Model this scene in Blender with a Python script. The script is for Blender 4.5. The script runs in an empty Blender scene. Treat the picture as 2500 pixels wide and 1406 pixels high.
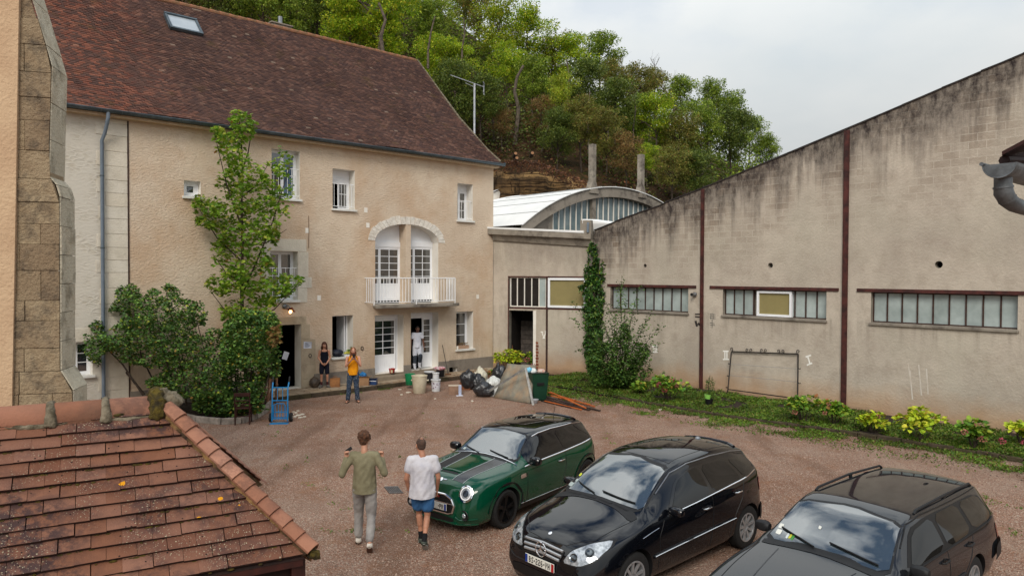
import bpy, bmesh, math, random
import numpy as np
from mathutils import Vector, Matrix, noise
from mathutils.bvhtree import BVHTree
random.seed(7); RNG = np.random.default_rng(7)
PI = math.pi
scn = bpy.context.scene
COL = scn.collection
FPX, CX, CY, EYE = 1758.0, 1250.0, 703.0, 4.2
_p, _r = math.atan(35.1/1758), .004
F_ = np.array([0, math.cos(_p), -math.sin(_p)]); _r0 = np.array([1., 0, 0]); _u0 = np.array([0, math.sin(_p), math.cos(_p)])
R_ = _r0*math.cos(_r)+_u0*math.sin(_r); U_ = -_r0*math.sin(_r)+_u0*math.cos(_r); C_ = np.array([0, 0, EYE])
camd = bpy.data.cameras.new('camera'); cam = bpy.data.objects.new('camera', camd); COL.objects.link(cam)
camd.sensor_width = 36; camd.lens = 36*FPX/2500; camd.clip_start = .1; camd.clip_end = 3000
cam.matrix_world = Matrix(((R_[0], U_[0], -F_[0], 0), (R_[1], U_[1], -F_[1], 0), (R_[2], U_[2], -F_[2], EYE), (0, 0, 0, 1)))
scn.camera = cam
SUN_TO = Vector((-.12, -.76, .64)).normalized()
sun_el = math.asin(SUN_TO.z); sun_az = math.atan2(SUN_TO.x, SUN_TO.y)
world = bpy.data.worlds.new('World'); scn.world = world; world.use_nodes = True
wn_ = world.node_tree; wn_.nodes.clear()
def wnode(t, **k):
 n = wn_.nodes.new(t)
 for a, b in k.items(): setattr(n, a, b)
 return n
wl = wn_.links.new
w_out = wnode('ShaderNodeOutputWorld'); w_bg = wnode('ShaderNodeBackground'); w_bg.inputs['Strength'].default_value = .1
w_sky = wnode('ShaderNodeTexSky'); w_sky.sky_type = 'NISHITA'; w_sky.sun_disc = False
w_sky.sun_elevation = sun_el; w_sky.sun_rotation = sun_az; w_sky.altitude = 200; w_sky.air_density = 1.2; w_sky.dust_density = 1.5
w_tc = wnode('ShaderNodeTexCoord')
w_sep = wnode('ShaderNodeSeparateXYZ'); wl(w_tc.outputs['Generated'], w_sep.inputs[0])
w_zc = wnode('ShaderNodeMath', operation='ADD'); wl(w_sep.outputs[2], w_zc.inputs[0]); w_zc.inputs[1].default_value = .28
w_zm = wnode('ShaderNodeMath', operation='MAXIMUM'); wl(w_zc.outputs[0], w_zm.inputs[0]); w_zm.inputs[1].default_value = .06
w_dx = wnode('ShaderNodeMath', operation='DIVIDE'); wl(w_sep.outputs[0], w_dx.inputs[0]); wl(w_zm.outputs[0], w_dx.inputs[1])
w_dy = wnode('ShaderNodeMath', operation='DIVIDE'); wl(w_sep.outputs[1], w_dy.inputs[0]); wl(w_zm.outputs[0], w_dy.inputs[1])
w_cb = wnode('ShaderNodeCombineXYZ'); wl(w_dx.outputs[0], w_cb.inputs[0]); wl(w_dy.outputs[0], w_cb.inputs[1])
def wnoise(scale, detail, off):
 m = wnode('ShaderNodeMapping'); m.inputs['Location'].default_value = off; wl(w_cb.outputs[0], m.inputs[0])
 n = wnode('ShaderNodeTexNoise'); n.inputs['Scale'].default_value = scale; n.inputs['Detail'].default_value = detail
 n.inputs['Roughness'].default_value = .55; wl(m.outputs[0], n.inputs[0]); return n
w_n1 = wnoise(1.1, 5, (3.1, 1.7, 0)); w_n2 = wnoise(2.0, 6, (7.3, 2.2, 0))
w_cr = wnode('ShaderNodeValToRGB'); wl(w_n1.outputs[0], w_cr.inputs[0])
SKYK = 1.0
e = w_cr.color_ramp.elements; e[0].position = .34; e[0].color = (.59, .635, .655, 1); e[1].position = .62; e[1].color = (.71, .725, .72, 1)
w_mr = wnode('ShaderNodeMapRange'); wl(w_n2.outputs[0], w_mr.inputs[0])
w_mr.inputs[1].default_value = .47; w_mr.inputs[2].default_value = .62; w_mr.inputs[3].default_value = 1; w_mr.inputs[4].default_value = 0
w_zg = wnode('ShaderNodeMapRange'); wl(w_sep.outputs[2], w_zg.inputs[0])
w_zg.inputs[1].default_value = .25; w_zg.inputs[2].default_value = .6; w_zg.inputs[3].default_value = 0; w_zg.inputs[4].default_value = 1
w_inv = wnode('ShaderNodeMath', operation='MULTIPLY'); w_one = wnode('ShaderNodeMath', operation='SUBTRACT'); w_one.inputs[0].default_value = 1
wl(w_mr.outputs[0], w_one.inputs[1]); wl(w_one.outputs[0], w_inv.inputs[0]); wl(w_zg.outputs[0], w_inv.inputs[1])
w_br = wnode('ShaderNodeMapRange'); wl(w_sep.outputs[2], w_br.inputs[0])
w_br.inputs[1].default_value = .1; w_br.inputs[2].default_value = 1; w_br.inputs[3].default_value = 6.2; w_br.inputs[4].default_value = 20
w_cm = wnode('ShaderNodeVectorMath', operation='SCALE'); wl(w_cr.outputs[0], w_cm.inputs[0]); wl(w_br.outputs[0], w_cm.inputs['Scale'])
w_mix = wnode('ShaderNodeMix', data_type='RGBA'); wl(w_inv.outputs[0], w_mix.inputs[0]); wl(w_cm.outputs[0], w_mix.inputs[6]); wl(w_sky.outputs[0], w_mix.inputs[7])
wl(w_mix.outputs[2], w_bg.inputs[0]); wl(w_bg.outputs[0], w_out.inputs[0])
sund = bpy.data.lights.new('sun', 'SUN'); sund.energy = 1.5; sund.angle = math.radians(26); sund.color = (1, .93, .82)
suno = bpy.data.objects.new('sun', sund); COL.objects.link(suno)
suno.rotation_euler = SUN_TO.to_track_quat('Z', 'Y').to_euler()
scn.view_settings.view_transform = 'Standard'; scn.view_settings.look = 'None'; scn.view_settings.gamma = 1
scn.view_settings.exposure = .42; scn.view_settings.use_curve_mapping = False
scn.render.engine = 'CYCLES'
def ray(x, y): return F_+R_*(x-CX)/FPX-U_*(y-CY)/FPX
def onz(x, y, z=0.):
 d = ray(x, y); t = (z-EYE)/d[2]; return C_+t*d
def ondepth(x, y, Y): d = ray(x, y); return C_+d*(Y/d[1])
class Frame:
 def __init__(s, P0, u):
  s.P0 = np.array([P0[0], P0[1], 0.]); s.u = np.array([u[0], u[1], 0.]); s.u /= np.linalg.norm(s.u)
  s.n = np.array([s.u[1], -s.u[0], 0.])
  s.ang = math.atan2(s.u[1], s.u[0])
 def at(s, x, y, off=0.):
  d = ray(x, y); P0 = s.P0+s.n*off; t = (P0-C_).dot(s.n)/d.dot(s.n); P = C_+t*d
  return float((P-s.P0).dot(s.u)), float(P[2])
 def rect(s, x0, y0, x1, y1, off=0.):
  a, zt = s.at(x0, y0, off); b, zb = s.at(x1, y1, off); return a, b, zb, zt
 def w(s, u, off, z): return s.P0+s.u*u+s.n*off+np.array([0, 0, z])
_v = ray(3223, 674); HF = Frame(onz(1203, 896, .15), _v)
_v = ray(-316, 664); WF = Frame(onz(2065, 1010, 0), -_v)
_b = onz(1450, 925, 0)
BF = Frame(HF.P0, (WF.w(WF.at(1450, 900)[0], 0, 0)-HF.P0))
def thing(name, label, cat, loc=(0, 0, 0), rz=0., group=None):
 o = bpy.data.objects.new(name, None); COL.objects.link(o); o.empty_display_size = .1
 o.location = loc; o.rotation_euler = (0, 0, rz); tag(o, label, cat, group); return o
def tag(o, label, cat, group=None):
 o['label'] = label; o['category'] = cat
 if group: o['group'] = group
 return o
def fthing(name, label, cat, fr, group=None): return thing(name, label, cat, tuple(fr.P0), fr.ang, group)
def link(name, me, parent=None, mat=None, smooth=False, loc=None, rot=None):
 o = bpy.data.objects.new(name, me); COL.objects.link(o)
 if parent: o.parent = parent
 if mat is not None and len(me.materials) == 0:
  for m in (mat if isinstance(mat, (list, tuple)) else [mat]): me.materials.append(m)
 if smooth: me.shade_smooth()
 if loc is not None: o.location = loc
 if rot is not None: o.rotation_euler = rot
 return o
def stuff(o): o['kind'] = 'stuff'; return o
def copy_tree(o, parent=None, link_=True):
 c = o.copy(); COL.objects.link(c); c.parent = parent
 for ch in list(o.children): copy_tree(ch, c)
 return c
class MB:
 def __init__(s): s.v = []; s.f = []; s.m = []
 def add(s, v, f, m=0):
  b = len(s.v); s.v += [tuple(map(float, p)) for p in v]; s.f += [tuple(b+i for i in q) for q in f]; s.m += [m]*len(f); return s
 def box(s, x0, x1, y0, y1, z0, z1, m=0):
  return s.add([(x0, y0, z0), (x1, y0, z0), (x1, y1, z0), (x0, y1, z0), (x0, y0, z1), (x1, y0, z1), (x1, y1, z1), (x0, y1, z1)],
                     [(0, 3, 2, 1), (4, 5, 6, 7), (0, 1, 5, 4), (1, 2, 6, 5), (2, 3, 7, 6), (3, 0, 4, 7)], m)
 def obox(s, c, ex, ey, ez, m=0):
  c = Vector(c); ex, ey, ez = Vector(ex), Vector(ey), Vector(ez)
  v = [c+ex*a+ey*b+ez*d for d in (-1, 1) for (a, b) in ((-1, -1), (1, -1), (1, 1), (-1, 1))]
  return s.add(v, [(0, 3, 2, 1), (4, 5, 6, 7), (0, 1, 5, 4), (1, 2, 6, 5), (2, 3, 7, 6), (3, 0, 4, 7)], m)
 def tube(s, path, r, n=8, m=0, cap=True, flat=1.):
  P = [Vector(p) for p in path]; R = r if isinstance(r, (list, tuple)) else [r]*len(P); rings = []
  t0 = (P[1]-P[0]).normalized(); a = Vector((0, 0, 1)) if abs(t0.z) < .9 else Vector((1, 0, 0))
  nx = (a-t0*a.dot(t0)).normalized()
  for i, p in enumerate(P):
   t = (P[min(i+1, len(P)-1)]-P[max(i-1, 0)]).normalized()
   nx = (nx-t*nx.dot(t)).normalized(); ny = t.cross(nx)
   rings.append([p+(nx*math.cos(2*PI*k/n)+ny*math.sin(2*PI*k/n)*flat)*R[i] for k in range(n)])
  b = len(s.v); v = [q for g in rings for q in g]; f = []
  for i in range(len(P)-1):
   for k in range(n): f.append((i*n+k, i*n+(k+1) % n, (i+1)*n+(k+1) % n, (i+1)*n+k))
  if cap: f.append(tuple(range(n-1, -1, -1))); f.append(tuple((len(P)-1)*n+k for k in range(n)))
  return s.add(v, f, m)
 def lathe(s, prof, n=16, M=None, m=0, cap=True):
  M = M or Matrix(); v = []; f = []
  for (r, z) in prof:
   for k in range(n): v.append(M @ Vector((r*math.cos(2*PI*k/n), r*math.sin(2*PI*k/n), z)))
  for i in range(len(prof)-1):
   for k in range(n): f.append((i*n+k, i*n+(k+1) % n, (i+1)*n+(k+1) % n, (i+1)*n+k))
  if cap: f.append(tuple(range(n-1, -1, -1))); f.append(tuple((len(prof)-1)*n+k for k in range(n)))
  return s.add(v, f, m)
 def prism(s, poly, y0, y1, m=0):
  n = len(poly); v = [(x, y0, z) for x, z in poly]+[(x, y1, z) for x, z in poly]
  f = [tuple(range(n)), tuple(range(2*n-1, n-1, -1))]+[(i, i+n, (i+1) % n+n, (i+1) % n) for i in range(n)]
  return s.add(v, f, m)
 def prism_z(s, poly, z0, z1, m=0):
  n = len(poly); v = [(x, y, z0) for x, y in poly]+[(x, y, z1) for x, y in poly]
  f = [tuple(range(n-1, -1, -1)), tuple(range(n, 2*n))]+[(i, (i+1) % n, (i+1) % n+n, i+n) for i in range(n)]
  return s.add(v, f, m)
 def quad(s, a, b, c, d, m=0): return s.add([a, b, c, d], [(0, 1, 2, 3)], m)
 def mesh(s, name, mats=None, bevel=0.):
  me = bpy.data.meshes.new(name); me.from_pydata(s.v, [], s.f)
  if mats is not None:
   for m in (mats if isinstance(mats, (list, tuple)) else [mats]): me.materials.append(m)
  if any(s.m): me.polygons.foreach_set('material_index', s.m)
  if bevel > 0:
   bm = bmesh.new(); bm.from_mesh(me); bmesh.ops.remove_doubles(bm, verts=bm.verts, dist=1e-5)
   es = [e_ for e_ in bm.edges if len(e_.link_faces) == 2 and e_.calc_face_angle(0) > .6]
   bmesh.ops.bevel(bm, geom=es, offset=bevel, segments=2, affect='EDGES', profile=.6); bm.to_mesh(me); bm.free()
  me.update(); return me
 def make(s, name, mat, parent=None, smooth=False, bevel=0., loc=None, rot=None, jit=0.):
  if jit:
   s.v = [tuple(np.array(p)+jit*np.array(noise.noise_vector(Vector(p)*9.1))) for p in s.v]
  me = s.mesh(name, mat, bevel)
  o = link(name, me, parent, None, False, loc, rot)
  if smooth:
   me.shade_smooth()
   try: me.set_sharp_from_angle(angle=.7)
   except Exception: pass
  return o
def rock(mb, x0, x1, y0, y1, z0, z1, amp=.01, m=0, sub=1):
 b = len(mb.v); mb.box(x0, x1, y0, y1, z0, z1, m)
 for i in range(b, b+8):
  p = np.array(mb.v[i]); mb.v[i] = tuple(p+amp*RNG.uniform(-1, 1, 3))
 return mb
def np_mesh(name, V, Fq, mat, k=4):
 me = bpy.data.meshes.new(name); V = np.asarray(V, np.float32); Fq = np.asarray(Fq, np.int32); n = len(Fq)
 me.vertices.add(len(V)); me.vertices.foreach_set('co', V.ravel())
 me.loops.add(n*k); me.loops.foreach_set('vertex_index', Fq.ravel())
 me.polygons.add(n); me.polygons.foreach_set('loop_start', np.arange(0, n*k, k, dtype=np.int32)); me.polygons.foreach_set('loop_total', np.full(n, k, np.int32))
 me.materials.append(mat); me.update(calc_edges=True); return me
LEAFQ = (np.array([(0, 0, 0), (.30, .45, .06), (0, 1, -.04), (-.30, .45, .06)]), [(0, 1, 2, 3)], 4)
LEAF6 = (np.array([(0, 0, 0), (.36, .22, .05), (.30, .68, .04), (0, 1, -.06), (-.30, .68, .04), (-.36, .22, .05)]), [(0, 1, 2, 3), (0, 3, 4, 5)], 4)
_mp = [(0, 0, 0), (.42, .12, .03), (.28, .38, .02), (.55, .62, .0), (.2, .66, .03), (0, 1.05, -.05), (-.2, .66, .03), (-.55, .62, 0), (-.28, .38, .02), (-.42, .12, .03)]
MAPLE = (np.array(_mp), [(0, 1, 2), (0, 2, 8), (0, 8, 9), (2, 3, 4), (2, 4, 6), (2, 6, 8), (8, 6, 7), (4, 5, 6)], 3)
def leaf_mesh(name, pts, size, mat, tmpl=LEAFQ, up=.5, droop=.3, rng=RNG, axis_out=None):
 T, Fc, k = tmpl; n = len(pts); pts = np.asarray(pts)
 nrm = rng.normal(size=(n, 3)); nrm /= np.linalg.norm(nrm, axis=1)[:, None]; nrm[:, 2] = np.abs(nrm[:, 2])*(1-up)+up*1.6; nrm /= np.linalg.norm(nrm, axis=1)[:, None]
 d = rng.normal(size=(n, 3))
 if axis_out is not None: d = d*.6+axis_out*1.2
 d[:, 2] -= droop
 d -= nrm*np.sum(d*nrm, 1)[:, None]; d /= np.linalg.norm(d, axis=1)[:, None]+1e-9
 s = np.cross(d, nrm); sz = size*rng.uniform(.65, 1.25, n)
 V = pts[:, None, :]+sz[:, None, None]*(T[None, :, 0:1]*s[:, None, :]+T[None, :, 1:2]*d[:, None, :]+T[None, :, 2:3]*nrm[:, None, :])
 nv = len(T); Fa = np.concatenate([np.array(Fc)[None]+nv*np.arange(n)[:, None, None]], 1).reshape(-1, k)
 return np_mesh(name, V.reshape(-1, 3), Fa, mat, k)
def lin(c):
 if isinstance(c, str): c = tuple(int(c[i:i+2], 16)/255 for i in (0, 2, 4))
 elif max(c) > 1.01: c = tuple(x/255 for x in c)
 return tuple((x/12.92 if x <= .04045 else ((x+.055)/1.055)**2.4) for x in c)+(1,)
class NT:
 def __init__(s, name):
  s.m = bpy.data.materials.new(name); s.m.use_nodes = True; s.t = s.m.node_tree; s.t.nodes.clear()
  s.out = s.n('ShaderNodeOutputMaterial'); s.b = s.n('ShaderNodeBsdfPrincipled'); s.l(s.b.outputs[0], s.out.inputs[0])
  s.tc = s.n('ShaderNodeTexCoord')
 def n(s, t, **k):
  x = s.t.nodes.new(t)
  for a, b in k.items(): setattr(x, a, b)
  return x
 def l(s, a, b): s.t.links.new(a, b)
 def co(s, which='Object', scale=(1, 1, 1), loc=(0, 0, 0), rot=(0, 0, 0)):
  if which == 'World': g = s.n('ShaderNodeNewGeometry').outputs['Position']
  else: g = s.tc.outputs[which]
  m = s.n('ShaderNodeMapping'); m.inputs['Scale'].default_value = scale; m.inputs['Location'].default_value = loc; m.inputs['Rotation'].default_value = rot
  s.l(g, m.inputs[0]); return m.outputs[0]
 def noise(s, v, scale, detail=4, rough=.6, dist=0):
  x = s.n('ShaderNodeTexNoise'); x.inputs['Scale'].default_value = scale; x.inputs['Detail'].default_value = detail
  x.inputs['Roughness'].default_value = rough; x.inputs['Distortion'].default_value = dist; s.l(v, x.inputs[0]); return x.outputs[0]
 def vor(s, v, scale, feature='F1', out='Distance', rand=1):
  x = s.n('ShaderNodeTexVoronoi'); x.feature = feature; x.inputs['Scale'].default_value = scale; x.inputs['Randomness'].default_value = rand; s.l(v, x.inputs[0]); return x.outputs[out]
 def rng(s, v, a, b, c=0., d=1., smooth=False):
  x = s.n('ShaderNodeMapRange')
  if smooth: x.interpolation_type = 'SMOOTHSTEP'
  s.l(v, x.inputs[0])
  for i, q in enumerate((a, b, c, d)): x.inputs[i+1].default_value = q
  return x.outputs[0]
 def math(s, op, a, b=None):
  x = s.n('ShaderNodeMath', operation=op)
  for i, q in enumerate((a, b)):
   if q is None: continue
   if hasattr(q, 'type'): s.l(q, x.inputs[i])
   else: x.inputs[i].default_value = q
  return x.outputs[0]
 def mix(s, f, a, b, blend='MIX'):
  x = s.n('ShaderNodeMix', data_type='RGBA'); x.blend_type = blend
  for i, q in ((0, f), (6, a), (7, b)):
   if hasattr(q, 'type'): s.l(q, x.inputs[i])
   else: x.inputs[i].default_value = q
  return x.outputs[2]
 def island(s): return s.n('ShaderNodeNewGeometry').outputs['Random Per Island']
 def objrand(s): return s.n('ShaderNodeObjectInfo').outputs['Random']
 def hsv(s, col, h=.5, sat=1., v=1.):
  x = s.n('ShaderNodeHueSaturation')
  for i, q in ((0, h), (1, sat), (2, v), (4, col)):
   if hasattr(q, 'type'): s.l(q, x.inputs[i])
   else: x.inputs[i].default_value = q
  return x.outputs[0]
 def bump(s, h, dist=.01, strength=1.):
  x = s.n('ShaderNodeBump'); x.inputs['Distance'].default_value = dist; x.inputs['Strength'].default_value = strength; s.l(h, x.inputs['Height']); s.l(x.outputs[0], s.b.inputs['Normal']); return x
 def fin(s, col, rough=.8, metal=0., spec=.5, **k):
  for nm, q in (('Base Color', col), ('Roughness', rough), ('Metallic', metal), ('Specular IOR Level', spec)):
   if hasattr(q, 'type'): s.l(q, s.b.inputs[nm])
   else: s.b.inputs[nm].default_value = q
  for a, b in k.items(): s.b.inputs[a.replace('_', ' ')].default_value = b
  return s.m
def simple(name, c, rough=.6, c2=None, ns=8, bump=0., bs=40, metal=0., spec=.4, orand=0., irand=0., which='Object', **k):
 t = NT(name); c = lin(c); v = t.co(which)
 col = t.mix(t.rng(t.noise(v, ns), .35, .65), c, lin(c2) if c2 else tuple(x*.78 for x in c[:3])+(1,))
 if orand: col = t.hsv(col, v=t.rng(t.objrand(), 0, 1, 1-orand, 1+orand))
 if irand: col = t.hsv(col, v=t.rng(t.island(), 0, 1, 1-irand, 1+irand))
 if bump: t.bump(t.noise(v, bs), bump)
 return t.fin(col, rough, metal, spec, **k)
def leafmat(name, cols, rough=.55, trans=.38, var=.35, patch=1.2):
 t = NT(name); isl = t.island(); cr = t.n('ShaderNodeValToRGB'); t.l(isl, cr.inputs[0]); cr.color_ramp.interpolation = 'LINEAR'
 el = cr.color_ramp.elements
 while len(el) < len(cols): el.new(.5)
 for i, (p, c) in enumerate(cols): el[i].position = p; el[i].color = lin(c)
 n = t.rng(t.noise(t.co('World'), patch, 3), .35, .65, 1-var, 1+var)
 col = t.hsv(cr.outputs[0], v=n)
 t.fin(col, rough, 0, .35)
 tr = t.n('ShaderNodeBsdfTranslucent'); t.l(col, tr.inputs[0]); ms = t.n('ShaderNodeMixShader'); ms.inputs[0].default_value = trans
 t.l(t.b.outputs[0], ms.inputs[1]); t.l(tr.outputs[0], ms.inputs[2]); t.l(ms.outputs[0], t.out.inputs[0]); return t.m
M = {}
M['white'] = simple('white_paint', (238, 239, 240), .45, (228, 229, 231), 3, spec=.4)
M['pvc'] = simple('white_plastic_frame', (238, 240, 243), .3, (230, 232, 236), 2)
M['offwhite'] = simple('painted_plaster', (232, 228, 220), .8, (222, 216, 206), 2, .002, 60)
M['sill'] = simple('sill_paint', (222, 222, 218), .6, (204, 202, 194), 4, .002, 30)
M['zinc'] = simple('zinc', (96, 108, 116), .45, (72, 82, 88), 3, .002, 9, metal=.6)
M['pipe'] = simple('grey_pipe_paint', (112, 124, 138), .4, (98, 110, 122), 2)
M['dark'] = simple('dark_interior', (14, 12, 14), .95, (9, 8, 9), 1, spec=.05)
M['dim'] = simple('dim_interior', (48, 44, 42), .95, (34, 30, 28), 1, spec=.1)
M['black'] = simple('black_plastic', (16, 16, 18), .5, (10, 10, 11), 6)
M['blackiron'] = simple('black_iron', (24, 24, 26), .5, (44, 34, 28), 10, .001, 60)
M['rust'] = simple('rusted_steel', (84, 40, 34), .75, (46, 22, 20), 5, .003, 30)
M['rustbar'] = simple('rusted_bar', (70, 48, 38), .75, (48, 30, 26), 9)
M['chrome'] = simple('chrome', (205, 208, 212), .12, (190, 192, 196), 4, metal=1.)
M['alu'] = simple('aluminium', (150, 152, 155), .3, (128, 130, 134), 9, metal=.8)
M['rubber'] = simple('tyre_rubber', (20, 20, 21), .85, (28, 27, 26), 20, .002, 90)
M['wood'] = simple('brown_wood', (120, 78, 48), .65, (84, 52, 32), 6, .002, 30)
M['darkwood'] = simple('dark_stained_wood', (62, 26, 20), .5, (40, 16, 13), 8)
M['bark'] = simple('bark', (72, 60, 50), .9, (42, 34, 28), 5, .02, 14)
M['palebark'] = simple('pale_bark', (104, 92, 80), .9, (62, 54, 46), 4, .02, 8)
def glassmat(name, c, rough=.04, spec=.9, wav=0., ior=1.9):
 t = NT(name); col = t.mix(t.rng(t.noise(t.co(), .8), .4, .6), lin(c), tuple(x*.6 for x in lin(c)[:3])+(1,))
 if wav: t.bump(t.noise(t.co(), 1.2, 2), wav)
 m = t.fin(col, rough, 0, spec); t.b.inputs['IOR'].default_value = ior; return m
M['pane'] = glassmat('dark_window_glass', (34, 38, 44), wav=.006)
M['pane_skyrefl'] = glassmat('sky_reflection_glass', (52, 92, 128), wav=.006)  # blue base colour paints a sky reflection into the glass
M['frost'] = simple('wired_frosted_glass', (170, 182, 180), .35, (138, 150, 148), 1.6, spec=.6)
t = NT('wired_glass'); v = t.co('Object', (1, 1, 1))
sp = t.n('ShaderNodeSeparateXYZ'); t.l(v, sp.inputs[0])
gx = t.math('PINGPONG', sp.outputs[0], .0125); gz = t.math('PINGPONG', sp.outputs[2], .0125)
g = t.math('MINIMUM', t.rng(gx, 0, .004, .8, 1), t.rng(gz, 0, .004, .8, 1))
col = t.mix(t.rng(t.noise(v, 1.7, 3), .3, .7), lin((178, 190, 188)), lin((140, 152, 150)))
col = t.hsv(col, v=g); M['wired'] = t.fin(col, .3, 0, .6)
M['blind'] = simple('olive_roller_blind', (142, 130, 84), .7, (128, 118, 76), 1, spec=.5)
t = NT('house_render'); v = t.co()
col = t.mix(t.rng(t.noise(v, .35, 4), .35, .65), lin((213, 196, 175)), lin((200, 181, 160)))
col = t.mix(t.rng(t.noise(v, 2.2, 5), .45, .8, 0, .5), col, lin((182, 160, 136)))
col = t.mix(t.rng(t.noise(t.co('Object', (1, 1, .8), loc=(5, 2, 3)), .55, 5, .6), .46, .66, 0, .55), col, lin((186, 152, 120)))
sp = t.n('ShaderNodeSeparateXYZ'); t.l(v, sp.inputs[0])
st = t.noise(t.co('Object', (1.4, 1.4, .22)), 1.6, 4)
col = t.mix(t.math('MULTIPLY', t.rng(sp.outputs[2], 7.2, 9, 0, .5), t.rng(st, .4, .7)), col, lin((214, 196, 168)))
col = t.mix(t.math('MULTIPLY', t.rng(sp.outputs[2], 2.2, .3, 0, .6), t.rng(st, .35, .65)), col, lin((140, 118, 94)))
vs = t.co('Object', (1, 1, 1.7), rot=(0, .3, 0)); h = t.math('ADD', t.noise(vs, 11, 3, .55, .6), t.math('MULTIPLY', t.noise(v, 45, 2), .25))
t.bump(h, .036, .9); M['render'] = t.fin(col, .9, 0, .2)
t = NT('lime_pointed_rubble'); v = t.co('Object', (1, 1, 2.3)); vd = t.vor(v, 3.6, 'DISTANCE_TO_EDGE'); cc = t.vor(v, 3.6, 'F1', 'Color')
wob = t.noise(t.co(), 5, 5)
edge = t.math('MULTIPLY', t.rng(t.math('ADD', vd, t.math('MULTIPLY', wob, .2)), .12, .26), t.rng(t.noise(t.co(), 1.7, 4), .42, .6))
stn = t.mix(t.rng(t.noise(t.co(), 3, 4), .4, .62), lin((196, 190, 178)), lin((178, 168, 148)))
stn = t.mix(t.rng(t.noise(t.co(loc=(5, 3, 1)), 2.4, 3), .66, .74, 0, .6), stn, lin((170, 136, 88)))
col = t.mix(t.math('MULTIPLY', edge, .6), lin((202, 196, 184)), stn)
t.bump(t.math('ADD', t.math('MULTIPLY', edge, -.35), t.math('MULTIPLY', t.noise(t.co('Object', (1, 1, 1.8)), 9, 5), .6)), .018); M['rubble'] = t.fin(col, .9, 0, .2)
def stonemat(name, a, b, c, dark=None, dirt=.5, ns=3., bump=.012):
 t = NT(name); v = t.co(); r = t.objrand()
 col = t.mix(t.rng(t.noise(v, ns, 5), .35, .65), lin(a), lin(b)); col = t.mix(t.rng(r, 0, 1, 0, .75), col, lin(c))
 if dark: col = t.mix(t.rng(t.noise(v, ns*.6, 6, .7), .5, .66, 0, dirt), col, lin(dark))
 t.bump(t.noise(v, 22, 5, .65), bump); return t.fin(col, .92, 0, .2)
M['ashlar'] = stonemat('pale_ashlar', (216, 210, 198), (202, 196, 182), (208, 198, 180), (170, 160, 144), .4)
M['archstone'] = stonemat('white_arch_stone', (232, 228, 220), (212, 206, 196), (224, 216, 204), (164, 154, 140), .45, 7, .03)
M['doorstone'] = stonemat('door_stone', (186, 170, 146), (170, 154, 130), (166, 152, 132), (120, 108, 94), .5)
M['buttress'] = stonemat('weathered_sandstone', (172, 154, 126), (148, 128, 102), (132, 112, 90), (70, 64, 58), .85, 3.6, .045)
M['butlit'] = stonemat('lit_weathered_stone', (200, 192, 172), (178, 166, 144), (186, 178, 158), (96, 90, 74), .6, 4, .03)  # side face of the buttress, stone coloured paler so it looks lit
M['plinth'] = stonemat('cement_plinth', (140, 132, 122), (120, 112, 104), (128, 120, 110), (84, 78, 72), .6, 2)
M['concrete'] = stonemat('weathered_concrete', (150, 142, 130), (122, 114, 104), (136, 128, 118), (66, 60, 56), .8, 1.8)
M['paving'] = stonemat('paving_stone', (156, 136, 112), (130, 106, 80), (176, 162, 142), (84, 62, 46), .6, 2.5)
M['steps'] = stonemat('step_cement', (146, 134, 118), (124, 112, 98), (136, 122, 104), (92, 80, 68), .5, 2.5)
M['kerbstone'] = stonemat('mossy_kerb', (84, 72, 60), (60, 52, 42), (72, 66, 44), (40, 36, 28), .7, 6)
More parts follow.
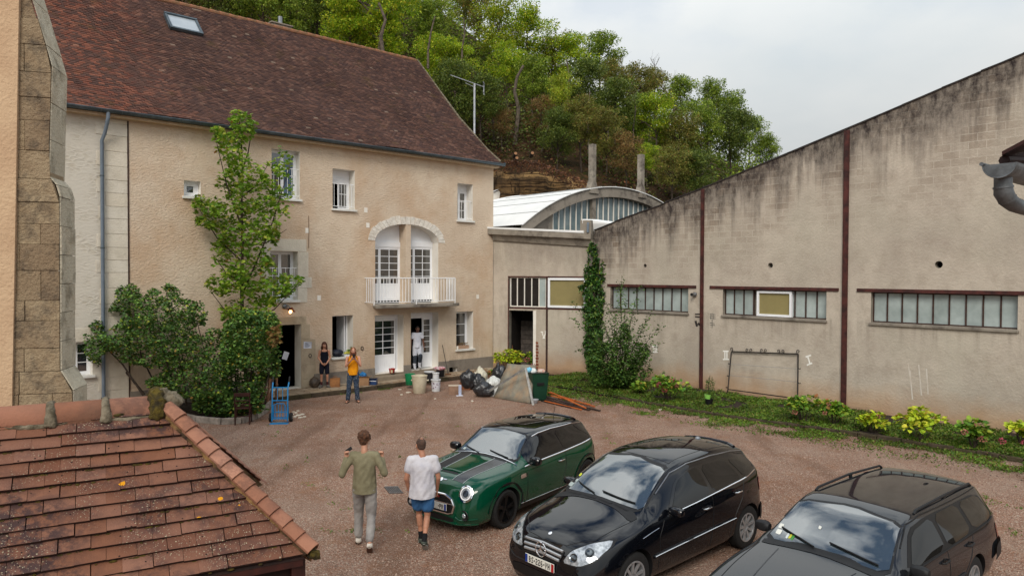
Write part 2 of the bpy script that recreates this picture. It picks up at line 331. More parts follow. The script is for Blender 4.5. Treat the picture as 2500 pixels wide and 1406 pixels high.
def wallmat(name, slope=True, blocks=True):
 t = NT(name); v = t.co(); sp = t.n('ShaderNodeSeparateXYZ'); t.l(v, sp.inputs[0]); X, Z = sp.outputs[0], sp.outputs[2]
 col = t.mix(t.rng(t.noise(v, .5, 5), .35, .65), lin((194, 183, 168)), lin((170, 159, 146)))
 col = t.mix(t.rng(t.noise(v, 1.8, 7, .7), .46, .66, 0, .5), col, lin((152, 139, 125)))
 col = t.mix(t.rng(t.noise(t.co(loc=(9, 0, 4)), .28, 3), .5, .7, 0, .5), col, lin((178, 172, 156)))
 if slope: top = t.math('ADD', t.math('MULTIPLY', X, .272), 8.62)
 else: top = t.math('ADD', t.math('MULTIPLY', X, -.1), 5.9)
 dz = t.math('SUBTRACT', top, Z)
 if blocks:
  bv = t.n('ShaderNodeCombineXYZ'); t.l(X, bv.inputs[0]); t.l(Z, bv.inputs[1])
  br = t.n('ShaderNodeTexBrick'); br.inputs['Scale'].default_value = 1; br.inputs['Brick Width'].default_value = .42; br.inputs['Row Height'].default_value = .21
  br.inputs['Mortar Size'].default_value = .014; br.inputs['Mortar Smooth'].default_value = .6
  br.inputs['Color1'].default_value = (0, 0, 0, 1); br.inputs['Color2'].default_value = (.6, .6, .6, 1); br.inputs['Mortar'].default_value = (1, 1, 1, 1); t.l(bv.outputs[0], br.inputs[0])
  zone = t.math('MULTIPLY', t.rng(t.noise(t.co(loc=(2, 0, 7)), .5, 3), .38, .56), t.rng(dz, 3.6, 1.0, 0, 1)); zone = t.math('MULTIPLY', zone, t.rng(t.noise(t.co(loc=(6, 0, 1)), 2.2, 4), .30, .52, .2, 1))
  col = t.mix(t.math('MULTIPLY', zone, .8), col, t.mix(br.outputs[0], lin((134, 118, 102)), lin((192, 182, 168))))
 stk = t.noise(t.co('Object', (3.2, 1, .16)), 1.7, 6, .62); stk2 = t.noise(t.co('Object', (1.2, 1, .12), loc=(3, 0, 0)), 1.6, 4)
 reach = t.math('ADD', t.rng(stk, .3, .75, .0, .8), t.rng(stk2, .35, .75, 0, 1.7))
 m1 = t.math('DIVIDE', dz, t.math('ADD', reach, .25))
 dark = t.rng(m1, .1, 1.5, 1.0, 0, True)
 dark = t.math('MULTIPLY', dark, t.rng(t.noise(t.co('Object', (1, 1, .5)), 5, 6, .75), .3, .62, .3, 1))
 if not slope: dark = t.math('MULTIPLY', dark, .3)
 col = t.mix(dark, col, lin((52, 45, 44)))
 if not slope: dark = t.math('MULTIPLY', dark, .35)
 dripz = t.math('MULTIPLY', t.rng(Z, 2.86, 2.0, 1, 0), t.math('MULTIPLY', t.rng(Z, 2.9, 2.8, 0, 1), t.rng(stk, .48, .7)))
 col = t.mix(t.math('MULTIPLY', dripz, .5), col, lin((96, 84, 74)))
 nz = t.noise(v, 1.1, 4)
 col = t.mix(t.math('MULTIPLY', t.rng(t.math('ADD', Z, t.math('MULTIPLY', nz, .9)), 1.5, .75), .6), col, lin((172, 128, 84)))
 col = t.mix(t.math('MULTIPLY', t.rng(t.math('ADD', Z, t.math('MULTIPLY', nz, .5)), .55, .25), .8), col, lin((112, 88, 68)))
 t.bump(t.math('ADD', t.noise(v, 14, 5, .6), t.math('MULTIPLY', t.noise(v, 60, 3), .4)), .02, .8); return t.fin(col, .92, 0, .2)
M['wwall'] = wallmat('blockwork_render'); M['bwall'] = wallmat('annex_render', False, False)
M['orender'] = simple('orange_lime_render', (202, 174, 142), .95, (186, 156, 126), 1.3, .02, 22, spec=.15)
t = NT('old_flat_tiles'); isl = t.island(); cr = t.n('ShaderNodeValToRGB'); t.l(isl, cr.inputs[0]); cr.color_ramp.interpolation = 'CONSTANT'
el = cr.color_ramp.elements
cols = [(0, (88, 63, 56)), (.22, (96, 68, 59)), (.42, (82, 59, 54)), (.6, (104, 73, 62)), (.76, (76, 56, 53)), (.88, (112, 79, 67)), (.96, (118, 88, 75)), (.993, (140, 120, 105))]
while len(el) < len(cols): el.new(.5)
for i, (p, c) in enumerate(cols): el[i].position = p; el[i].color = lin(c)
v = t.co(); n1 = t.noise(v, .22, 4); n2 = t.noise(v, 1.4, 5)
col = t.hsv(cr.outputs[0], v=t.rng(n1, .35, .65, .9, 1.08), sat=.92)
col = t.mix(t.rng(n2, .5, .75, 0, .4), col, lin((64, 47, 44)))
sp = t.n('ShaderNodeSeparateXYZ'); t.l(v, sp.inputs[0])
col = t.mix(t.math('MULTIPLY', t.rng(t.math('ADD', sp.outputs[0], t.math('MULTIPLY', n2, 3)), -10.5, -13, 0, .55), t.rng(isl, .3, .9)), col, lin((150, 88, 66)))
col = t.mix(t.math('MULTIPLY', t.rng(t.noise(t.co(loc=(1, 8, 3)), 1.2, 5), .6, .72), .5), col, lin((86, 70, 40)))
t.bump(t.noise(v, 30, 3), .008); M['rooftile'] = t.fin(col, .85, 0, .3)
M['ridgetile'] = simple('ridge_clay', (150, 100, 74), .85, (110, 84, 58), 6, .01, 30, irand=.2)
def claymat(name, a, b, lich=True, moss=False):
 t = NT(name); w = t.co('World'); r = t.objrand()
 col = t.mix(t.rng(t.noise(w, 2.2, 4), .35, .65), lin(a), lin(b)); col = t.hsv(col, v=t.rng(r, 0, 1, .84, 1.12), sat=t.rng(r, 0, 1, 1., .88))
 dk = t.math('MULTIPLY', t.rng(t.noise(w, 1.3, 3), .42, .6), t.rng(t.noise(w, 11, 5, .7), .40, .56))
 col = t.mix(t.math('MULTIPLY', dk, .85 if lich else .4), col, lin((52, 40, 42)))
 if lich:
  dens = t.rng(t.noise(w, 2.2, 4), .46, .64, .0, 1)
  for sc, th, c in ((30, .21, (172, 162, 134)), (62, .26, (170, 158, 134)), (10, .13, (184, 176, 150))):
   d = t.vor(w, sc); msk = t.math('MULTIPLY', t.math('LESS_THAN', t.math('ADD', d, t.math('MULTIPLY', t.noise(w, sc*3, 2), .12)), th+.02), dens)
   sel = t.math('GREATER_THAN', t.vor(w, sc, 'F1', 'Color'), .35 if sc > 10 else .72)
   col = t.mix(t.math('MULTIPLY', t.math('MULTIPLY', msk, sel), .85), col, lin(c))
  d = t.vor(t.co('World', loc=(3, 5, 2)), 4.2); sel = t.math('GREATER_THAN', t.vor(t.co('World', loc=(3, 5, 2)), 4.2, 'F1', 'Color'), .74)
  col = t.mix(t.math('MULTIPLY', t.math('LESS_THAN', t.math('ADD', d, t.math('MULTIPLY', t.noise(w, 16, 4), .28)), .24), sel), col, lin((206, 140, 20)))
  d = t.vor(t.co('World', loc=(1, 2, 9)), 17); sel = t.math('GREATER_THAN', t.vor(t.co('World', loc=(1, 2, 9)), 17, 'F1', 'Color'), .6)
  col = t.mix(t.math('MULTIPLY', t.math('LESS_THAN', d, .13), sel), col, lin((36, 24, 20)))
 t.bump(t.math('ADD', t.noise(w, 40, 4), t.math('MULTIPLY', t.noise(w, 150, 2), .4)), .006); return t.fin(col, .85, 0, .25)
M['clay'] = claymat('lichened_clay_tile', (128, 84, 62), (106, 68, 52))
M['verge'] = claymat('verge_clay_tile', (164, 114, 88), (146, 98, 76), False)
M['ridge'] = claymat('big_ridge_clay', (148, 98, 74), (120, 84, 66), False)
M['mortar'] = simple('old_mortar', (128, 118, 100), .95, (74, 66, 50), 9, .03, 18)
M['moss'] = simple('moss', (92, 78, 22), .95, (42, 34, 14), 14, .03, 40)
M['vmortar'] = simple('verge_mortar', (150, 116, 72), .95, (40, 30, 26), 3, .03, 18)
M['tiledark'] = simple('tile_underside', (48, 28, 22), .95, (26, 16, 14), 10)
t = NT('red_gravel'); w = t.co('World')
cc = t.vor(w, 58, 'F1', 'Color'); s1 = t.n('ShaderNodeSeparateColor'); t.l(cc, s1.inputs[0])
col = t.mix(s1.outputs[0], lin((116, 88, 73)), lin((178, 150, 131)))
col = t.mix(t.rng(s1.outputs[1], .55, 1, 0, .7), col, lin((140, 82, 60)))
col = t.mix(t.rng(s1.outputs[2], .86, 1), col, lin((200, 188, 172)))
col = t.mix(t.rng(t.noise(w, .5, 5), .4, .66, 0, .5), col, lin((112, 80, 62)))
col = t.mix(t.rng(t.noise(w, 1.9, 5), .52, .7, 0, .6), col, lin((140, 98, 70)))
col = t.mix(t.rng(t.noise(t.co('World', loc=(4, 4, 0)), .23, 3), .45, .7, 0, .4), col, lin((162, 144, 130)))
trk = t.noise(t.co('World', (.95, .16, 1), rot=(0, 0, .72)), 1.0, 4, .5, .5); col = t.mix(t.rng(trk, .52, .64, 0, .42), col, lin((96, 70, 55))); col = t.mix(t.rng(trk, .42, .34, 0, .35), col, lin((176, 156, 138)))
dp = t.n('ShaderNodeVectorMath', operation='DOT_PRODUCT'); t.l(w, dp.inputs[0]); dp.inputs[1].default_value = tuple(WF.n)
dist = t.math('SUBTRACT', dp.outputs['Value'], float(WF.P0.dot(WF.n)))
gn = t.noise(w, 1.3, 5, .6)
gm = t.rng(t.math('ADD', dist, t.math('MULTIPLY', gn, 3.4)), 5.3, 3.5)
col = t.mix(t.math('MULTIPLY', gm, t.rng(t.noise(w, 7, 4), .3, .6, .35, 1)), col, lin((70, 62, 36)))
col = t.mix(t.rng(t.math('ADD', dist, t.math('MULTIPLY', gn, 1.6)), 2.6, 1.9), col, lin((62, 50, 36)))
t.bump(t.math('ADD', t.vor(w, 42), t.math('MULTIPLY', t.noise(w, 16, 4), .5)), .03, .9); M['gravel'] = t.fin(col, .95, 0, .2)
M['soil'] = simple('dark_soil', (54, 40, 30), .98, (34, 26, 20), 6, .04, 20)
M['pebble'] = simple('loose_stone', (160, 138, 122), .9, (116, 88, 74), 3, irand=.35, which='World')
M['leaf_grass'] = leafmat('weed_grass', [(0, (66, 96, 28)), (.4, (88, 122, 34)), (.75, (112, 134, 44)), (1, (120, 104, 58))], var=.4, patch=.9)
M['litter'] = simple('dry_litter', (98, 70, 46), .95, (60, 40, 28), 10, irand=.4, which='World')
def hole_wall(mb, x0, x1, z0, z1, holes, depth=.4, m=0, mr=1, sides=True):
 xs = sorted({x0, x1, *[h[0] for h in holes], *[h[1] for h in holes]}); zs = sorted({z0, z1, *[h[2] for h in holes], *[h[3] for h in holes]})
 idx = {}
 def V(x, z):
  if (x, z) not in idx: idx[(x, z)] = len(mb.v); mb.v.append((x, 0., z))
  return idx[(x, z)]
 for i in range(len(xs)-1):
  for k in range(len(zs)-1):
   cx, cz = (xs[i]+xs[i+1])/2, (zs[k]+zs[k+1])/2
   if any(h[0] < cx < h[1] and h[2] < cz < h[3] for h in holes) or not (x0 < cx < x1): continue
   mb.f.append((V(xs[i], zs[k]), V(xs[i+1], zs[k]), V(xs[i+1], zs[k+1]), V(xs[i], zs[k+1]))); mb.m.append(m)
 for h in holes:
  a, b, c, d = h[:4]; D = h[4] if len(h) > 4 else depth
  if D == 0: continue
  mb.quad((a, 0, c), (a, D, c), (a, D, d), (a, 0, d), mr); mb.quad((b, 0, d), (b, D, d), (b, D, c), (b, 0, c), mr)
  mb.quad((a, 0, d), (a, D, d), (b, D, d), (b, 0, d), mr); mb.quad((a, 0, c), (b, 0, c), (b, D, c), (a, D, c), mr)
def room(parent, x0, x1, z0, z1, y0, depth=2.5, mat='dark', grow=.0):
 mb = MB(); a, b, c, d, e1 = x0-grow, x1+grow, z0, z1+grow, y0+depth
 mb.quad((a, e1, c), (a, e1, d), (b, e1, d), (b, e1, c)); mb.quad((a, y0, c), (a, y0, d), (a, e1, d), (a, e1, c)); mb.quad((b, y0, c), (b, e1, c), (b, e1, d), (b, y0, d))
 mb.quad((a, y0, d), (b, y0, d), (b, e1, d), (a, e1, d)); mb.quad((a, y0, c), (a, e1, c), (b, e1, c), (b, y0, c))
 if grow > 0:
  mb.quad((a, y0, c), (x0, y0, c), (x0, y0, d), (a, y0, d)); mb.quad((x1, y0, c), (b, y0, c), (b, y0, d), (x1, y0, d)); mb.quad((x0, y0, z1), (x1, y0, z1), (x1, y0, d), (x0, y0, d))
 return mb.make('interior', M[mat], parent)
def sash(parent, x0, x1, z0, z1, y, cols=1, rows=1, fw=.055, bar=.022, mat='pvc', pane='pane', panel=0., name='sash', th=.05):
 """one glazed leaf: frame with glazing bars, each pane a part of the leaf"""
 mb = MB(); mb.box(x0, x0+fw, y, y+th, z0, z1); mb.box(x1-fw, x1, y, y+th, z0, z1)
 mb.box(x0+fw, x1-fw, y, y+th, z0, z0+fw); mb.box(x0+fw, x1-fw, y, y+th, z1-fw, z1)
 zb = z0+fw
 if panel > 0:
  mb.box(x0+fw, x1-fw, y+.012, y+th-.01, zb, z0+panel-.05); mb.box(x0+fw, x1-fw, y, y+th, z0+panel-.05, z0+panel)
  n_ = max(3, int((x1-x0)/.09))
  for i in range(1, n_): xx = x0+fw+(x1-x0-2*fw)*i/n_; mb.box(xx-.004, xx+.004, y+.006, y+.012, zb+.03, z0+panel-.08)
  zb = z0+panel
 W = x1-x0-2*fw; Hh = z1-fw-zb
 for i in range(1, cols): xx = x0+fw+W*i/cols; mb.box(xx-bar/2, xx+bar/2, y+.003, y+th-.004, zb, z1-fw)
 for k in range(1, rows):
  zz = zb+Hh*k/rows
  for i in range(cols):
   mb.box(x0+fw+W*i/cols+(bar/2 if i else 0), x0+fw+W*(i+1)/cols-(bar/2 if i < cols-1 else 0), y+.004, y+th-.005, zz-bar/2, zz+bar/2)
 o = mb.make(name, M[mat], parent)
 for i in range(cols):
  for k in range(rows):
   p = MB().box(x0+fw+W*i/cols, x0+fw+W*(i+1)/cols, y+.02, y+.026, zb+Hh*k/rows, zb+Hh*(k+1)/rows)
   p.make('pane', M[pane] if isinstance(pane, str) else M[pane[i % len(pane)]], parent)
 return o
def frame(parent, x0, x1, z0, z1, y, fw=.05, th=.07, mat='pvc', name='window_frame', bottom=True):
 mb = MB(); mb.box(x0, x0+fw, y, y+th, z0, z1); mb.box(x1-fw, x1, y, y+th, z0, z1); mb.box(x0+fw, x1-fw, y, y+th, z1-fw, z1)
 if bottom: mb.box(x0+fw, x1-fw, y, y+th, z0, z0+fw)
 return mb.make(name, M[mat], parent)
def sill(parent, x0, x1, z, proud=.09, h=.07, depth=.4, mat='sill'):
 return MB().box(x0-.06, x1+.06, -proud, 0.0-.002, z-h, z+.005).box(x0+.001, x1-.001, -.002, depth, z-.004, z+.006).make('sill', M[mat], parent, bevel=.008)
def railing(parent, x0, x1, z0, z1, y, n, r=.009, name='railing'):
 o = MB().tube([(x0, y, z1), (x1, y, z1)], .014, 6).tube([(x0, y, z0), (x1, y, z0)], .011, 6).make(name, M['white'], parent, True)
 me = MB().tube([(0, 0, z0), (0, 0, z1)], r, 6).mesh('bar', M['white'])
 for i in range(n): link('bar', me, o, loc=(x0+(x1-x0)*(i+.5)/n, y, 0))
 return o
# THE BIG HOUSE
house = fthing('house', 'big cream rendered house with brown tiled roof, white windows and balcony', 'house', HF)
HL = -22.0
A_ = HF.rect(663, 362, 732, 488); B_ = HF.rect(812, 411, 866, 513); Cw = HF.rect(1117, 447, 1154, 540); S_ = HF.rect(449, 440, 490, 482)
D_ = HF.rect(660, 613, 727, 733); F2 = HF.rect(811, 771, 862, 869); G_ = HF.rect(915, 770, 985, 913); Hh = HF.rect(1003, 764, 1070, 905)
I_ = HF.rect(1114, 761, 1155, 850); J_ = HF.rect(150, 836, 226, 915); E_ = HF.rect(660, 795, 735, 950)
E_ = (E_[0], E_[1], .16, E_[3]); G_ = (G_[0], G_[1], .36, G_[3]); Hh = (Hh[0], Hh[1], .36, Hh[3])
bz = HF.at(1000, 741)[1]; uL = HF.at(916, 640)[0]; uR = HF.at(1070, 640)[0]; uP0 = HF.at(991, 640)[0]; uP1 = HF.at(1003, 640)[0]
zs = (HF.at(917, 588)[1]+HF.at(1068, 592)[1])/2; zpk = HF.at(1000, 548)[1]; zpo = HF.at(1000, 527)[1]; uc = (uL+uR)/2; aw = (uR-uL)/2; arise = zpk-zs
ring = zpo-zpk; AT = zpo+.1; AD = .5
ZT = 8.86
usplit = HF.at(314, 500)[0]
mb = MB(); vent = HF.rect(1096, 897, 1116, 912)
holes = [A_+(.34,), B_+(.5,), Cw+(.5,), S_+(.28,), D_+(.45,), F2+(.5,), G_+(.5,), Hh+(.5,), I_+(.5,), E_+(.5,), vent+(.3,), (uL, uR, bz, AT, 0)]
hole_wall(mb, usplit, 0., .0, ZT, holes)
N = 36
for i in range(N):
 a, b = uL+(uR-uL)*i/N, uL+(uR-uL)*(i+1)/N
 za, zb_ = (zs+arise*math.sqrt(max(0, 1-((q-uc)/aw)**2)) for q in (a, b))
 mb.quad((a, 0, za), (b, 0, zb_), (b, 0, AT), (a, 0, AT)); mb.quad((a, 0, za), (a, AD, za), (b, AD, zb_), (b, 0, zb_), 1)
mb.quad((uL, 0, bz), (uL, AD, bz), (uL, AD, zs), (uL, 0, zs), 1); mb.quad((uR, 0, bz), (uR, 0, zs), (uR, AD, zs), (uR, AD, bz), 1)
mb.quad((uL, 0, bz), (uR, 0, bz), (uR, AD, bz), (uL, AD, bz), 1)
RD = 12.2
facade = mb.make('wall', [M['render'], M['offwhite']], house)
GE = Frame(HF.w(.12, 0, 0), -HF.n)
prof = [(-.30, 8.93)]
for q in ((1188, 368), (1160, 336), (1120, 290), (1067, 218), (1018, 150)):
 y_, z_ = GE.at(*q); prof.append((y_, z_))
RY, RZ = prof[-1]
mb = MB()
g = [(0, 0), (2*RY, 0), (2*RY, 8.8)]+[(2*RY-y, z-.12) for y, z in prof[1:-1]]+[(RY, RZ-.12)]+[(y, z-.12) for y, z in prof[::-1][1:-1]]+[(0, 8.8)]
n_ = len(g); mb.add([(0, y, z) for y, z in g], [tuple(range(n_))]); mb.add([(HL, y, z) for y, z in g], [tuple(range(n_))])
mb.quad((HL, 2*RY, 0), (0, 2*RY, 0), (0, 2*RY, 8.8), (HL, 2*RY, 8.8)); mb.make('side_wall', M['render'], house)
mb = MB(); hole_wall(mb, HL, usplit, 0, ZT, [J_+(.3,)]); mb.make('rubble_wall', [M['rubble'], M['offwhite']], house)
MB().box(uP0, uP1, .0, AD, bz, zs+arise*.985).make('pillar', M['render'], house)
for i in range(23):
 a0, a1 = PI*i/23+.005, PI*(i+1)/23-.005; k = RNG.uniform(.86, 1.04)
 v = []
 for y in (-.015, .12):
  for (aa, rr) in ((a0, 0), (a1, 0), (a1, 1), (a0, 1)):
   v.append((uc-math.cos(aa)*(aw+rr*ring*.95*k), y+RNG.uniform(-.012, .008), zs+math.sin(aa)*(arise+rr*ring*k)-.002+(0 if rr else .004)))
 MB().add(v, [(0, 1, 2, 3), (7, 6, 5, 4), (0, 4, 5, 1), (1, 5, 6, 2), (2, 6, 7, 3), (3, 7, 4, 0)]).make('stone', M['archstone'], house)
uq0 = HF.at(262, 600)[0]; z = .2; i = 0
while z < 8.6:
 h = RNG.uniform(.34, .5); h = min(h, 8.7-z); w0 = [0, -.22][i % 2]+RNG.uniform(-.08, .05)
 MB().box(uq0+w0, usplit-.03, -.012-RNG.uniform(0, .006), .1, z+.006, z+h-.008).make('stone', M['ashlar'], house, bevel=.006); z += h; i += 1
q = HF.rect(160, 803, 222, 834); MB().box(q[0]-.2, q[1], -.014, .1, q[2]+.01, q[3]).make('stone', M['ashlar'], house, bevel=.006)
MB().box(usplit-.03, usplit+.012, -.02, .02, .3, 8.7).make('corner_trim', M['rustbar'], house)
z0, z1 = .1, HF.at(1202, 869.5)[1]
segs = [(usplit, E_[0]-.5), (E_[1]+.48, G_[0]-.002), (G_[1]+.002, Hh[0]-.002), (Hh[1]+.002, vent[0]-.0)]
for a, b in segs: MB().box(a, b, -.03, .02, z0, z1-.02).make('plinth', M['plinth'], house, bevel=.006)
mb = MB(); mb.box(vent[0], vent[1], -.03, .02, vent[3], z1); mb.box(vent[0], vent[1], -.03, .02, .1, vent[2]); mb.box(vent[1], 0, -.03, .02, .1, z1); mb.make('plinth', M['plinth'], house)
room(house, vent[0], vent[1], vent[2], vent[3], .3, .3)
def glazed(r, y, leafs, cols, rows, top=0., rail=None, shut=0., shutdrop=0., panel=0., fw=.05, label=None, panes='pane', sl=True, name='window', outer=.05):
 a, b, c, d = r; d2 = d-top
 fr = frame(house, a+.003, b-.003, c+.003, d2, y, outer, name=name)
 if label: fr['label'] = label
 if top > 0: MB().box(a+.003, b-.003, y-.01, y+.12, d2+.002, d-.003).make('shutter_box', M['pvc'], fr, bevel=.006)
 if shutdrop > 0:
  n = max(2, int(shutdrop/.045))
  for i in range(n):
   zz = d2-shutdrop*(i+1)/n; MB().box(a+outer, b-outer, y-.004, y+.012, zz+.003, zz+shutdrop/n).make('shutter_slat', M['pvc'], fr, bevel=.003)
 w = (b-a-2*outer)/leafs
 for i in range(leafs):
  pn = panes[i] if isinstance(panes, (list, tuple)) else panes
  if pn is None: continue
  sash(fr, a+outer+w*i+.002, a+outer+w*(i+1)-.002, c+outer, d2-outer, y+.015, cols, rows, fw, panel=panel, pane=pn)
 return fr
def reveal(r, y):
 mb = MB(); a, b, c, d = r; return mb
fr = glazed(A_, .30, 2, 1, 2, panes=['pane', 'pane_skyrefl'], label='tall white double window, painted sky reflection in its right leaf'); sill(house, A_[0], A_[1], A_[2])
railing(house, A_[0]+.02, A_[1]-.02, A_[2]+.12, A_[2]+1.05, .06, 6)
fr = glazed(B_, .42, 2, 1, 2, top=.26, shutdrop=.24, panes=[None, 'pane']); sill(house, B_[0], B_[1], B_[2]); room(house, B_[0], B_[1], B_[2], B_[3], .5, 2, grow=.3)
railing(house, B_[0]+.02, B_[1]-.02, B_[2]+.1, B_[2]+.92, .06, 6)
fr = glazed(Cw, .42, 2, 1, 3, top=.26, shutdrop=.06); sill(house, Cw[0], Cw[1], Cw[2]); railing(house, Cw[0]+.02, Cw[1]-.02, Cw[2]+.08, Cw[2]+.82, .06, 5)
fr = glazed(S_, .22, 1, 1, 1, fw=.1); fr['label'] = 'small square white window, the highest on the left'; sill(house, S_[0], S_[1], S_[2])
fr = glazed(D_, .36, 2, 1, 2, panes=['pane', 'pane']); sill(house, D_[0], D_[1], D_[2]); railing(house, D_[0]+.02, D_[1]-.02, D_[2]+.16, D_[2]+1.12, .06, 6)
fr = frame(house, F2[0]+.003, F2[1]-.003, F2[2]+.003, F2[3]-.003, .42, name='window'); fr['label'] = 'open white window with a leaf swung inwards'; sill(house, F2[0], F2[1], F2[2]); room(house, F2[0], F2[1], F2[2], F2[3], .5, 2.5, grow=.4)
mb = MB().box(F2[1]-.12, F2[1]-.075, .47, 1.05, F2[2]+.06, F2[3]-.06); mb.make('sash', M['pvc'], fr)
fr = glazed(I_, .42, 1, 1, 3, label='narrow white window with a wide reveal'); sill(house, I_[0], I_[1], I_[2])
fr = glazed(J_, .24, 2, 1, 3, label='low white window behind the lilac leaves'); sill(house, J_[0], J_[1], J_[2])
for k, (a, b) in enumerate(((uL, uP0), (uP1, uR))):
 d0 = bz+.12; d1 = HF.at(940 if k == 0 else 1025, 603, -.42)[1]
 fr = frame(house, a+.003, b-.003, d0, d1, .42, .045, name='balcony_door'); w = (b-a-.09)/2
 wl_, wr_ = (w*.62, w*1.38)
 sash(fr, a+.047, a+.045+wl_-.002, d0+.05, d1-.05, .43, 1, 5, .05, panel=.62)
 sash(fr, a+.045+wl_, b-.047, d0+.05, d1-.05, .43, 2, 5, .05, panel=.62)
 MB().box(a+.003, b-.003, .4, .5, d1+.002, d1+.2).make('shutter_box', M['pvc'], fr)
mb = MB(); d1 = HF.at(940, 603, -.42)[1]+.2; N = 30
for i in range(N):
 a, b = uL+(uR-uL)*i/N, uL+(uR-uL)*(i+1)/N
 za, zb_ = (max(d1, zs+arise*math.sqrt(max(0, 1-((q-uc)/aw)**2))) for q in (a, b)); mb.quad((a, .47, d1), (b, .47, d1), (b, .47, zb_), (a, .47, za))
mb.make('arch_panel', M['pvc'], house)
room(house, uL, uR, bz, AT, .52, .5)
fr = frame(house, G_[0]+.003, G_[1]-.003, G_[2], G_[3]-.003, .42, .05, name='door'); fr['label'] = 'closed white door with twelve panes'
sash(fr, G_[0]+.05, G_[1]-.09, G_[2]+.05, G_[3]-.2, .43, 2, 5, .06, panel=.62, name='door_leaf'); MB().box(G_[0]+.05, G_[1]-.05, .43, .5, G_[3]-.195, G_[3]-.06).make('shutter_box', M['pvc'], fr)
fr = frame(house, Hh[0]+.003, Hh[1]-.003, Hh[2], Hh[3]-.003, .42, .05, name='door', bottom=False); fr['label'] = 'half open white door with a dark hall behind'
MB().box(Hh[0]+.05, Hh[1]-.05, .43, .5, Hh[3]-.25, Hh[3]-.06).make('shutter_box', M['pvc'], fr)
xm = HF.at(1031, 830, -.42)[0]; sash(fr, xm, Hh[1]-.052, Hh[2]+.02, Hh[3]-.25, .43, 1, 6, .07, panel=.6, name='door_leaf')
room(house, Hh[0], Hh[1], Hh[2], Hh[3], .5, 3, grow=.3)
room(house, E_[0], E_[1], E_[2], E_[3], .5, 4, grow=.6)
def blockstone(x0, x1, z0, z1, mat='doorstone', off=.015): MB().box(x0+.004, x1-.004, -off-RNG.uniform(0, .005), .1, z0+.004, z1-.004).make('stone', M[mat], house, bevel=.008)
blockstone(E_[0]-.5, HF.at(748, 780)[0], E_[3]+.002, HF.at(700, 773)[1])
zz = [.15, .62, 1.25, 1.85, E_[3]]; ww = [.32, .40, .22, .40]
ww = [HF.at(x_, 900)[0] for x_ in (755, 771, 770, 757)]; zz = [.15, HF.at(750, 925)[1], HF.at(750, 890)[1], HF.at(750, 828)[1], E_[3]+.0]
for i in range(4): blockstone(E_[1], ww[i], zz[i], zz[i+1]); blockstone(E_[0]-.4, E_[0], zz[i], zz[i+1])
zt = HF.at(690, 583)[1]; xr = HF.at(748, 600)[0]
blockstone(D_[0]-.25, xr, D_[3]+.002, zt, 'ashlar')
zz = [D_[2]-.08, HF.at(740, 703)[1], HF.at(740, 677)[1], D_[3]]
for i, xw in enumerate((750, 761, 753)): blockstone(D_[1], HF.at(xw, 690)[0], zz[i], zz[i+1], 'ashlar'); blockstone(D_[0]-.3, D_[0], zz[i], zz[i+1], 'ashlar')
bal = link('balcony', MB().prism_z([(HF.at(903, 742)[0]+.12, 0), (HF.at(903, 742)[0]+.2, -.34), (HF.at(915, 745, .75)[0]+.0, -.78), (HF.at(1105, 745, .75)[0], -.78), (HF.at(1118, 742, .5)[0], -.60), (HF.at(1118, 742, .5)[0], 0)], bz-.12, bz-.0).mesh('b', M['concrete'], .02), house)
bal['label'] = 'concrete balcony slab with a white bar railing'
lx, rx = HF.at(913, 700, .66)[0], HF.at(1111, 700, .66)[0]; z1 = HF.at(1000, 679, .66)[1]
rl = MB().tube([(lx, 0, z1), (lx, -.66, z1), (rx, -.66, z1), (rx, 0, z1)], .02, 6).tube([(lx, 0, bz+.1), (lx, -.66, bz+.1), (rx, -.66, bz+.1), (rx, 0, bz+.1)], .014, 6)
rail = rl.make('railing', M['white'], house); me = MB().tube([(0, 0, bz+.1), (0, 0, z1)], .013, 6).mesh('baluster', M['white'])
n = 27
for i in range(n+1): link('baluster', me, rail, loc=(lx+(rx-lx)*i/n, -.66, 0))
for i in range(1, 8): link('baluster', me, rail, loc=(rx, -.66*i/8, 0));
for i in range(1, 5): link('baluster', me, rail, loc=(lx, -.66*i/5, 0))
for xx in (lx, (lx+rx)/2, rx): MB().box(xx-.015, xx+.015, -.675, -.645, bz-.0, z1).make('rail_post', M['white'], rail)
P = np.array(prof); seg = np.hypot(*np.diff(P, axis=0).T); cum = np.concatenate([[0], np.cumsum(seg)]); LT = cum[-1]
EXP, TW, TH = .115, .172, .032
rows = int(LT/EXP); VV = []; FF = []
def roofpt(s): return np.interp(s, cum, P[:, 0]), np.interp(s, cum, P[:, 1])
sk = HF.rect(403, 37, 490, 90)
UR = .13; b0 = 0
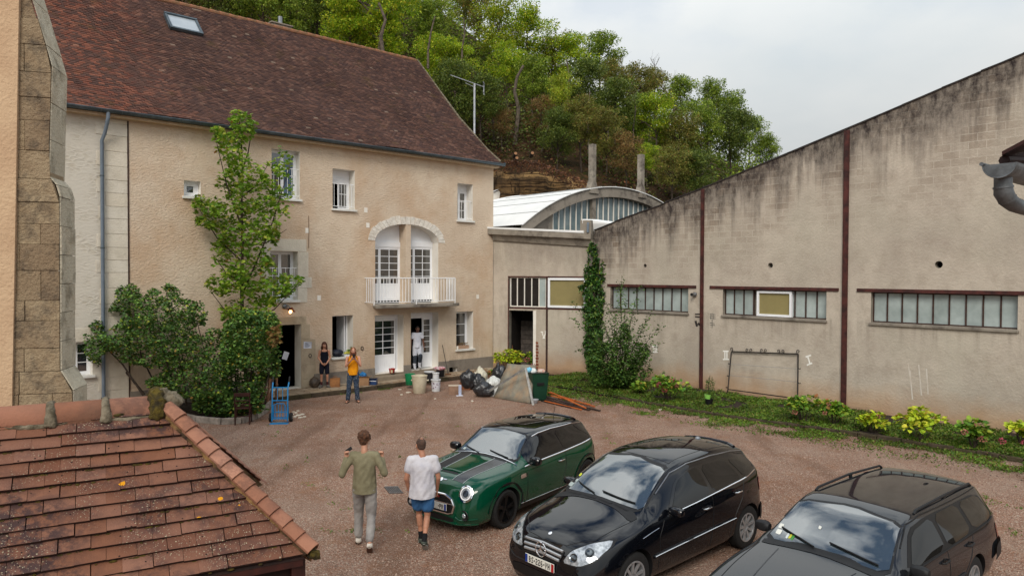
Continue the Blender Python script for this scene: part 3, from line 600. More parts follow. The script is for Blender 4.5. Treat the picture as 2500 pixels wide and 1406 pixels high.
for r in range(rows+1):
 s0, s1 = r*EXP-.02, min(r*EXP+EXP*1.35, LT); ya, za = roofpt(max(s0, 0)); yb, zb_ = roofpt(s1)
 if r == 0: ya -= .02; za -= .02
 dy, dz = yb-ya, zb_-za; L_ = math.hypot(dy, dz); ny, nz = -dz/L_, dy/L_
 us = np.arange(HL, UR, TW)+(TW/2 if r % 2 else 0)-TW/2; wav = .025*np.sin(us*.9+r*.13)+.02*np.sin(us*2.3+1)
 for i, u in enumerate(us):
  a, b = max(u, HL), min(u+TW-.004, UR)
  if b-a < .03: continue
  j = RNG.uniform(-.006, .010); j2 = RNG.uniform(-.01, .006); lf = TH*1.25+j+wav[i]; up_ = wav[i]
  s_ = RNG.uniform(-.012, .012)
  v = [(a, ya+ny*lf-dy*s_, za+nz*lf-dz*s_), (b, ya+ny*(lf+j2)-dy*s_, za+nz*(lf+j2)-dz*s_), (b, yb+ny*up_, zb_+nz*up_), (a, yb+ny*up_, zb_+nz*up_),
             (a, ya+ny*(lf-TH)-dy*s_, za+nz*(lf-TH)-dz*s_), (b, ya+ny*(lf+j2-TH)-dy*s_, za+nz*(lf+j2-TH)-dz*s_)]
  VV += v; FF += [(b0, b0+1, b0+2, b0+3), (b0+4, b0+5, b0+1, b0), (b0+1, b0+5, b0+2, b0+2)]; b0 += 6
FF = [f for f in FF if len(set(f)) == 4]
roof = MB()
n_ = len(prof)
und = [(y, z-.05) for y, z in prof]+[(2*RY-y, z-.05) for y, z in prof[::-1][1:]]
for i in range(len(und)-1): roof.quad((HL, und[i][0], und[i][1]), (UR-.02, und[i][0], und[i][1]), (UR-.02, und[i+1][0], und[i+1][1]), (HL, und[i+1][0], und[i+1][1]))
ro = roof.make('roof', M['tiledark'], house)
stuff(link('roof_tiles', np_mesh('roof_tiles', VV, FF, M['rooftile']), ro))
mb = MB();
for i in range(n_-1): mb.quad((HL, 2*RY-prof[i][0], prof[i][1]), (UR, 2*RY-prof[i][0], prof[i][1]), (UR, 2*RY-prof[i+1][0], prof[i+1][1]), (HL, 2*RY-prof[i+1][0], prof[i+1][1]))
mb.make('back_slope', M['rooftile'], ro)
vg = [(UR+.02, y, z+.05) for y, z in prof]; mb = MB()
mb.tube(vg, .055, 6); mb.make('verge', M['mortar'], ro, jit=.01)
rt = MB().tube([(-.21, 0, 0), (.19, 0, 0)], [.115, .10], 10).mesh('ridge_tile', M['ridgetile']); u = HL
while u < UR-.2: link('ridge_tile', rt, ro, loc=(u+.2, RY, RZ+.0+RNG.uniform(-.008, .008)), rot=(0, RNG.uniform(-.03, .03), 0)); u += .38
RF = lambda x, y: None
def roofhit(x, y):
 """point of the main slope under a photo pixel"""
 c0 = HF.w(0, -prof[2][0], prof[2][1]); c1 = HF.w(0, -RY, RZ); e1 = HF.u; e2 = (c1-c0)/np.linalg.norm(c1-c0); nn = np.cross(e1, e2)
 d = ray(x, y); t_ = (c0-C_).dot(nn)/d.dot(nn); Q = C_+t_*d-c0; return Q.dot(e1), Q.dot(e2), e2, nn
q = [roofhit(*p_) for p_ in ((403, 37), (485, 55), (490, 90), (410, 70))]
ua, ub = (q[0][0]+q[3][0])/2, (q[1][0]+q[2][0])/2; va, vb = (q[3][1]+q[2][1])/2, (q[0][1]+q[1][1])/2
sl = math.atan2(RZ-prof[2][1], RY-prof[2][0])
mb = MB(); f_ = .09
mb.box(ua, ub, va, va+f_, .0, .12).box(ua, ub, vb-f_, vb, .0, .14).box(ua, ua+f_, va+f_, vb-f_, 0, .12).box(ub-f_, ub, va+f_, vb-f_, 0, .12)
skf = mb.make('skylight', M['zinc'], house, bevel=.01, loc=(0, prof[2][0], prof[2][1]), rot=(sl, 0, 0))
MB().box(ua+f_, ub-f_, va+f_, vb-f_, .05, .075).make('pane', simple('skylight_glass', (170, 178, 184), .12, (150, 160, 170), 1, spec=1.), skf)
mb = MB(); nseg = 10; gz, gy, gr = 8.88, -.40, .085; v = []; f = []
for k in range(nseg+1):
 a = PI*k/nseg; v += [(HL, gy-gr*math.cos(a), gz-gr*math.sin(a)), (.28, gy-gr*math.cos(a), gz-gr*math.sin(a))]
for k in range(nseg): f.append((2*k, 2*k+1, 2*k+3, 2*k+2))
mb.add(v, f); mb.tube([(HL, gy-gr, gz), (.28, gy-gr, gz)], .014, 6)
mb.lathe([(0.001, 0), (gr, 0), (gr, .01), (0.001, .01)], 16, Matrix.Translation((.28, gy, gz-.002)) @ Matrix.Rotation(PI/2, 4, 'Y'))
gut = mb.make('gutter', M['zinc'], house, True)
me = MB().tube([(0, gy-gr*1.05*math.cos(PI*k/8), gz-gr*1.08*math.sin(PI*k/8)) for k in range(9)], .008, 5).mesh('bracket', M['zinc']); u = HL+.3
while u < .2: link('bracket', me, gut, loc=(u, 0, 0)); u += .55
MB().box(HL, .1, -.28, -.001, 8.72, 8.80).make('eave_board', simple('eave_board', (200, 176, 146), .8), house)
ud = HF.at(251, 600, .12)[0]; ud2 = HF.at(262, 275, .3)[0]
dp = MB().tube([(ud2, -.40, 8.82), (ud2, -.40, 8.68), (ud2-.02, -.36, 8.5), (ud+.06, -.16, 8.22), (ud, -.10, 8.02), (ud, -.09, .5)], .052, 12).make('downpipe', M['pipe'], house, True)
MB().tube([(ud, -.09, .52), (ud, -.09, .02)], .06, 12).make('shoe', M['rustbar'], dp, True)
for zc in (7.0, 4.9, 2.6): MB().lathe([(.062, -.02), (.062, .02)], 12, Matrix.Translation((ud, -.09, zc))).make('clamp', M['zinc'], dp)
cpx = ondepth(597, 70, 34.5); cq = cpx-HF.P0; cu, cyv = float(cq.dot(HF.u)), RY+.6
mb = MB().box(cu-.45, cu+.45, cyv-.3, cyv+.3, RZ-1.5, RZ+.28).box(cu-.5, cu+.5, cyv-.35, cyv+.35, RZ+.282, RZ+.34); ch = mb.make('chimney', M['concrete'], house, bevel=.01)
MB().tube([(cu+.05, cyv, RZ+.3), (cu+.05, cyv, RZ+.72)], .09, 12).make('flue', M['alu'], ch, True)
for px, py in ((884, 850), (757, 868)):
 u, z = HF.at(px, py, .02); mb = MB(); mb.tube([(u+.05*math.cos(a), -.03, z+.065*math.sin(a)) for a in np.linspace(0, 2*PI, 17)], .012, 5); mb.make('iron_ring', M['blackiron'], house)
for px, py in ((893, 513), (779, 727), (750, 563), (898, 550), (1166, 724)):
 u, z = HF.at(px, py); MB().box(u-.07, u+.07, -.006, .01, z-.09, z+.09).make('patch', M['offwhite'], house)
u, z = HF.at(753, 527); u2, z2 = HF.at(753, 606); MB().tube([(u, -.015, z), (u+.01, -.015, (z+z2)/2), (u, -.015, z2)], .012, 5).make('cable', simple('cable_grey', (140, 116, 96), .8), house)
u, z = HF.at(700, 752, .1)
lamp = fthing('wall_lamp', 'lit outdoor wall lamp with copper shade above the dark doorway', 'lamp', HF)
MB().lathe([(.09, 0), (.09, .05), (.05, .09)], 14, Matrix.Translation((u-.03, 0, z+.05)) @ Matrix.Rotation(PI/2, 4, 'X')).make('wall_plate', M['alu'], lamp, True)
MB().tube([(u-.03, -.08, z+.05), (u, -.2, z+.10), (u+.04, -.28, z+.02)], .018, 8).make('arm', M['alu'], lamp, True)
Ml = Matrix.Translation((u+.06, -.30, z-.08)) @ Matrix.Rotation(.35, 4, 'Y')
MB().lathe([(.02, .12), (.05, .10), (.17, .0), (.165, -.005), (.045, .09), (.015, .11)], 18, Ml).make('lamp_shade', simple('copper_shade', (150, 84, 52), .35, (120, 66, 42), 5, metal=.7), lamp, True)
t = NT('lamp_glow'); t.b.inputs['Emission Color'].default_value = (1, .55, .2, 1); t.b.inputs['Emission Strength'].default_value = 5; mg = t.fin((1, .7, .4, 1))
MB().lathe([(.01, -.11), (.045, -.08), (.05, -.03), (.03, .03)], 12, Ml).make('bulb', mg, lamp, True)
def paper(name, px, py, w, h, off, rz, label, curl=True):
 u, z = HF.at(px, py, off); th = fthing(name, label, 'notice', HF); mb = MB(); n = 6
 for i in range(n):
  for j in range(n):
   q = []
   for (a, b) in ((i, j), (i+1, j), (i+1, j+1), (i, j+1)):
    x, y = (a/n-.5)*w, (b/n-.5)*h; c = .1*max(0, a/n+b/n-1.2)**1.5 if curl else 0
    q.append((u+x*math.cos(rz)-y*math.sin(rz)-c*.4, -off-.004-c, z+x*math.sin(rz)+y*math.cos(rz)))
   mb.quad(*q)
 mb.make('sheet', M['paper'], th); mb = MB()
 for k in range(7):
  y = h*(.36-.11*k); L_ = w*(.38 if k % 3 else .28); mb.box(u-w*.38, u-w*.38+L_*1.7, -off-.0075, -off-.0065, z+y-.006, z+y+.006)
 if curl: mb.make('print', simple('print_grey', (110, 116, 130), .8), th)
 return th
M['paper'] = simple('paper', (214, 216, 226), .8, (196, 200, 214), 4)
paper('paper_notice', 751, 842, .30, .24, .02, -.05, 'white paper notice with a curled corner taped beside the dark doorway')
paper('paper_sheet', 697, 868, .2, .28, -.5, -.35, 'pale sheet of paper hanging inside the dark doorway', False)
ab = ondepth(1158, 330, 34.0); at_ = ondepth(1158, 205, 34.0)
aer = thing('tv_aerial', 'white television aerial on a tall mast behind the gable', 'aerial', tuple(ab)); Hm = at_[2]-ab[2]
MB().tube([(0, 0, -5), (0, 0, Hm)], .045, 8).make('mast', simple('mast_paint', (196, 200, 206), .4, (150, 154, 160), 3), aer, True)
e0 = ondepth(1100, 184, 34.0)-ab; e1_ = ondepth(1181, 213, 34.0)-ab
mb = MB().tube([tuple(e0), tuple(e1_)], .022, 6); bm_ = mb.make('boom', M['alu'], aer); d = (e1_-e0)
for i in range(13):
 c = e0+d*(i/13+.02); L_ = .20+.012*i; el_ = MB().tube([(c[0]-.1*L_, c[1]-L_, c[2]-.05), (c[0]+.1*L_, c[1]+L_, c[2]+.05)], .009, 5); el_.make('element', M['alu'], aer)
c = e1_; mb = MB(); mb.box(c[0]-.02, c[0]+.02, c[1]-.4, c[1]+.4, c[2]+.12, c[2]+.14).box(c[0]-.02, c[0]+.02, c[1]-.4, c[1]+.4, c[2]-.28, c[2]-.26).tube([(c[0], c[1], c[2]-.3), (c[0], c[1], c[2]+.2)], .03, 6); mb.make('reflector', M['alu'], aer)
MB().tube([tuple(e0+d*.45-np.array([0, 0, .12])), (0, 0, Hm-.16)], .014, 6).make('brace', M['alu'], aer)
# TERRACE in front of the house
ter = bpy.data.objects.new('terrace', None); COL.objects.link(ter); ter.location = tuple(HF.P0); ter.rotation_euler = (0, 0, HF.ang); ter['kind'] = 'structure'
def hloc(x, y, z=0.):
 P_ = onz(x, y, z)-HF.P0; return float(P_.dot(HF.u)), float(-P_.dot(HF.n))
kl = [hloc(640, 985, 0), hloc(700, 978, 0), hloc(844, 961, 0), hloc(1008, 939, 0), hloc(1128, 926, 0), hloc(1195, 916, 0)]
mb = MB(); poly = [(kl[0][0]-1, kl[0][1])]+kl+[(.6, kl[-1][1]), (.6, 0.02), (kl[0][0]-1, 0.02)]
mb.prism_z([(a, b+.05) for a, b in poly[:-2]]+poly[-2:], 0, .13); mb.make('terrace_base', M['plinth'], ter)
mb = MB()
for (a, b) in zip(poly[:-3], poly[1:-2]):
 L_ = a[0];
 while L_ < b[0]-.02:
  e_ = min(L_+RNG.uniform(.5, .9), b[0]); f0, f1 = [(q_-a[0])/(b[0]-a[0]) for q_ in (L_, e_)]; y0 = a[1]+(b[1]-a[1])*f0; y1 = a[1]+(b[1]-a[1])*f1
  k_ = MB().add([(L_+.006, y0-.04, 0), (e_-.006, y1-.04, 0), (e_-.006, y1+.05, 0), (L_+.006, y0+.05, 0), (L_+.006, y0-.035+RNG.uniform(-.01, .01), .15), (e_-.006, y1-.035, .145), (e_-.006, y1+.05, .15), (L_+.006, y0+.05, .15)],
             [(0, 3, 2, 1), (4, 5, 6, 7), (0, 1, 5, 4), (1, 2, 6, 5), (2, 3, 7, 6), (3, 0, 4, 7)]).make('kerb_stone', M['kerbstone'], ter, bevel=.012); L_ = e_
u0, u1, v0 = kl[0][0]-.6, .2, min(k_[1] for k_ in kl)
pts = []
xx = u0
while xx < u1:
 yy = v0
 while yy < -.05: pts.append((xx+RNG.uniform(-.11, .11), yy+RNG.uniform(-.09, .09))); yy += .33
 xx += .42
pts = np.array(pts)
def clip_half(poly_, p, nrm):
 out = []; n = len(poly_)
 for i in range(n):
  a, b = poly_[i], poly_[(i+1) % n]; da, db = (a[0]-p[0])*nrm[0]+(a[1]-p[1])*nrm[1], (b[0]-p[0])*nrm[0]+(b[1]-p[1])*nrm[1]
  if da <= 0: out.append(a)
  if (da < 0 < db) or (db < 0 < da): t_ = da/(da-db); out.append((a[0]+(b[0]-a[0])*t_, a[1]+(b[1]-a[1])*t_))
 return out
ke = [k_ for k_ in kl]
for i, p in enumerate(pts):
 kerb_y = np.interp(p[0], [k_[0] for k_ in kl], [k_[1] for k_ in kl])+.07
 cell = [(p[0]-.5, max(p[1]-.5, kerb_y)), (p[0]+.5, max(p[1]-.5, kerb_y)), (p[0]+.5, min(p[1]+.5, -.04)), (p[0]-.5, min(p[1]+.5, -.04))]
 if cell[2][1]-cell[0][1] < .1: continue
 for j in np.argsort(np.hypot(*(pts-p).T))[1:14]:
  q_ = pts[j]; d_ = q_-p; L_ = np.hypot(*d_); mid = (p+q_)/2-d_/L_*.014; cell = clip_half(cell, mid, d_)
  if len(cell) < 3: break
 if len(cell) < 3: continue
 zt_ = .148+RNG.uniform(-.006, .008); MB().prism_z(cell, .12, zt_).make('paving_stone', M['paving'], ter)
for r_, lab in ((G_, 0), (Hh, 1)):
 MB().box(r_[0]-.1, r_[1]+(.0 if lab == 0 else .25), -.38, .0-.032, .135, .30).make('step', M['steps'], ter, bevel=.02)
 MB().box(r_[0], r_[1], -.031, .6, .2, .358).make('threshold', M['steps'], ter, bevel=.01)
# GROUND
mb = MB(); mb.quad((-900, -300, 0), (900, -300, 0), (900, 1500, 0), (-900, 1500, 0)); gr_ = mb.make('ground', M['gravel']); gr_['kind'] = 'structure'
# THE BIG WORKSHOP WALL ON THE RIGHT
shop = fthing('workshop', 'long blockwork workshop with a slanting roofline streaked black, on the right', 'workshop', WF)
xl = WF.at(1450, 800)[0]; XR = 13.0
tops = [(xl, WF.at(1452, 563)[1])]+[WF.at(*q) for q in ((1530, 531), (1613, 502), (1626, 495), (1717, 460), (1890, 390), (2069, 316), (2300, 217), (2498, 133))]
dx = (tops[-1][1]-tops[-3][1])/(tops[-1][0]-tops[-3][0]); tops.append((XR, tops[-1][1]+dx*(XR-tops[-1][0])))
Wn = [WF.rect(1490, 700, 1680, 766), WF.rect(1765, 703, 2017, 783), WF.rect(2127, 708, 2484, 806)]
Wn = [(a, b, 2.80, 3.70) for a, b, c, d in Wn]
ZB = tops[0][1]
mb = MB(); holes = [w+(.3,) for w in Wn]
hl = [(WF.at(1575, 649), .085), (WF.at(1881, 648), .10), (WF.at(2292, 646), .115)]
holes += [(h[0][0]-h[1], h[0][0]+h[1], h[0][1]-h[1], h[0][1]+h[1], 0) for h in hl]
hole_wall(mb, xl, XR, -.1, ZB, holes, .3)
for (hc, hr) in hl:
 n = 24
 for k in range(n):
  a0, a1 = 2*PI*k/n, 2*PI*(k+1)/n
  def sq(a):
   c, s_ = math.cos(a), math.sin(a); m_ = max(abs(c), abs(s_)); return (hc[0]+hr*c/m_, 0, hc[1]+hr*s_/m_)
  ci = lambda a, y: (hc[0]+hr*.86*math.cos(a), y, hc[1]+hr*.86*math.sin(a))
  mb.quad(sq(a0), sq(a1), ci(a1, 0), ci(a0, 0)); mb.quad(ci(a0, 0), ci(a1, 0), ci(a1, .25), ci(a0, .25), 1)
 mb.add([ci(2*PI*k/n, .25) for k in range(n)], [tuple(range(n))], 2)
f0 = len(mb.v)
up = [(x, z) for x, z in tops]
mb.add([(up[0][0], 0, ZB)]+[(x, 0, z) for x, z in up[1:]]+[(XR, 0, ZB)], [tuple(range(len(up)+1))])
for (a, b) in zip(tops[:-1], tops[1:]): mb.quad((a[0], 0, a[1]), (b[0], 0, b[1]), (b[0], .3, b[1]), (a[0], .3, a[1]))
mb.quad((xl, 0, -.1), (xl, 0, ZB), (xl, .3, ZB), (xl, .3, -.1))
mb.add([(xl, .3, -.1), (xl, .3, ZB)]+[(x, .3, z) for x, z in up[1:]]+[(XR, .3, -.1)], [tuple(range(len(up)+2))])
mb.make('wall', [M['wwall'], M['concrete'], M['dark']], shop)
mb = MB()
for (a, b) in zip(tops[:-1], tops[1:]):
 n = max(1, int((b[0]-a[0])/.45))
 for i in range(n):
  xa, xb = a[0]+(b[0]-a[0])*i/n, a[0]+(b[0]-a[0])*(i+1)/n; za, zb_ = a[1]+(b[1]-a[1])*i/n, a[1]+(b[1]-a[1])*(i+1)/n; j = RNG.uniform(0, .022)
  mb.add([(xa, -.035, za-.01+j), (xb, -.035, zb_-.01), (xb, .34, zb_-.01), (xa, .34, za-.01+j), (xa, -.035, za+.03+j), (xb, -.035, zb_+.03), (xb, .34, zb_+.03), (xa, .34, za+.03+j)], [(0, 3, 2, 1), (4, 5, 6, 7), (0, 1, 5, 4), (1, 2, 6, 5), (2, 3, 7, 6), (3, 0, 4, 7)])
mb.make('coping', simple('dark_coping', (58, 52, 50), .9, (34, 30, 30), 4, .01, 30), shop)
rf = MB(); rf.quad((xl, .3, tops[0][1]), (XR, .3, tops[-1][1]), (XR, 14, tops[-1][1]), (xl, 14, tops[0][1])); rf.quad((XR, 0, -.1), (XR, 14, -.1), (XR, 14, tops[-1][1]), (XR, 0, tops[-1][1])); rf.make('roof', M['concrete'], shop)
for (pt, pb, w_) in (((1717, 461), (1715, 968), .115), ((2069, 318), (2064, 1012), .15)):
 x, zt = WF.at(*pt); x2, z2 = WF.at(*pb)
 MB().box(x-w_/2, x+w_/2, -.07, .05, -.05, zt-.02).box(x-w_/2+.02, x+w_/2-.02, -.078, -.071, 0.2, zt-.3).make('post', M['rust'], shop, bevel=.006)
for (a, b, w) in ((WF.at(1483, 695)[0], WF.at(1700, 695)[0], Wn[0]), (WF.at(1733, 697)[0], WF.at(2048, 699)[0], Wn[1]), (WF.at(2092, 703)[0], WF.at(2498, 707)[0]+.6, Wn[2])):
 MB().box(a, b, -.02, .12, w[3]+.002, w[3]+.10).box(a, b, -.035, -.021, w[3]+.0, w[3]+.02).make('lintel', M['rust'], shop, bevel=.004)
 MB().box(w[0]-.04, w[1]+.04, -.06, -.002, w[2]-.07, w[2]).box(w[0]+.001, w[1]-.001, -.002, .3, w[2]-.05, w[2]+.012).make('sill', M['concrete'], shop, bevel=.008)
def ribbon(par, w, n, mat, skip=(), y=.16, bar='rustbar', bw=.035, z0=None, z1=None, matl=None):
 a, b, c, d = w; c += .014; c = z0 or c; d = z1 or d
 fr = MB().box(a, a+bw, y-.02, y+.03, c, d).box(b-bw, b, y-.02, y+.03, c, d).box(a+bw, b-bw, y-.02, y+.03, c, c+bw).box(a+bw, b-bw, y-.02, y+.03, d-bw, d).make('window', M[bar], par)
 for i in range(n):
  if i in skip: continue
  xa, xb = a+(b-a)*i/n, a+(b-a)*(i+1)/n
  m_ = mat if isinstance(mat, str) else mat[i % len(mat)]
  MB().box(xa+.0, xb, y+.005, y+.012, c+.01, d-.01).make('pane', M[m_], fr)
 me = MB().box(-bw/2, bw/2, y-.03, y+.02, c, d).mesh('glazing_bar', M[bar])
 for i in range(1, n):
  if i in skip and i-1 in skip: continue
  link('glazing_bar', me, fr, loc=(a+(b-a)*i/n, 0, 0))
 return fr
f1_ = ribbon(shop, Wn[0], 9, ['frost', 'wired', 'frost']); f1_['label'] = 'nine-pane strip window, half behind the young shrub'
f2_ = ribbon(shop, Wn[1], 10, ['wired', 'frost'], (3, 4, 5)); f2_['label'] = 'strip window with a white framed casement let into it'
f3_ = ribbon(shop, Wn[2], 9, 'wired'); f3_['label'] = 'largest strip window of nine wired-glass panes'
a, b = WF.at(1846, 740)[0], WF.at(1931, 740)[0]
frame(f2_, a, b, Wn[1][2]+.03, Wn[1][3]-.04, .03, .07, .12, name='casement'); MB().box(a+.07, b-.07, .09, .1, Wn[1][2]+.1, Wn[1][3]-.11).make('blind', M['blind'], f2_)
MB().box(a+.07, b-.07, .08, .084, Wn[1][2]+.1, Wn[1][2]+.16).make('pane', M['blind'], f2_)
def stroke(fr, par, pts_, w, mat, name, off=.004):
 mb = MB()
 for (p, q_) in pts_:
  a = fr.at(*p); b = fr.at(*q_); d = np.array([b[0]-a[0], b[1]-a[1]]); L_ = np.hypot(*d); d /= L_; nn = np.array([-d[1], d[0]])*w/2
  off += .0007
  mb.add([(a[0]-nn[0], -off, a[1]-nn[1]), (b[0]-nn[0], -off, b[1]-nn[1]), (b[0]+nn[0], -off, b[1]+nn[1]), (a[0]+nn[0], -off, a[1]+nn[1])], [(0, 1, 2, 3)])
 o = mb.make(name, mat, par); return o
wp = simple('white_wall_paint', (240, 239, 234), .8, (226, 223, 214), 20); bp = simple('black_wall_paint', (34, 28, 28), .8, (52, 44, 42), 20); gp = simple('faded_grey_paint', (92, 96, 94), .8, (130, 122, 112), 12)
n1 = stroke(WF, shop, [((1967, 871), (1980, 867)), ((1970, 891), (1983, 886)), ((1972, 869), (1978, 889))], .05, wp, 'painted_numeral'); n1['label'] = 'painted white numeral I'
n1 = stroke(WF, shop, [((1765, 857), (1779, 857)), ((1765, 877), (1780, 877)), ((1770, 857), (1770, 877)), ((1775, 857), (1775, 877))], .045, wp, 'painted_numeral'); n1['label'] = 'painted white numeral II'
n1 = stroke(WF, shop, [((1592, 845), (1605, 843)), ((1593, 860), (1606, 859)), ((1595, 845), (1596, 860)), ((1599, 844), (1600, 860)), ((1603, 844), (1604, 859))], .045, wp, 'painted_numeral'); n1['label'] = 'painted white numeral III'
stroke(WF, shop, [((1697, 767), (1710, 767)), ((1697, 773), (1710, 774))], .05, bp, 'painted_mark'); stroke(WF, shop, [((1698, 783), (1702, 797)), ((1704, 789), (1709, 793))], .09, bp, 'painted_mark')
stroke(WF, shop, [((1733, 766), (1747, 768)), ((1733, 771), (1747, 773)), ((1733, 776), (1747, 778)), ((1733, 788), (1745, 790)), ((1734, 793), (1746, 794)), ((1736, 765), (1735, 779)), ((1742, 766), (1742, 779)), ((1739, 780), (1739, 800))], .022, gp, 'painted_mark')
sm = simple('chalky_smear', (206, 200, 190), .9, (192, 180, 166), 3); sm_t = sm.node_tree
stroke(WF, shop, [((2217, 885), (2226, 950)), ((2222, 905), (2228, 975)), ((2243, 890), (2250, 965)), ((2262, 900), (2266, 962))], .035, sm, 'chalk_smear')
u, z = WF.at(1697, 719); vp = MB().lathe([(.085, 0), (.085, .05), (.06, .055), (.06, .22), (.05, .22), (.05, .05)], 16, Matrix.Translation((u, 0, z)) @ Matrix.Rotation(PI/2, 4, 'X'), cap=False).make('vent_pipe', M['alu'], shop, True)
irf = fthing('iron_frame', 'black wrought iron frame with scrolls leaning against the workshop wall', 'frame', WF)
O_ = [(WF.at(1786, 858, .05), -.06), (WF.at(1949, 864, .05), -.06), (WF.at(1949, 974, .25), -.30), (WF.at(1779, 951, .25), -.30)]
Pq = [(p[0], o, p[1]) for p, o in O_]
mb = MB(); mb.tube([Pq[0], Pq[1]], .022, 6); mb.tube([Pq[1], Pq[2], (Pq[2][0], Pq[2][1]-.03, .04)], .024, 6); mb.tube([Pq[0], Pq[3], (Pq[3][0]-.05, Pq[3][1]-.03, .04)], .022, 6); mb.tube([tuple(np.array(Pq[3])+np.array([.01, 0, .02])), tuple(np.array(Pq[2])+np.array([0, 0, .02]))], .018, 6)
mb.make('bar', M['blackiron'], irf)
for k in (.33, .62):
 a = np.array(Pq[0])*(1-k)+np.array(Pq[3])*k; b = np.array(Pq[1])*(1-k)+np.array(Pq[2])*k; MB().tube([tuple(a), tuple(b)], .005, 4).make('wire', M['alu'], irf)
def scroll(c, side, up, s=.1):
 path = [(c[0]+side*s*(.1+t_*.16)*math.cos(t_*4.4-1.3)*1.1, c[1], c[2]+up*s*(.45+(.1+t_*.16)*math.sin(t_*4.4-1.3)*1.4)) for t_ in np.linspace(0, 1.2, 13)]
 MB().tube(path, .012, 5).make('scroll', M['blackiron'], irf)
A0, A1 = np.array(Pq[0]), np.array(Pq[1])
for k in (.25, .31, .47, .53, .72, .78): c = A0+(A1-A0)*k; scroll(c, 1 if int(k*100) % 2 else -1, 1, .16)
scroll(A0, -1, 1, .18); scroll(A1, 1, 1, .18)
for k in (.3, .62, .92):
 for (p, q_, sd) in ((Pq[0], Pq[3], -1), (Pq[1], Pq[2], 1)): c = np.array(p)*(1-k)+np.array(q_)*k+np.array([sd*.06, 0, 0]); scroll(c, sd, -.4, .14)
# LOW ANNEX between house and workshop (wall B)
anx = fthing('annex', 'low grey annex wall with doorway between the house and the workshop', 'annex', BF)
BL = float(np.linalg.norm(onz(1450, 925, 0)[:2]-HF.P0[:2])); BL = BF.at(1449, 800)[0]
bw1 = BF.rect(1243, 676, 1333, 750); bw2 = BF.rect(1338, 678, 1425, 755); bd = BF.rect(1243, 757, 1303, 866)
zA, zB2 = BF.at(1204, 586)[1], BF.at(1435, 602)[1]
zl = min(zA, zB2)-.05
b0z = BF.at(1290, 752)[1]
bwz = (bw1[2]+bw2[2])/2; bwt = (bw1[3]+bw2[3])/2
dt = bd[3]; bd = (bw1[0], bd[1], .06, dt)
mb = MB(); hole_wall(mb, 0.02, BL, 0, zl, [(bw1[0], bw2[1], bwz, bwt, .25), bd+(.25,)])
mb.add([(0.02, 0, zl), (BL, 0, zl), (BL, 0, zB2), (0.02, 0, zA)], [(0, 1, 2, 3)])
mb.quad((BL, 0, 0), (BL, .4, 0), (BL, .4, zB2), (BL, 0, zB2)); mb.make('wall', [M['bwall'], M['concrete']], anx)
z1, z2 = BF.at(1195, 558, .3)[1], BF.at(1420, 570, .3)[1]; xa, xb = BF.at(1190, 565, .3)[0], BF.at(1442, 585, .3)[0]; th = .24
mb = MB().add([(xa, -.3, z1-th), (xb, -.3, z2-th), (xb, .5, z2-th), (xa, .5, z1-th), (xa, -.3, z1), (xb, -.3, z2), (xb, .5, z2), (xa, .5, z1)], [(0, 3, 2, 1), (4, 5, 6, 7), (0, 1, 5, 4), (1, 2, 6, 5), (2, 3, 7, 6), (3, 0, 4, 7)])
mb.make('roof_slab', M['concrete'], anx, bevel=.02)
mb = MB().add([(.03, -.08, zA-.02), (BL, -.08, zB2-.02), (BL, .0, zB2-.02), (.03, .0, zA-.02), (.03, -.2, z1-th-.004), (BL, -.2, z2-th-.004), (BL, .0, z2-th-.004), (.03, .0, z1-th-.004)], [(0, 3, 2, 1), (4, 5, 6, 7), (0, 1, 5, 4), (1, 2, 6, 5), (2, 3, 7, 6), (3, 0, 4, 7)]); mb.make('beam', M['concrete'], anx)
wm = simple('white_membrane', (232, 232, 230), .6, (220, 221, 220), .7, .004, 3)
mb = MB().add([(xa, -.31, z1+.002), (xb-.3, -.31, z2+.012), (xb+2, 9, z2+.3), (xa-1.5, 9, z1+.1), (xa, -.31, z1+.07), (xb-.3, -.31, z2+.10), (xb+2, 9, z2+.35), (xa-1.5, 9, z1+.15)], [(4, 5, 6, 7), (0, 1, 5, 4), (1, 2, 6, 5), (3, 0, 4, 7)])
mb.make('roof_membrane', wm, anx, jit=.015)
p0 = BF.at(1417, 580, .2)[0]; p1 = BF.at(1444, 580, .2)[0]; zt = BF.at(1430, 538, .2)[1]
MB().box(p0, p1, -.25, .2, z2-.1, zt).make('parapet_block', M['concrete'], anx, bevel=.015)
a, b = BF.at(1430, 540, -.1), BF.at(1492, 552, -.6)
MB().add([(p0+.1, -.26, zt+.05), (b[0]+.2, .5, zt-.12), (b[0]+.5, 1.6, zt-.05), (p0+.2, 1.4, zt+.15), (p0+.1, -.26, zt-.12), (b[0]-.5, .2, zt-.5)], [(0, 1, 2, 3), (4, 5, 1, 0)]).make('flashing', wm, anx)
MB().tube([(p1-.12, -.3, zt-.1), (p1-.12, -.32, zt-.5)], .05, 8).make('outlet_pipe', M['pipe'], anx)
x_ = (bw1[1]+bw2[0])/2
f_ = ribbon(anx, (bw1[0]+.03, x_-.05, bwz, bwt), 5, ['dim', 'dim', 'dim', 'dim', 'frost'], bar='offwhite', y=.08, bw=.04); f_['label'] = 'white five-pane window, dark but for its right pane'
MB().box(x_-.045, x_+.045, -.01, .2, 0.05, bwt).make('post', M['rustbar'], anx); MB().box(bw1[0]-.05, BL, -.012, .1, bwt+.002, bwt+.05).make('lintel', M['rust'], anx); MB().box(bw1[0]-.05, BL, -.012, .1, bwz-.06, bwz-.002).make('rail', M['rust'], anx)
MB().box(bw1[0]-.05, bw1[0]-.003, -.014, .1, .05, bwt).make('post', M['rust'], anx)
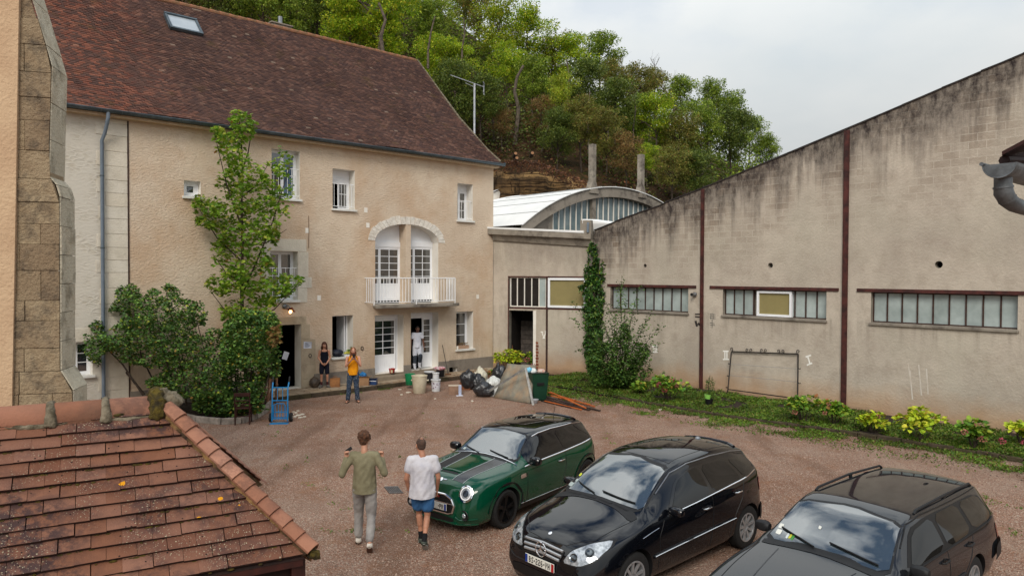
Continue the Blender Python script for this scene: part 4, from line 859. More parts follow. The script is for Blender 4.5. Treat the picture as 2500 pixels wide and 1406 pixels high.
fr = frame(anx, x_+.05, bw2[1]+.1, bwz+.02, bwt-.02, -.04, .09, .14, name='casement'); fr['label'] = 'white framed casement with olive blind'; MB().box(x_+.14, bw2[1]+.01, .02, .03, bwz+.11, bwt-.11).make('blind', M['blind'], fr)
xj = bd[1]; MB().box(xj-.03, xj+.10, -.01, .1, .06, bd[3]).make('door_jamb', M['offwhite'], anx)
mb = MB()
for k in range(9): a = BF.at(1302, 836+k*5); mb.box(xj+.1, xj+.2+.02*(k % 2), -.02, .05, .2+k*.13, .29+k*.13)
mb.make('broken_edge', simple('bare_brick', (140, 80, 56), .9, (100, 58, 44), 9), anx)
room(anx, bd[0], bd[1], bd[2], bd[3], .26, 1.2, 'dim')
bm_ = simple('grey_block', (92, 84, 78), .95, (70, 64, 60), 5, .01, 30, orand=.12)
for r in range(10):
 for c in range(4):
  xa_ = bd[0]+.02+c*.4-(.2 if r % 2 else 0); xb_ = xa_+.385; xa_, xb_ = max(xa_, bd[0]+.01), min(xb_, bd[1]-.01)
  if xb_-xa_ > .05: MB().box(xa_, xb_, 1.30, 1.42, .07+r*.205, .07+r*.205+.19).make('block', bm_, anx)
stroke(BF, anx, [((1323, 810), (1328, 825)), ((1333, 809), (1328, 825)), ((1320, 810), (1326, 810)), ((1330, 809), (1335, 809)), ((1325, 825), (1331, 825))], .04, wp, 'painted_numeral')['label'] = 'painted white numeral V'
plk = fthing('wooden_pole', 'thin wooden pole leaning inside the annex doorway', 'pole', BF); a = BF.at(1253, 862, -.1); b = BF.at(1244, 815, -.4); MB().tube([(a[0], .15, .08), (b[0]+.05, .5, b[1])], .018, 6).make('pole', M['wood'], plk)
# VAULTED HALL behind
hl0 = ondepth(1255, 548, 40.0); HAF = Frame(hl0, HF.u)
hall = fthing('vaulted_hall', 'white vaulted hall with a concrete arch and glazed gable behind the annex', 'hall', HAF)
def hp(x, y, off=0.): return HAF.at(x, y, off)
arc = [hp(*q) for q in ((1262, 549), (1280, 537), (1310, 516), (1360, 489), (1400, 471), (1450, 460), (1500, 459), (1545, 468), (1575, 480), (1606, 499))]
xs_, zs_ = np.array(arc).T
cf = np.polyfit(xs_, zs_, 2); xc = -cf[1]/2/cf[0]; zc = np.polyval(cf, xc); zsp = np.polyval(cf, xs_[0]); hw = xc-xs_[0]; rise = zc-zsp
Rr = (hw*hw+rise*rise)/(2*rise)
def az(x, dr=0.): return zc-Rr+math.sqrt(max(0, (Rr-dr)**2-(x-xc)**2))
n = 40; mb = MB(); X = np.linspace(xc-hw, xc+hw, n+1); RB = .62
for a, b in zip(X[:-1], X[1:]):
 zi = lambda x: max(zsp-.25, az(x, RB))
 mb.add([(a, -.35, zi(a)), (b, -.35, zi(b)), (b, -.35, az(b)), (a, -.35, az(a)), (a, .15, zi(a)), (b, .15, zi(b)), (b, .15, az(b)), (a, .15, az(a))], [(0, 1, 2, 3), (0, 4, 5, 1), (3, 2, 6, 7)])
mb.make('arch_rib', M['concrete'], hall)
mb = MB()
gx0, gx1 = hp(1350, 540)[0], xc+hw*.72; gz0 = hp(1380, 566)[1]-.3
for a, b in zip(X[:-1], X[1:]):
 if b <= gx0 or a >= gx1: mb.quad((a, 0, 5), (b, 0, 5), (b, 0, az(b, RB*.9)), (a, 0, az(a, RB*.9)))
 elif a < gx0: mb.quad((a, 0, 5), (gx0, 0, 5), (gx0, 0, az(gx0, RB*.9)), (a, 0, az(a, RB*.9)))
 elif b > gx1: mb.quad((gx1, 0, 5), (b, 0, 5), (b, 0, az(b, RB*.9)), (gx1, 0, az(gx1, RB*.9)))
mb.quad((gx0, 0, 5), (gx1, 0, 5), (gx1, 0, gz0), (gx0, 0, gz0)); mb.make('gable_wall', M['concrete'], hall)
gl = simple('blue_ribbed_glass', (112, 126, 128), .25, (70, 92, 98), 1.1, spec=.7)
nb = 24; gw = (gx1-gx0)/nb
for i in range(nb):
 a, b = gx0+gw*i+.0, gx0+gw*(i+1); MB().add([(a+.02, .05, gz0), (b-.02, .05, gz0), (b-.02, .05, az(b, RB*.95)), (a+.02, .05, az(a, RB*.95))], [(0, 1, 2, 3)]).make('pane', gl, hall)
 MB().box(a-.022, a+.022, -.02, .07, gz0, az(a, RB*.95)).make('glazing_bar', M['offwhite'], hall)
px_ = hp(1445, 500)[0]; MB().box(px_-.16, px_+.16, -.2, .1, gz0, az(px_, .3)).make('mullion', M['concrete'], hall)
for (xp, yt, w_) in ((1445, 353, .17), (1563.5, 378, .17)):
 x, zt = hp(xp, yt, .2); MB().box(x-w_, x+w_, -.42, -.08, az(x)-.3, zt).make('post', M['concrete'], hall, bevel=.015)
 MB().add([(x-.42, -.44, az(x)-.32), (x+.42, -.44, az(x)-.32), (x+.12, -.44, az(x)+.5), (x-.12, -.44, az(x)+.5), (x-.42, -.02, az(x)-.32), (x+.42, -.02, az(x)-.32), (x+.12, -.02, az(x)+.5), (x-.12, -.02, az(x)+.5)], [(0, 1, 2, 3), (0, 3, 7, 4), (1, 5, 6, 2)]).make('post_base', M['concrete'], hall)
mb = MB(); bays = [(-.45, 7.0, .0), (7.2, 16.0, -.06), (16.2, 26, -.12)]
for (ya, yb, dz) in bays:
 for a, b in zip(X[:-1], X[1:]): mb.quad((a, ya, az(a)+.03+dz), (b, ya, az(b)+.03+dz), (b, yb, az(b)+.03+dz), (a, yb, az(a)+.03+dz));
 for a, b in zip(X[:-1], X[1:]): mb.quad((a, ya, az(a)-.02), (b, ya, az(b)-.02), (b, ya, az(b)+.03+dz), (a, ya, az(a)+.03+dz))
mb.make('vault', wm, hall, True)
for xs0 in np.linspace(xc-hw+1.2, xc-.5, 6): MB().tube([(xs0, -.4, az(xs0)+.04), (xs0, 7.0, az(xs0)+.04)], .022, 4).make('seam', simple('membrane_seam', (170, 172, 172), .7), hall)
for yr in (7.2, 16.15):
 mb = MB(); mb.tube([(x, yr, az(x)-.04) for x in X], .13, 6); mb.make('vault_rib', wm, hall)
mb = MB().box(xc-hw+.05, xc+hw, .4, 27, 0, zsp-.1); mb.make('side_wall', M['concrete'], hall)
sp0 = ondepth(1222, 468, 54.0); shd = thing('small_shed', 'small pale gabled shed at the foot of the rock face', 'shed', (sp0[0], sp0[1], 0), HF.ang)
hh = sp0[2]; MB().prism([(-2.5, 0), (2.5, 0), (2.5, hh-1.0), (0, hh+.15), (-2.5, hh-1.0)], 0, 4).make('wall', M['offwhite'], shd); MB().add([(-2.7, -.15, hh-.95), (0, -.15, hh+.28), (2.7, -.15, hh-.95), (-2.7, 4, hh-.95), (0, 4, hh+.28), (2.7, 4, hh-.95)], [(0, 1, 4, 3), (1, 2, 5, 4)]).make('roof', wm, shd)
# TOWER WALL WITH BUTTRESS on the left
ta = math.radians(15); TP = ondepth(136, 500, 10.0); TF = Frame(TP, (math.cos(ta), math.sin(ta)))
tw = fthing('buttress', 'weathered stepped stone buttress on an orange rendered wall, far left', 'buttress', TF)
def tp(x, y, off=0.): return TF.at(x, y, off)
steps = [(985, 905, 150, 185), ]
zz = lambda y: tp(100, y)[1]
edge = [(-.2, tp(150, 960)[0]+.16), (zz(955), tp(146, 960)[0]+.16), (zz(905), tp(147, 905)[0]), (zz(480), tp(145, 480)[0]), (zz(450), tp(140, 450)[0]-.02), (zz(430), tp(121, 440)[0]-.01), (zz(160), tp(126, 160)[0]), (zz(110), tp(112, 100)[0]), (zz(0), tp(78, 0)[0]), (zz(-120), tp(40, -120)[0]), (zz(-200), tp(20, -200)[0])]
eu = lambda z: np.interp(z, [e_[0] for e_ in edge], [e_[1] for e_ in edge])
ul = tp(20, 500)[0]-.35; z = -.2; r = 0
while z < 7.6:
 h = RNG.uniform(.27, .42); z2 = z+h; lo = eu(z+.01); hi = eu(z2-.01)
 splits = [ul]; k = ul+RNG.uniform(.35, .6)
 while k < min(lo, hi)-.22: splits.append(k); k += RNG.uniform(.32, .6)
 splits.append(None)
 for i in range(len(splits)-1):
  a = splits[i]; b0_, b1_ = (splits[i+1],)*2 if splits[i+1] is not None else (lo, hi)
  if b1_-a < .03: continue
  pr = RNG.uniform(0, .018); D = .55; g_ = .0035
  v = [(a+g_, -pr, z+g_), (b0_-g_, -pr, z+g_), (b0_-g_, D, z+g_), (a+g_, D, z+g_), (a+g_, -pr, z2-g_), (b1_-g_, -pr, z2-g_), (b1_-g_, D, z2-g_), (a+g_, D, z2-g_)]
  MB().add(v, [(0, 3, 2, 1), (4, 5, 6, 7), (0, 1, 5, 4), (1, 2, 6, 5), (2, 3, 7, 6), (3, 0, 4, 7)]).make('stone', M['buttress'], tw, bevel=.006)
 z = z2; r += 1
MB().add([(ul, .008, -.2), (edge[0][1]-.03, .008, -.2)]+[(e_[1]-.02, .008, e_[0]) for e_ in edge[1:]]+[(ul, .008, edge[-1][0])], [tuple(range(len(edge)+2))]).make('mortar_core', M['buttress'], tw)
mb = MB()
for (a, b) in zip(edge[:-1], edge[1:]):
 n = max(1, int((b[0]-a[0])/.4))
 for i in range(n):
  za, zb_ = a[0]+(b[0]-a[0])*i/n, a[0]+(b[0]-a[0])*(i+1)/n; ua_, ub_ = eu(za+1e-4), eu(zb_-1e-4); j = RNG.uniform(-.004, .012)
  mb2 = MB().add([(ua_+.002, .0, za+.004), (ua_+.012+j, .01, za+.004), (ua_+.012+j, .6, za+.004), (ua_+.002, .6, za+.004), (ub_+.002, .0, zb_-.004), (ub_+.012+j, .01, zb_-.004), (ub_+.012+j, .6, zb_-.004), (ub_+.002, .6, zb_-.004)], [(0, 3, 2, 1), (4, 5, 6, 7), (0, 1, 5, 4), (1, 2, 6, 5), (2, 3, 7, 6), (3, 0, 4, 7)])
  mb2.make('stone', M['butlit'], tw, bevel=.003)
e_l = lambda y, x: tp(x, y, .06)
mb = MB(); v = [(ul-6, -.06, -.5), (e_l(985, 29)[0]-.03, -.06, -.5), (e_l(985, 29)[0], -.06, e_l(985, 29)[1]), (e_l(500, 38)[0], -.06, e_l(500, 38)[1]), (e_l(0, 46)[0], -.06, e_l(0, 46)[1]), (e_l(-200, 48)[0], -.06, e_l(-200, 48)[1]), (ul-6, -.06, 9)]
n = len(v); mb.add(v+[(a, .4, c) for a, b, c in v], [tuple(range(n)), ]+[(i, i+n, (i+1) % n+n, (i+1) % n) for i in range(n)]); mb.make('rendered_wall', M['orender'], tw)
MB().box(ul-6, ul-.6, .41, 2.5, -.5, 8.5).make('back_wall', M['orender'], tw)
# HILLSIDE
VT = ([-1.1, -.75, -.5, -.25, -.1, -.03, .03, .11, .2, .28, .33, .37, .48, .71], [.62, .60, .56, .48, .42, .375, .345, .31, .27, .23, .2, .17, .12, .04])
VB = ([-1.1, -.1, -.03, .085, .2, .37, .71], [.17, .16, .152, .132, .09, .055, .0])
Y0, Y1 = 57., 92.
def hill_z(u, Y):
 zb = EYE+np.interp(u, *VB)*Y0; zt = EYE+np.interp(u, *VT)*Y1-6.0; s = (Y-Y0)/(Y1-Y0)
 if s < 0: return zb*np.clip(1+s*9, 0, 1)
 if s <= 1: return zb+(zt-zb)*(s**.9)
 return zt+(s-1)*1.5
U = np.linspace(-1.1, .95, 110); Ys = np.concatenate([[Y0-3.6, Y0-2.4, Y0-1.2, Y0], np.linspace(Y0+1.2, Y1, 30), [100, 115, 140]])
V = [];
for Y in Ys:
 for u in U:
  z = hill_z(u, Y); k = noise.noise(Vector((u*18, Y*.2, 0)))*1.1
  if Y < Y0+.1:
   st_ = .5*noise.noise(Vector((u*60, z*.9, 3)))
   V.append((u*Y, Y+k*.5+st_, z))
  else: V.append((u*Y, Y, z+k))
nu = len(U); FQ = [(j*nu+i, j*nu+i+1, (j+1)*nu+i+1, (j+1)*nu+i) for j in range(len(Ys)-1) for i in range(nu-1)]
t = NT('hillside_soil'); w = t.co('World'); col = t.mix(t.rng(t.noise(w, .6, 5), .35, .65), lin((70, 52, 38)), lin((46, 44, 26))); col = t.mix(t.rng(t.noise(w, 2.2, 5), .5, .7), col, lin((92, 66, 46)))
t.bump(t.noise(w, 3, 5), .3); M['hillsoil'] = t.fin(col, .95, 0, .1)
ho = link('hill', np_mesh('hill', V, FQ, M['hillsoil']), smooth=True); ho['kind'] = 'structure'
t = NT('sandstone_face'); w = t.co('World'); sp = t.n('ShaderNodeSeparateXYZ'); t.l(w, sp.inputs[0])
bed = t.noise(t.co('World', (.12, .12, 1.6)), 1.1, 5, .6, .4)
col = t.mix(t.rng(bed, .35, .65), lin((176, 140, 92)), lin((132, 100, 66))); col = t.mix(t.rng(t.noise(t.co('World', (1, 1, .4)), .7, 4), .42, .62, 0, .8), col, lin((92, 74, 56)))
col = t.mix(t.rng(t.noise(w, 1.1, 5, .7), .55, .68, 0, .8), col, lin((58, 48, 40))); col = t.mix(t.rng(t.noise(t.co('World', (1.2, 1, .2), loc=(2, 0, 0)), .6, 3), .58, .7, 0, .7), col, lin((202, 166, 112)))
ck = t.math('MULTIPLY', t.rng(t.math('ABSOLUTE', t.math('SUBTRACT', t.noise(t.co('World', (.05, .05, .9), loc=(3, 1, 0)), 1.3, 3), .5)), .004, .02, .15, 1), t.rng(t.math('ABSOLUTE', t.math('SUBTRACT', t.noise(t.co('World', (1.2, .6, .12)), .8, 3), .5)), .003, .014, .35, 1)); col = t.mix(ck, lin((48, 38, 30)), col)
t.bump(t.math('ADD', t.math('ADD', bed, ck), t.math('MULTIPLY', t.noise(w, 2.6, 7, .75), 1.3)), .5); M['cliff'] = t.fin(col, .95, 0, .15)
cl0 = ondepth(1190, 420, 52.5); clf = bpy.data.objects.new('cliff', None)
V = []; nx, nz = 60, 34; uu = np.linspace(-.16, .11, nx);
for j in range(nz):
 for i in range(nx):
  f_ = j/(nz-1); u = uu[i]; ztop = EYE+.150*53-.2+noise.noise(Vector((u*40, 1, 1)))*.5-max(0, u-.045)*15; z = f_*ztop
  bedk = math.floor(z*1.05+noise.noise(Vector((u*14, 0, 5)))*.4); off_ = .55*noise.cell(Vector((bedk*3.1, math.floor(u*42+bedk*.37)*1.7, 2)))+.35*noise.noise(Vector((u*70, z*1.3, 0)))
  Yc = 53.2-off_+(f_**6)*1.6; V.append((u*Yc, Yc, z))
FQ = [(j*nx+i, j*nx+i+1, (j+1)*nx+i+1, (j+1)*nx+i) for j in range(nz-1) for i in range(nx-1)]
for i in range(nx): v = V[(nz-1)*nx+i]; V.append((v[0]*1.1, v[1]+6, v[2]+.6))
FQ += [((nz-1)*nx+i, (nz-1)*nx+i+1, nz*nx+i+1, nz*nx+i) for i in range(nx-1)]
clo = link('cliff', np_mesh('cliff', V, FQ, M['cliff'])); clo.data.materials.append(M['hillsoil']); clo.data.polygons.foreach_set('material_index', [0]*(len(FQ)-nx+1)+[1]*(nx-1)); clo['kind'] = 'structure'
# NEAR OUTBUILDING ROOF (bottom left)
RA, RT = .52, .79
r3 = np.array([math.cos(RA), math.sin(RA), 0]); d3 = np.array([math.sin(RA)*math.cos(RT), -math.cos(RA)*math.cos(RT), -math.sin(RT)]); n3 = np.cross(r3, -d3)
Q0 = ondepth(150, 1070, 6.3)
def rp(x, y, off=0.):
 P0 = Q0+n3*off; v = ray(x, y); t_ = (P0-C_).dot(n3)/v.dot(n3); Q = C_+t_*v-P0; return Q.dot(r3), Q.dot(d3)
shedr = bpy.data.objects.new('outbuilding', None); COL.objects.link(shedr)
tag(shedr, 'near outbuilding roof of lichened red flat tiles with big ridge tiles, bottom left', 'outbuilding')
shedr.matrix_world = Matrix(((r3[0], -d3[0], n3[0], Q0[0]), (r3[1], -d3[1], n3[1], Q0[1]), (r3[2], -d3[2], n3[2], Q0[2]), (0, 0, 0, 1)))
M['gapshade'] = simple('shaded_grimy_edge', (40, 28, 24), .95, (64, 40, 32), 22, which='World'); K = .9; EX, TWd = .137*K, .2468*K; b0r = -.0206*K; hipA = rp(404, 1030); hipB = rp(736, 1352)  # tile front edges: grime and lichen, plus painted shade deepening the row gaps
hd = np.array(hipB)-np.array(hipA); hd /= np.linalg.norm(hd); hn2 = np.array([-hd[1], hd[0]])
if hn2[0] < 0: hn2 = -hn2
aL = -2.3
slp = .2*.12
for row in range(-1, 13):
 be = b0r+EX*row
 ph = (-.3696*K+(TWd/2 if row % 2 else 0)) % TWd
 a = aL+ph-(aL % TWd)
 while a < 2.4:
  x0, x1 = a+.002, a+TWd-.002; top = be-EX*1.32; ja = RNG.uniform(-.004, .004); jb = RNG.uniform(-.007, .007)
  poly = [(x0+ja, top), (x1+ja, top), (x1+ja, be+jb), (x0+ja, be+jb*.4)]
  poly = clip_half(poly, np.array(hipA)+hn2*.0, hn2)
  if len(poly) >= 3 and max(p[0] for p in poly)-min(p[0] for p in poly) > .02:
   jz = RNG.uniform(-.003, .007); wv = .006*math.sin(a*3+row)+RNG.uniform(-.001, .001)
   zf = lambda b: wv+jz+.042*(b-top)/(be-top)+.004
   me_v = [(p[0], -p[1], zf(p[1])) for p in poly]+[(p[0], -p[1], zf(p[1])-.030) for p in poly]; n = len(poly)
   f = [tuple(range(n))[::-1], tuple(range(n, 2*n))]+[(i, (i+1) % n, (i+1) % n+n, i+n) for i in range(n)]
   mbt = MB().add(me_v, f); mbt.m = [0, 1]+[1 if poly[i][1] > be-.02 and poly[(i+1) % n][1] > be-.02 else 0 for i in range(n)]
   o = mbt.make('tile', [M['clay'], M['gapshade']], shedr);
   bm = bmesh.new(); bm.from_mesh(o.data); bmesh.ops.recalc_face_normals(bm, faces=bm.faces); bm.to_mesh(o.data); bm.free()
  a += TWd
mb = MB()
for row in range(-1, 13):
 be = b0r+EX*row; a = aL; wlim = hipA[0]+(be-hipA[1])*hd[0]/hd[1]
 while a < wlim-.05:
  if RNG.random() < .55:
   s_ = RNG.uniform(.006, .016); mb.lathe([(.001, 0), (s_, .0), (s_*.8, s_*.5), (.001, s_*.7)], 6, Matrix.Translation((a, -be-RNG.uniform(0, .012), .012)) @ Matrix.Diagonal((RNG.uniform(1, 2.6), .8, 1, 1)), cap=False)
  a += RNG.uniform(.02, .09)
stuff(mb.make('moss', M['moss'], shedr, True))
hx = lambda b: hipA[0]+(b-hipA[1])*hd[0]/hd[1]
mb = MB().add([(aL, .2, -.03), (hx(-.2), .2, -.03), (hx(b0r+EX*12.2), -(b0r+EX*12.2), -.012), (aL, -(b0r+EX*12.2), -.012)], [(0, 1, 2, 3)]); mb.make('roof_boards', M['tiledark'], shedr)
ra_, rb_ = rp(0, 1040), rp(385, 1010); apex = rp(392, 1003)
rbv = -.30*K
def W2L(P): Q = np.array(P)-Q0; return np.array([Q.dot(r3), Q.dot(-d3), Q.dot(n3)])
rxs = [rp(x, 1010)[0] for x in (-150, 124, 258, 375)]
upn = W2L(Q0+np.array([0, 0, 1.])); away = W2L(Q0+np.array([-math.sin(RA), math.cos(RA), 0.]))
axis0 = np.array([0, -rbv, 0.])+away*.03-upn*.055
for i in range(3):
 xa, xb = rxs[i]+.012, rxs[i+1]-.012; sec = []; R_t = .145; n = 18
 v = []; f = []
 for x in (xa, xb):
  for rr in (R_t, R_t-.018):
   for k in range(n+1):
    a = PI*(k/n)*1.12-.06*PI; v.append(tuple(np.array([x, 0, 0])+axis0+away*(-math.cos(a)*rr)+upn*(math.sin(a)*rr*1.02)))
 m1 = n+1
 for k in range(n): f += [(k, k+1, 2*m1+k+1, 2*m1+k), (m1+k+1, m1+k, 3*m1+k, 3*m1+k+1), (k+1, k, m1+k, m1+k+1), (2*m1+k, 2*m1+k+1, 3*m1+k+1, 3*m1+k)]
 MB().add(v, f).make('ridge_tile', M['ridge'], shedr, True)
def blob(path_pts, name, mat, amp, r):
 mb = MB(); mb.tube(path_pts, r, 8); me = mb.mesh(name, mat)
 bm = bmesh.new(); bm.from_mesh(me); bmesh.ops.subdivide_edges(bm, edges=bm.edges, cuts=2, use_grid_fill=True)
 for v in bm.verts: v.co += Vector(noise.noise_vector(v.co*22))*amp+Vector(noise.noise_vector(v.co*60))*amp*.4
 bm.to_mesh(me); bm.free(); return link(name, me, shedr, None, True)
for i in (1, 2):
 pth = []
 for k in range(13):
  a = PI*(k/12)*1.15-.08*PI; pth.append(tuple(np.array([rxs[i]+.004*math.sin(k), 0, 0])+axis0+away*(-math.cos(a)*.140)+upn*(math.sin(a)*.142)))
 blob(pth, 'mortar_collar', M['mortar'], .007, [.058-.026*math.sin(PI*k/12) for k in range(13)])
pth = []
for k in range(13):
 a = PI*(k/12)*1.15-.08*PI; pth.append(tuple(np.array([rxs[3]+.03, 0, 0])+axis0+away*(-math.cos(a)*.145)+upn*(math.sin(a)*.165)))
blob(pth, 'moss_cap', M['moss'], .026, .070)
pth = [tuple(np.array([rxs[3]+.05+.045*k, 0, 0])+axis0+upn*(.13-.012*k*k*.5)-away*(.01*k)) for k in range(5)]; blob(pth, 'mortar_lump', M['mortar'], .02, [.09, .095, .09, .08, .06])
blob([(x, -rbv-.115+.02*math.sin(x*9), .012) for x in np.linspace(aL, rxs[3]+.12, 30)], 'mortar_bed', M['mortar'], .010, .030)
blob([(x, -rbv-.085+.02*math.sin(x*11), .03) for x in np.linspace(rxs[2]+.05, rxs[3]+.1, 12)], 'moss_strip', M['moss'], .016, .025)
vA = np.array(rp(411, 992, .10)); vB = np.array(rp(763, 1339, .10))
vd = (vB-vA); LV = np.linalg.norm(vd); vd /= LV; vn = np.array([-vd[1], vd[0]]); vn = vn if vn[0] > 0 else -vn
NV = 12; st_ = LV/NV
for i in range(NV):
 c0 = vA+vd*st_*(i-.25); L_ = st_*1.28; v = []; f = []; wj = RNG.uniform(-.004, .004)
 pr = [(-.062, -.004), (-.058, .008), (-.04, .016), (-.01, .022), (.02, .022), (.045, .014), (.062, -.006), (.07, -.04), (.074, -.10)]; n = len(pr)-1
 for (s_, lift) in ((0, 0), (L_, .030)):
  for sh_ in (0, -.016):
   for (x, z) in pr: p_ = c0+vd*s_+vn*(x*(1+s_*.35)+wj+(.0 if sh_ == 0 else (-.012 if x > .05 else 0))); v.append((p_[0], -p_[1], .085+z+lift+sh_))
 m1 = n+1
 for k in range(n): f += [(k, k+1, 2*m1+k+1, 2*m1+k), (m1+k+1, m1+k, 3*m1+k, 3*m1+k+1), (2*m1+k, 2*m1+k+1, 3*m1+k+1, 3*m1+k)]
 f += [(0, 2*m1, 3*m1, m1), (n, m1+n, 3*m1+n, 2*m1+n)]
 o = MB().add(v, f).make('verge_tile', M['verge'], shedr, True, rot=None)
 bm = bmesh.new(); bm.from_mesh(o.data); bmesh.ops.recalc_face_normals(bm, faces=bm.faces); bm.to_mesh(o.data); bm.free()
v = []; f = []; N = 40; h0_, h1_ = np.array(hipA)-hd*.12, np.array(hipB)+hd*.02
for i in range(N+1):
 q_ = i/N; lo = h0_+(h1_-h0_)*q_; hi = vA+vd*LV*q_-vn*.05; j = RNG.uniform(-.012, .012); mid = lo*.55+hi*.45
 v += [(lo[0]-.012+j, -lo[1], -.01), (mid[0]+j, -mid[1], .045+j), (hi[0], -hi[1], .088), (hi[0]+vn[0]*.11, -(hi[1]+vn[1]*.11), .088), (hi[0]+vn[0]*.115, -(hi[1]+vn[1]*.115), -.25)]
for i in range(N): f += [(5*i+k, 5*i+k+1, 5*i+6+k, 5*i+5+k) for k in range(4)]
f.append((5*N, 5*N+1, 5*N+2, 5*N+3, 5*N+4)); MB().add(v, f).make('verge_mortar', M['vmortar'], shedr)
e_ = vA+vd*(LV+.03); blob([(e_[0]-.04, -e_[1]+.01, .045), (e_[0]+.05, -e_[1]-.01, .03)], 'moss_plug', M['moss'], .02, [.045, .04])
d4 = np.array([-math.sin(RA)*math.cos(RT), math.cos(RA)*math.cos(RT), -math.sin(RT)]); n4 = np.cross(-d4, r3); n4 = n4 if n4[2] > 0 else -n4
RG = Q0+r3*0+(-d3)*(-rbv); A4 = np.array(Q0+r3*(rxs[3]+.18)-d3*(-rbv)*1.0)
def bp_(x, y): v = ray(x, y); t_ = (RG-C_).dot(n4)/v.dot(n4); return C_+t_*v
E4 = bp_(650, 1168); S4 = bp_(436, 985)
v4 = E4-S4; L4 = np.linalg.norm(v4); v4 /= L4; side = np.cross(v4, n4); side = side if side.dot(r3) > 0 else -side
N4 = 14
for i in range(N4):
 c0 = S4+v4*L4*(i/N4-.02); Lq = L4/N4*1.3; v = []; f = []; n = 6
 for (s_, lift) in ((0, 0), (Lq, .03)):
  for k in range(n+1):
   q_ = k/n; p_ = c0+v4*s_-side*(.2-.2*q_)+n4*(.045*math.sin(q_*PI*.7+.2)+lift-.05-max(0, q_-.8)*.3); v.append(tuple(W2L(p_)))
  for k in range(n+1):
   q_ = k/n; p_ = c0+v4*s_-side*(.2-.2*q_)+n4*(.045*math.sin(q_*PI*.7+.2)+lift-.072-max(0, q_-.8)*.3); v.append(tuple(W2L(p_)))
 m1 = n+1
 for k in range(n): f += [(k, k+1, 2*m1+k+1, 2*m1+k), (m1+k, m1+k+1, 3*m1+k+1, 3*m1+k), (2*m1+k, 2*m1+k+1, 3*m1+k+1, 3*m1+k)]
 f += [(n, m1+n, 3*m1+n, 2*m1+n), (0, 2*m1, 3*m1, m1)]
 MB().add(v, f).make('verge_tile', M['verge'], shedr, True)
S5, E5 = S4-n4*.06, E4-n4*.06
mb = MB().add([tuple(W2L(p_)) for p_ in (S5-side*.05, E5-side*.05, E5-side*.30+n4*.0, S5-side*.30)], [(0, 1, 2, 3)]); mb.make('verge_mortar', M['mortar'], shedr)
mb = MB().add([tuple(W2L(p_)) for p_ in (RG+r3*aL, RG+r3*(rxs[3]+.15), E4-side*.2-n4*.08, RG+r3*aL+d4*L4)], [(0, 1, 2, 3)]); mb.make('back_slope', M['clay'], shedr)
be = b0r+EX*12; eL, eR = Q0+r3*aL+d3*be, Q0+r3*hx(be)+d3*be; ins = np.array([-math.sin(RA), math.cos(RA), 0])
zt_ = eL[2]-.04
dn = lambda P, z: np.array([P[0], P[1], z])
mb = MB(); a, b = eL+ins*.12, eR+ins*.12-r3*.02
mb.add([tuple(W2L(q_)) for q_ in (dn(a, -.05), dn(b, -.05), dn(b, zt_), dn(a, zt_))], [(0, 1, 2, 3)])
mb.make('front_wall', M['tiledark'], shedr)
g0 = Q0+r3*(hx(rbv))+d3*rbv; bk = dn(E4, 0)
mb = MB().add([tuple(W2L(q_)) for q_ in (dn(b, -.05), dn(b, zt_), dn(g0, g0[2]-.12), dn(E4-side*.12, E4[2]-.2), dn(E4-side*.12, -.05))], [(0, 1, 2, 3, 4)]); mb.make('gable_wall', M['orender'], shedr)
mb = MB();
bx = lambda c, w_, z0, z1: mb.add([tuple(W2L(np.array([c[0]+sx*w_*r3[0]+sy*w_*ins[0], c[1]+sx*w_*r3[1]+sy*w_*ins[1], z]))) for z in (z0, z1) for sx, sy in ((-1, -1), (1, -1), (1, 1), (-1, 1))], [(0, 3, 2, 1), (4, 5, 6, 7), (0, 1, 5, 4), (1, 2, 6, 5), (2, 3, 7, 6), (3, 0, 4, 7)])
bx(eR+ins*.10-r3*.03, .06, -.05, zt_); mb.make('corner_post', M['darkwood'], shedr)
mb = MB().add([tuple(W2L(q_)) for q_ in (eL+np.array([0, 0, -.02]), eR+np.array([0, 0, -.02]), eR+np.array([0, 0, -.09]), eL+np.array([0, 0, -.09]))], [(0, 1, 2, 3)]); mb.make('fascia', M['darkwood'], shedr)
# EAVE CORNER WITH GUTTER (right edge)
gcx = ondepth(2440, 400, 3.4); gdir = (ondepth(2500, 420, 3.7)-gcx); ga = math.radians(-22)
lean = thing('eave_corner', 'dark roof eave corner with a half-round zinc gutter and elbow downpipe, right edge', 'roof', tuple(gcx), ga)
mm = lambda px: px*3.4/FPX
gr2 = mm(37); yaw = Matrix.Rotation(0, 4, 'Z')
v = []; f = []; n = 14
for k in range(n+1):
 a = PI*k/n; v += [(0+0, -gr2*math.cos(a), -gr2*math.sin(a)*.95), (1.4, -gr2*math.cos(a), -gr2*math.sin(a)*.95)]
for k in range(n): f.append((2*k, 2*k+1, 2*k+3, 2*k+2))
RotG = Matrix.Rotation(math.radians(62), 4, 'Z') @ Matrix.Rotation(0, 4, 'Y')
zm = simple('weathered_zinc', (128, 134, 138), .5, (84, 86, 88), 7, .004, 20, metal=.55)
mbg = MB().add([tuple(RotG @ Vector(p_)) for p_ in v], f)
mbg.add([tuple(RotG @ Vector((0.0, -gr2*math.cos(PI*k/n), -gr2*math.sin(PI*k/n)*.95))) for k in range(n+1)], [tuple(range(n+1))])
mbg.add([tuple(RotG @ Vector((0.012, -gr2*.93*math.cos(PI*k/n), -gr2*.93*math.sin(PI*k/n)*.95))) for k in range(n+1)], [tuple(range(n, -1, -1))])
gt = mbg.make('gutter', zm, lean, False)
